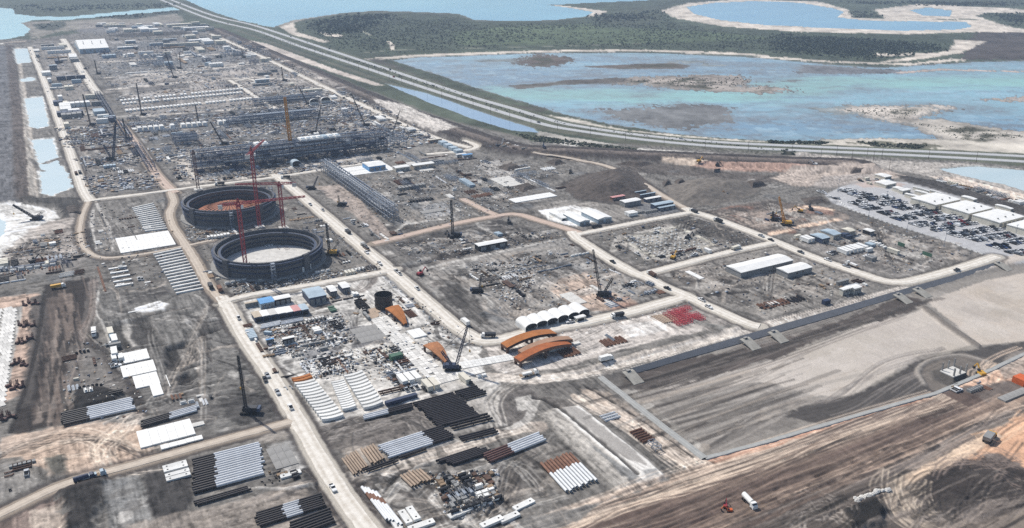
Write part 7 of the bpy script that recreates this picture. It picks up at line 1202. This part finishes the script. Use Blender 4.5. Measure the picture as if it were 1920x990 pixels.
# kerb stones along the car park and red-white barriers
kb = MB().box(-1.4, 1.4, -.3, .3, 0, .8, top=(0, .12)).mesh('concrete_barrier', M_conw); A = dens(PP([(1575, 378), (1590, 392), (1640, 410), (1700, 430), (1760, 448), (1850, 480)]), 4.5)
for k, q in enumerate(A[:-1]): d = A[k + 1] - q; tag(put('concrete_barrier', kb, None, (*q, gz(*q)), math.atan2(d[1], d[0])), 'white concrete barrier along the car park kerb, %s from the %s' % ((nth(k), 'far end') if k < len(A) // 2 else (nth(len(A) - 2 - k), 'near end')), 'barrier', 'barriers along the car park kerb')
# fence posts, edge stones and cones along the haul road
mk = MB().box(-.4, .4, -.4, .4, 0, .9, top=(.15, .15)).mesh('edge_marker', M_conw); side = offs(dens(curve(ROADS[0][0], 8), 9), -8.5)
for k, q in enumerate(side):
    if k % 1 == 0 and 16 < k < 76: tag(put('edge_marker', mk, None, (*q, gz(*q)), random.uniform(0, 1)), 'white marker block along the central haul road edge, %s of the line' % (nth(k - 17) if k < 56 else 'lower ' + nth(k - 56)), 'marker block', 'marker blocks beside the central haul road')
# staked plot: white pile caps on a grid
pc = MB().box(-.7, .7, -.7, .7, 0, .5).tube((0, 0, .5), (0, 0, .9), .3, 6).mesh('pile_cap', M_conw); x0, x1, y0, y1 = rect((1170, 450), (1328, 462)); k = 0
for i_ in range(10):
    for j in range(8):
        if random.random() < .15: continue
        x, y = x0 + (x1 - x0) * (i_ + .5) / 10, y0 + (y1 - y0) * (j + .5) / 8; tag(put('pile_cap', pc, None, (x, y, gz(x, y) - .05), 0), 'small white pile cap in the staked plot, row %s, place %s' % (nth(j), nth(i_)), 'pile cap', 'pile caps of the staked plot')
# columns of the foundation in the round pit
c = P(1788, 697); t = root('column_frame', 'open grey column frame standing on the slab in the round pit', 'frame', (*c, .5), 0)
for u in (-5, 0, 5):
    for v in (-3.5, 3.5): MB().box(u - .35, u + .35, v - .35, v + .35, -1.5, 4.5).build('column', M_concg, t)
# ------------------------------------------------------------------ uncountable ground cover
def stuff(name, verts, faces, m, label, mi=None):
    me = bpy.data.meshes.new(name); me.vertices.add(len(verts)); me.vertices.foreach_set('co', verts.astype(np.float32).ravel()); nf = len(faces); k = faces.shape[1]
    me.loops.add(nf * k); me.loops.foreach_set('vertex_index', faces.astype(np.int32).ravel()); me.polygons.add(nf); me.polygons.foreach_set('loop_start', np.arange(0, nf * k, k, dtype=np.int32)); me.polygons.foreach_set('loop_total', np.full(nf, k, np.int32))
    for q in (m if isinstance(m, list) else [m]): me.materials.append(q)
    if mi is not None: me.polygons.foreach_set('material_index', mi.astype(np.int32))
    me.update(calc_edges=True); o = put(name, me); o['kind'] = 'stuff'; o['label'] = label; return o
def rand_in(px, n):
    pts = PP(px); a = np.array(pts); lo, hi = a.min(0), a.max(0); q = lo + (hi - lo) * RNG.random((n * 4, 2)); return q[sd_poly(pts, q[:, 0], q[:, 1]) < 0][:n]
def GZ(q): return np.array([gz(x, y) for x, y in q])
BOXF = np.array([(0, 3, 2, 1), (4, 5, 6, 7), (0, 1, 5, 4), (1, 2, 6, 5), (2, 3, 7, 6), (3, 0, 4, 7)]); BOXV = np.array([(-1, -1, 0), (1, -1, 0), (1, 1, 0), (-1, 1, 0), (-1, -1, 1), (1, -1, 1), (1, 1, 1), (-1, 1, 1)], float)
def rubble(px_list, dens_, smin, smax, name, mats, label, zmax=1.0):
    q = np.concatenate([rand_in(p, n) for p, n in px_list])
    if smax > 2: q = q[(fbm(q[:, 0] / 3.5, q[:, 1], 22, 3, 141) > -.10)]
    n = len(q); rowy = 7.0 if smax > 2 else 4.0; sn = RNG.random(n) < .7; q[:, 1] = np.where(sn, np.round(q[:, 1] / rowy) * rowy + RNG.normal(0, .4, n), q[:, 1]); s = smin + (smax - smin) * RNG.random((n, 3)) ** 2.2; s[:, 2] *= zmax; th = RNG.choice([0, math.pi / 2, 9], n); th = np.where(th == 9, RNG.random(n) * 3.1, th); v = BOXV[None] * s[:, None]; c, si = np.cos(th)[:, None], np.sin(th)[:, None]
    w_ = np.stack([v[..., 0] * c - v[..., 1] * si + q[:, 0:1], v[..., 0] * si + v[..., 1] * c + q[:, 1:2], v[..., 2] + (GZ(q) - .1)[:, None]], -1); f = BOXF[None] + 8 * np.arange(n)[:, None, None]; mi = np.repeat(RNG.integers(0, len(mats), n), 6)
    return stuff(name, w_.reshape(-1, 3), f.reshape(-1, 4), mats, label, mi)
RM = [M_concg, M_conc, M_wood, M_blk, M_steel, M_grey, M_steeld, M_tan, M_brown]
rubble([([(490, 610), (650, 585), (670, 640), (520, 670)], 380), ([(560, 670), (760, 640), (800, 720), (580, 715)], 330), ([(430, 520), (720, 495), (720, 506), (440, 555)], 350), ([(340, 425), (540, 380), (640, 430), (690, 490), (620, 500), (400, 545), (380, 500)], 420), ([(860, 500), (1060, 455), (1240, 550), (960, 600)], 600), ([(600, 340), (900, 290), (1060, 320), (960, 400), (720, 450)], 1000), ([(0, 470), (160, 430), (170, 480), (0, 530)], 500), ([(165, 385), (310, 385), (330, 450), (300, 540), (180, 550)], 400), ([(730, 455), (1040, 430), (1060, 450), (790, 495)], 500), ([(800, 890), (940, 880), (930, 950), (840, 980)], 260), ([(1100, 440), (1290, 405), (1440, 452), (1220, 500)], 400), ([(1480, 450), (1640, 415), (1830, 475), (1690, 515)], 350), ([(1240, 515), (1450, 468), (1620, 530), (1440, 595)], 300), ([(120, 640), (240, 640), (290, 780), (120, 790)], 200), ([(720, 520), (900, 640), (760, 735), (700, 600)], 300)], 1, .15, 1.1, 'construction_debris', RM, 'scattered small construction debris across the yards', .8)
rubble([([(100, 240), (230, 232), (310, 350), (170, 365)], 3000), ([(230, 225), (620, 185), (860, 275), (600, 320), (340, 345)], 9000), ([(180, 90), (460, 82), (600, 150), (640, 185), (240, 220), (190, 150)], 6500), ([(480, 150), (640, 170), (830, 262), (740, 265)], 2400), ([(60, 85), (120, 78), (220, 230), (110, 240)], 800), ([(160, 45), (390, 42), (440, 84), (240, 92), (140, 66)], 900)], 1, .3, 2.3, 'far_construction_clutter', RM + [M_steeld, M_conw, M_steel, M_navy], 'dense far construction clutter too small to tell apart', .55)
rubble([([(490, 612), (640, 588), (660, 640), (560, 670), (512, 664)], 900), ([(560, 675), (660, 655), (670, 700), (575, 712)], 420), ([(680, 655), (745, 648), (795, 715), (720, 700)], 380), ([(345, 425), (480, 432), (400, 450), (350, 450)], 260), ([(430, 532), (715, 500), (560, 535), (440, 552)], 320), ([(880, 500), (1010, 480), (1000, 530), (960, 580)], 420), ([(800, 890), (930, 882), (925, 945), (850, 965)], 300), ([(640, 345), (900, 300), (1040, 320), (940, 395), (740, 430)], 900)], 1, .25, .9, 'loose_materials', [M_conw, M_white, M_conc, M_blk, M_steel, M_grey, M_wood, M_blk], 'loose small materials and offcuts lying in the yards', 1.0)
# shrubs of the far shore: many small leaf clumps
LEAF = [mat('scrub_leaf_%d' % k, c, .9, 0, .3, .2) for k, c in enumerate((lin(78, 90, 74), lin(88, 100, 80), lin(68, 80, 68), lin(100, 102, 86)))]
def shrubs(spec, name, label):
    V, F, MI = [], [], []; o = 0
    for px, n, h0, h1, mi in spec:
        q = rand_in(px, n); n = len(q); z = GZ(q); ed = -sd_poly(PP(px), q[:, 0], q[:, 1]); keep = (RNG.random(len(q)) < np.clip(ed / (90 if h1 > 2.2 else 4), .08, 1)) & (z > WATER_Z + .45) & (fbm(q[:, 0], q[:, 1], 160, 4, 131) + .25 * RNG.random(len(q)) > -.02); q, z = q[keep], z[keep]; n = len(q); kf = 9
        h = h0 + (h1 - h0) * RNG.random(n); c = RNG.normal(size=(n, kf, 3)); c /= np.linalg.norm(c, axis=2)[..., None]; c[..., 2] = np.abs(c[..., 2]); c = c * (h[:, None, None] * np.array([.8, .8, .8])) * (.5 + .5 * RNG.random((n, kf, 1))) + np.stack([q[:, 0], q[:, 1], z], 1)[:, None]
        a = RNG.normal(size=(n, kf, 3)) * h[:, None, None] * .38; b = RNG.normal(size=(n, kf, 3)) * h[:, None, None] * .38; t = np.stack([c - a, c + b, c + a, c - b], 2).reshape(-1, 3); k = n * kf
        V.append(t); F.append(np.arange(k * 4).reshape(-1, 4) + o); o += k * 4; MI.append(np.repeat(RNG.choice(mi, n), kf))
    return stuff(name, np.concatenate(V), np.concatenate(F), LEAF, label, np.concatenate(MI))
shrubs([([(620, 95), (560, 60), (640, 30), (860, 30), (900, 45), (1250, 40), (1420, 65), (1780, 80), (1780, 95), (1640, 116), (1400, 98), (1000, 90), (740, 102)], 9000, .8, 2.4, [0, 1, 2, 3]), ([(1440, 62), (1640, 72), (1790, 85), (1780, 96), (1640, 114), (1440, 100)], 5000, 1.4, 3.4, [0, 2, 2]), ([(1590, 22), (1640, 20), (1660, 34), (1590, 34)], 700, 1.5, 4, [2, 3]), ([(1830, 26), (1960, 22), (1960, 50), (1900, 50)], 1200, 1.5, 4, [2, 0]), ([(1100, 28), (1240, 18), (1260, 40), (1100, 45)], 1500, 1.5, 4, [2, 3, 0]), ([(560, 45), (650, 26), (760, 26), (700, 60), (600, 70)], 1800, 2, 5, [0, 2]), ([(1560, 2), (1920, 4), (1920, 12), (1640, 12)], 1500, 2, 5, [2, 3])], 'coastal_scrub', 'low green scrub covering the far shore')
shrubs([([(430, 48), (700, 130), (960, 214), (1100, 246), (1440, 283), (1500, 286), (1440, 278), (1100, 240), (960, 206), (700, 122)], 2600, .5, 1.4, [1, 3, 0]), ([(1440, 260), (1560, 268), (1540, 272), (1440, 270)], 500, .8, 2.0, [0, 2]), ([(960, 250), (1060, 262), (1200, 280), (1190, 284), (1000, 266)], 700, .6, 1.6, [0, 3]), ([(1466, 283), (1490, 281), (1492, 292), (1468, 291)], 120, 1, 2.6, [0, 2]), ([(1600, 266), (1740, 272), (1730, 281), (1640, 276)], 400, .8, 2.0, [0, 3]), ([(1560, 205), (1640, 202), (1745, 206), (1690, 226), (1620, 214)], 220, .4, 1.0, [3, 1]), ([(1700, 228), (1860, 244), (1960, 260), (1800, 264)], 260, .4, 1.0, [3, 1]), ([(1150, 150), (1390, 143), (1440, 168), (1340, 170)], 260, .6, 1.4, [3]), ([(0, 10), (340, 6), (340, 14), (30, 26)], 900, 1.5, 4, [2, 0]), ([(150, 33), (330, 20), (345, 24), (250, 36)], 600, 1.5, 4, [2, 0]), ([(60, 46), (120, 40), (125, 50), (70, 56)], 300, 1.5, 3.5, [2, 0])], 'verge_scrub', 'grassy scrub along the highway verges and mud banks')
# ------------------------------------------------------------------ the ground takes its final levels
GROUND.data.vertices.foreach_set('co', np.stack([X, Y, HGT], 1).astype(np.float32).ravel()); GROUND.data.update()
# ------------------------------------------------------------------ air
hz = MB().box(-45500, 45500, -45500, 45500, -8, 236); ho = hz.build('haze', [])
hm = bpy.data.materials.new('air'); hm.use_nodes = True; hn = hm.node_tree.nodes; hn.clear(); hv = hn.new('ShaderNodeVolumePrincipled'); hout = hn.new('ShaderNodeOutputMaterial')
hv.inputs['Color'].default_value = (.62, .78, 1.0, 1); hv.inputs['Density'].default_value = .000118; hv.inputs['Anisotropy'].default_value = .1
hm.node_tree.links.new(hv.outputs[0], hout.inputs['Volume']); ho.data.materials.clear(); ho.data.materials.append(hm); ho['kind'] = 'stuff'
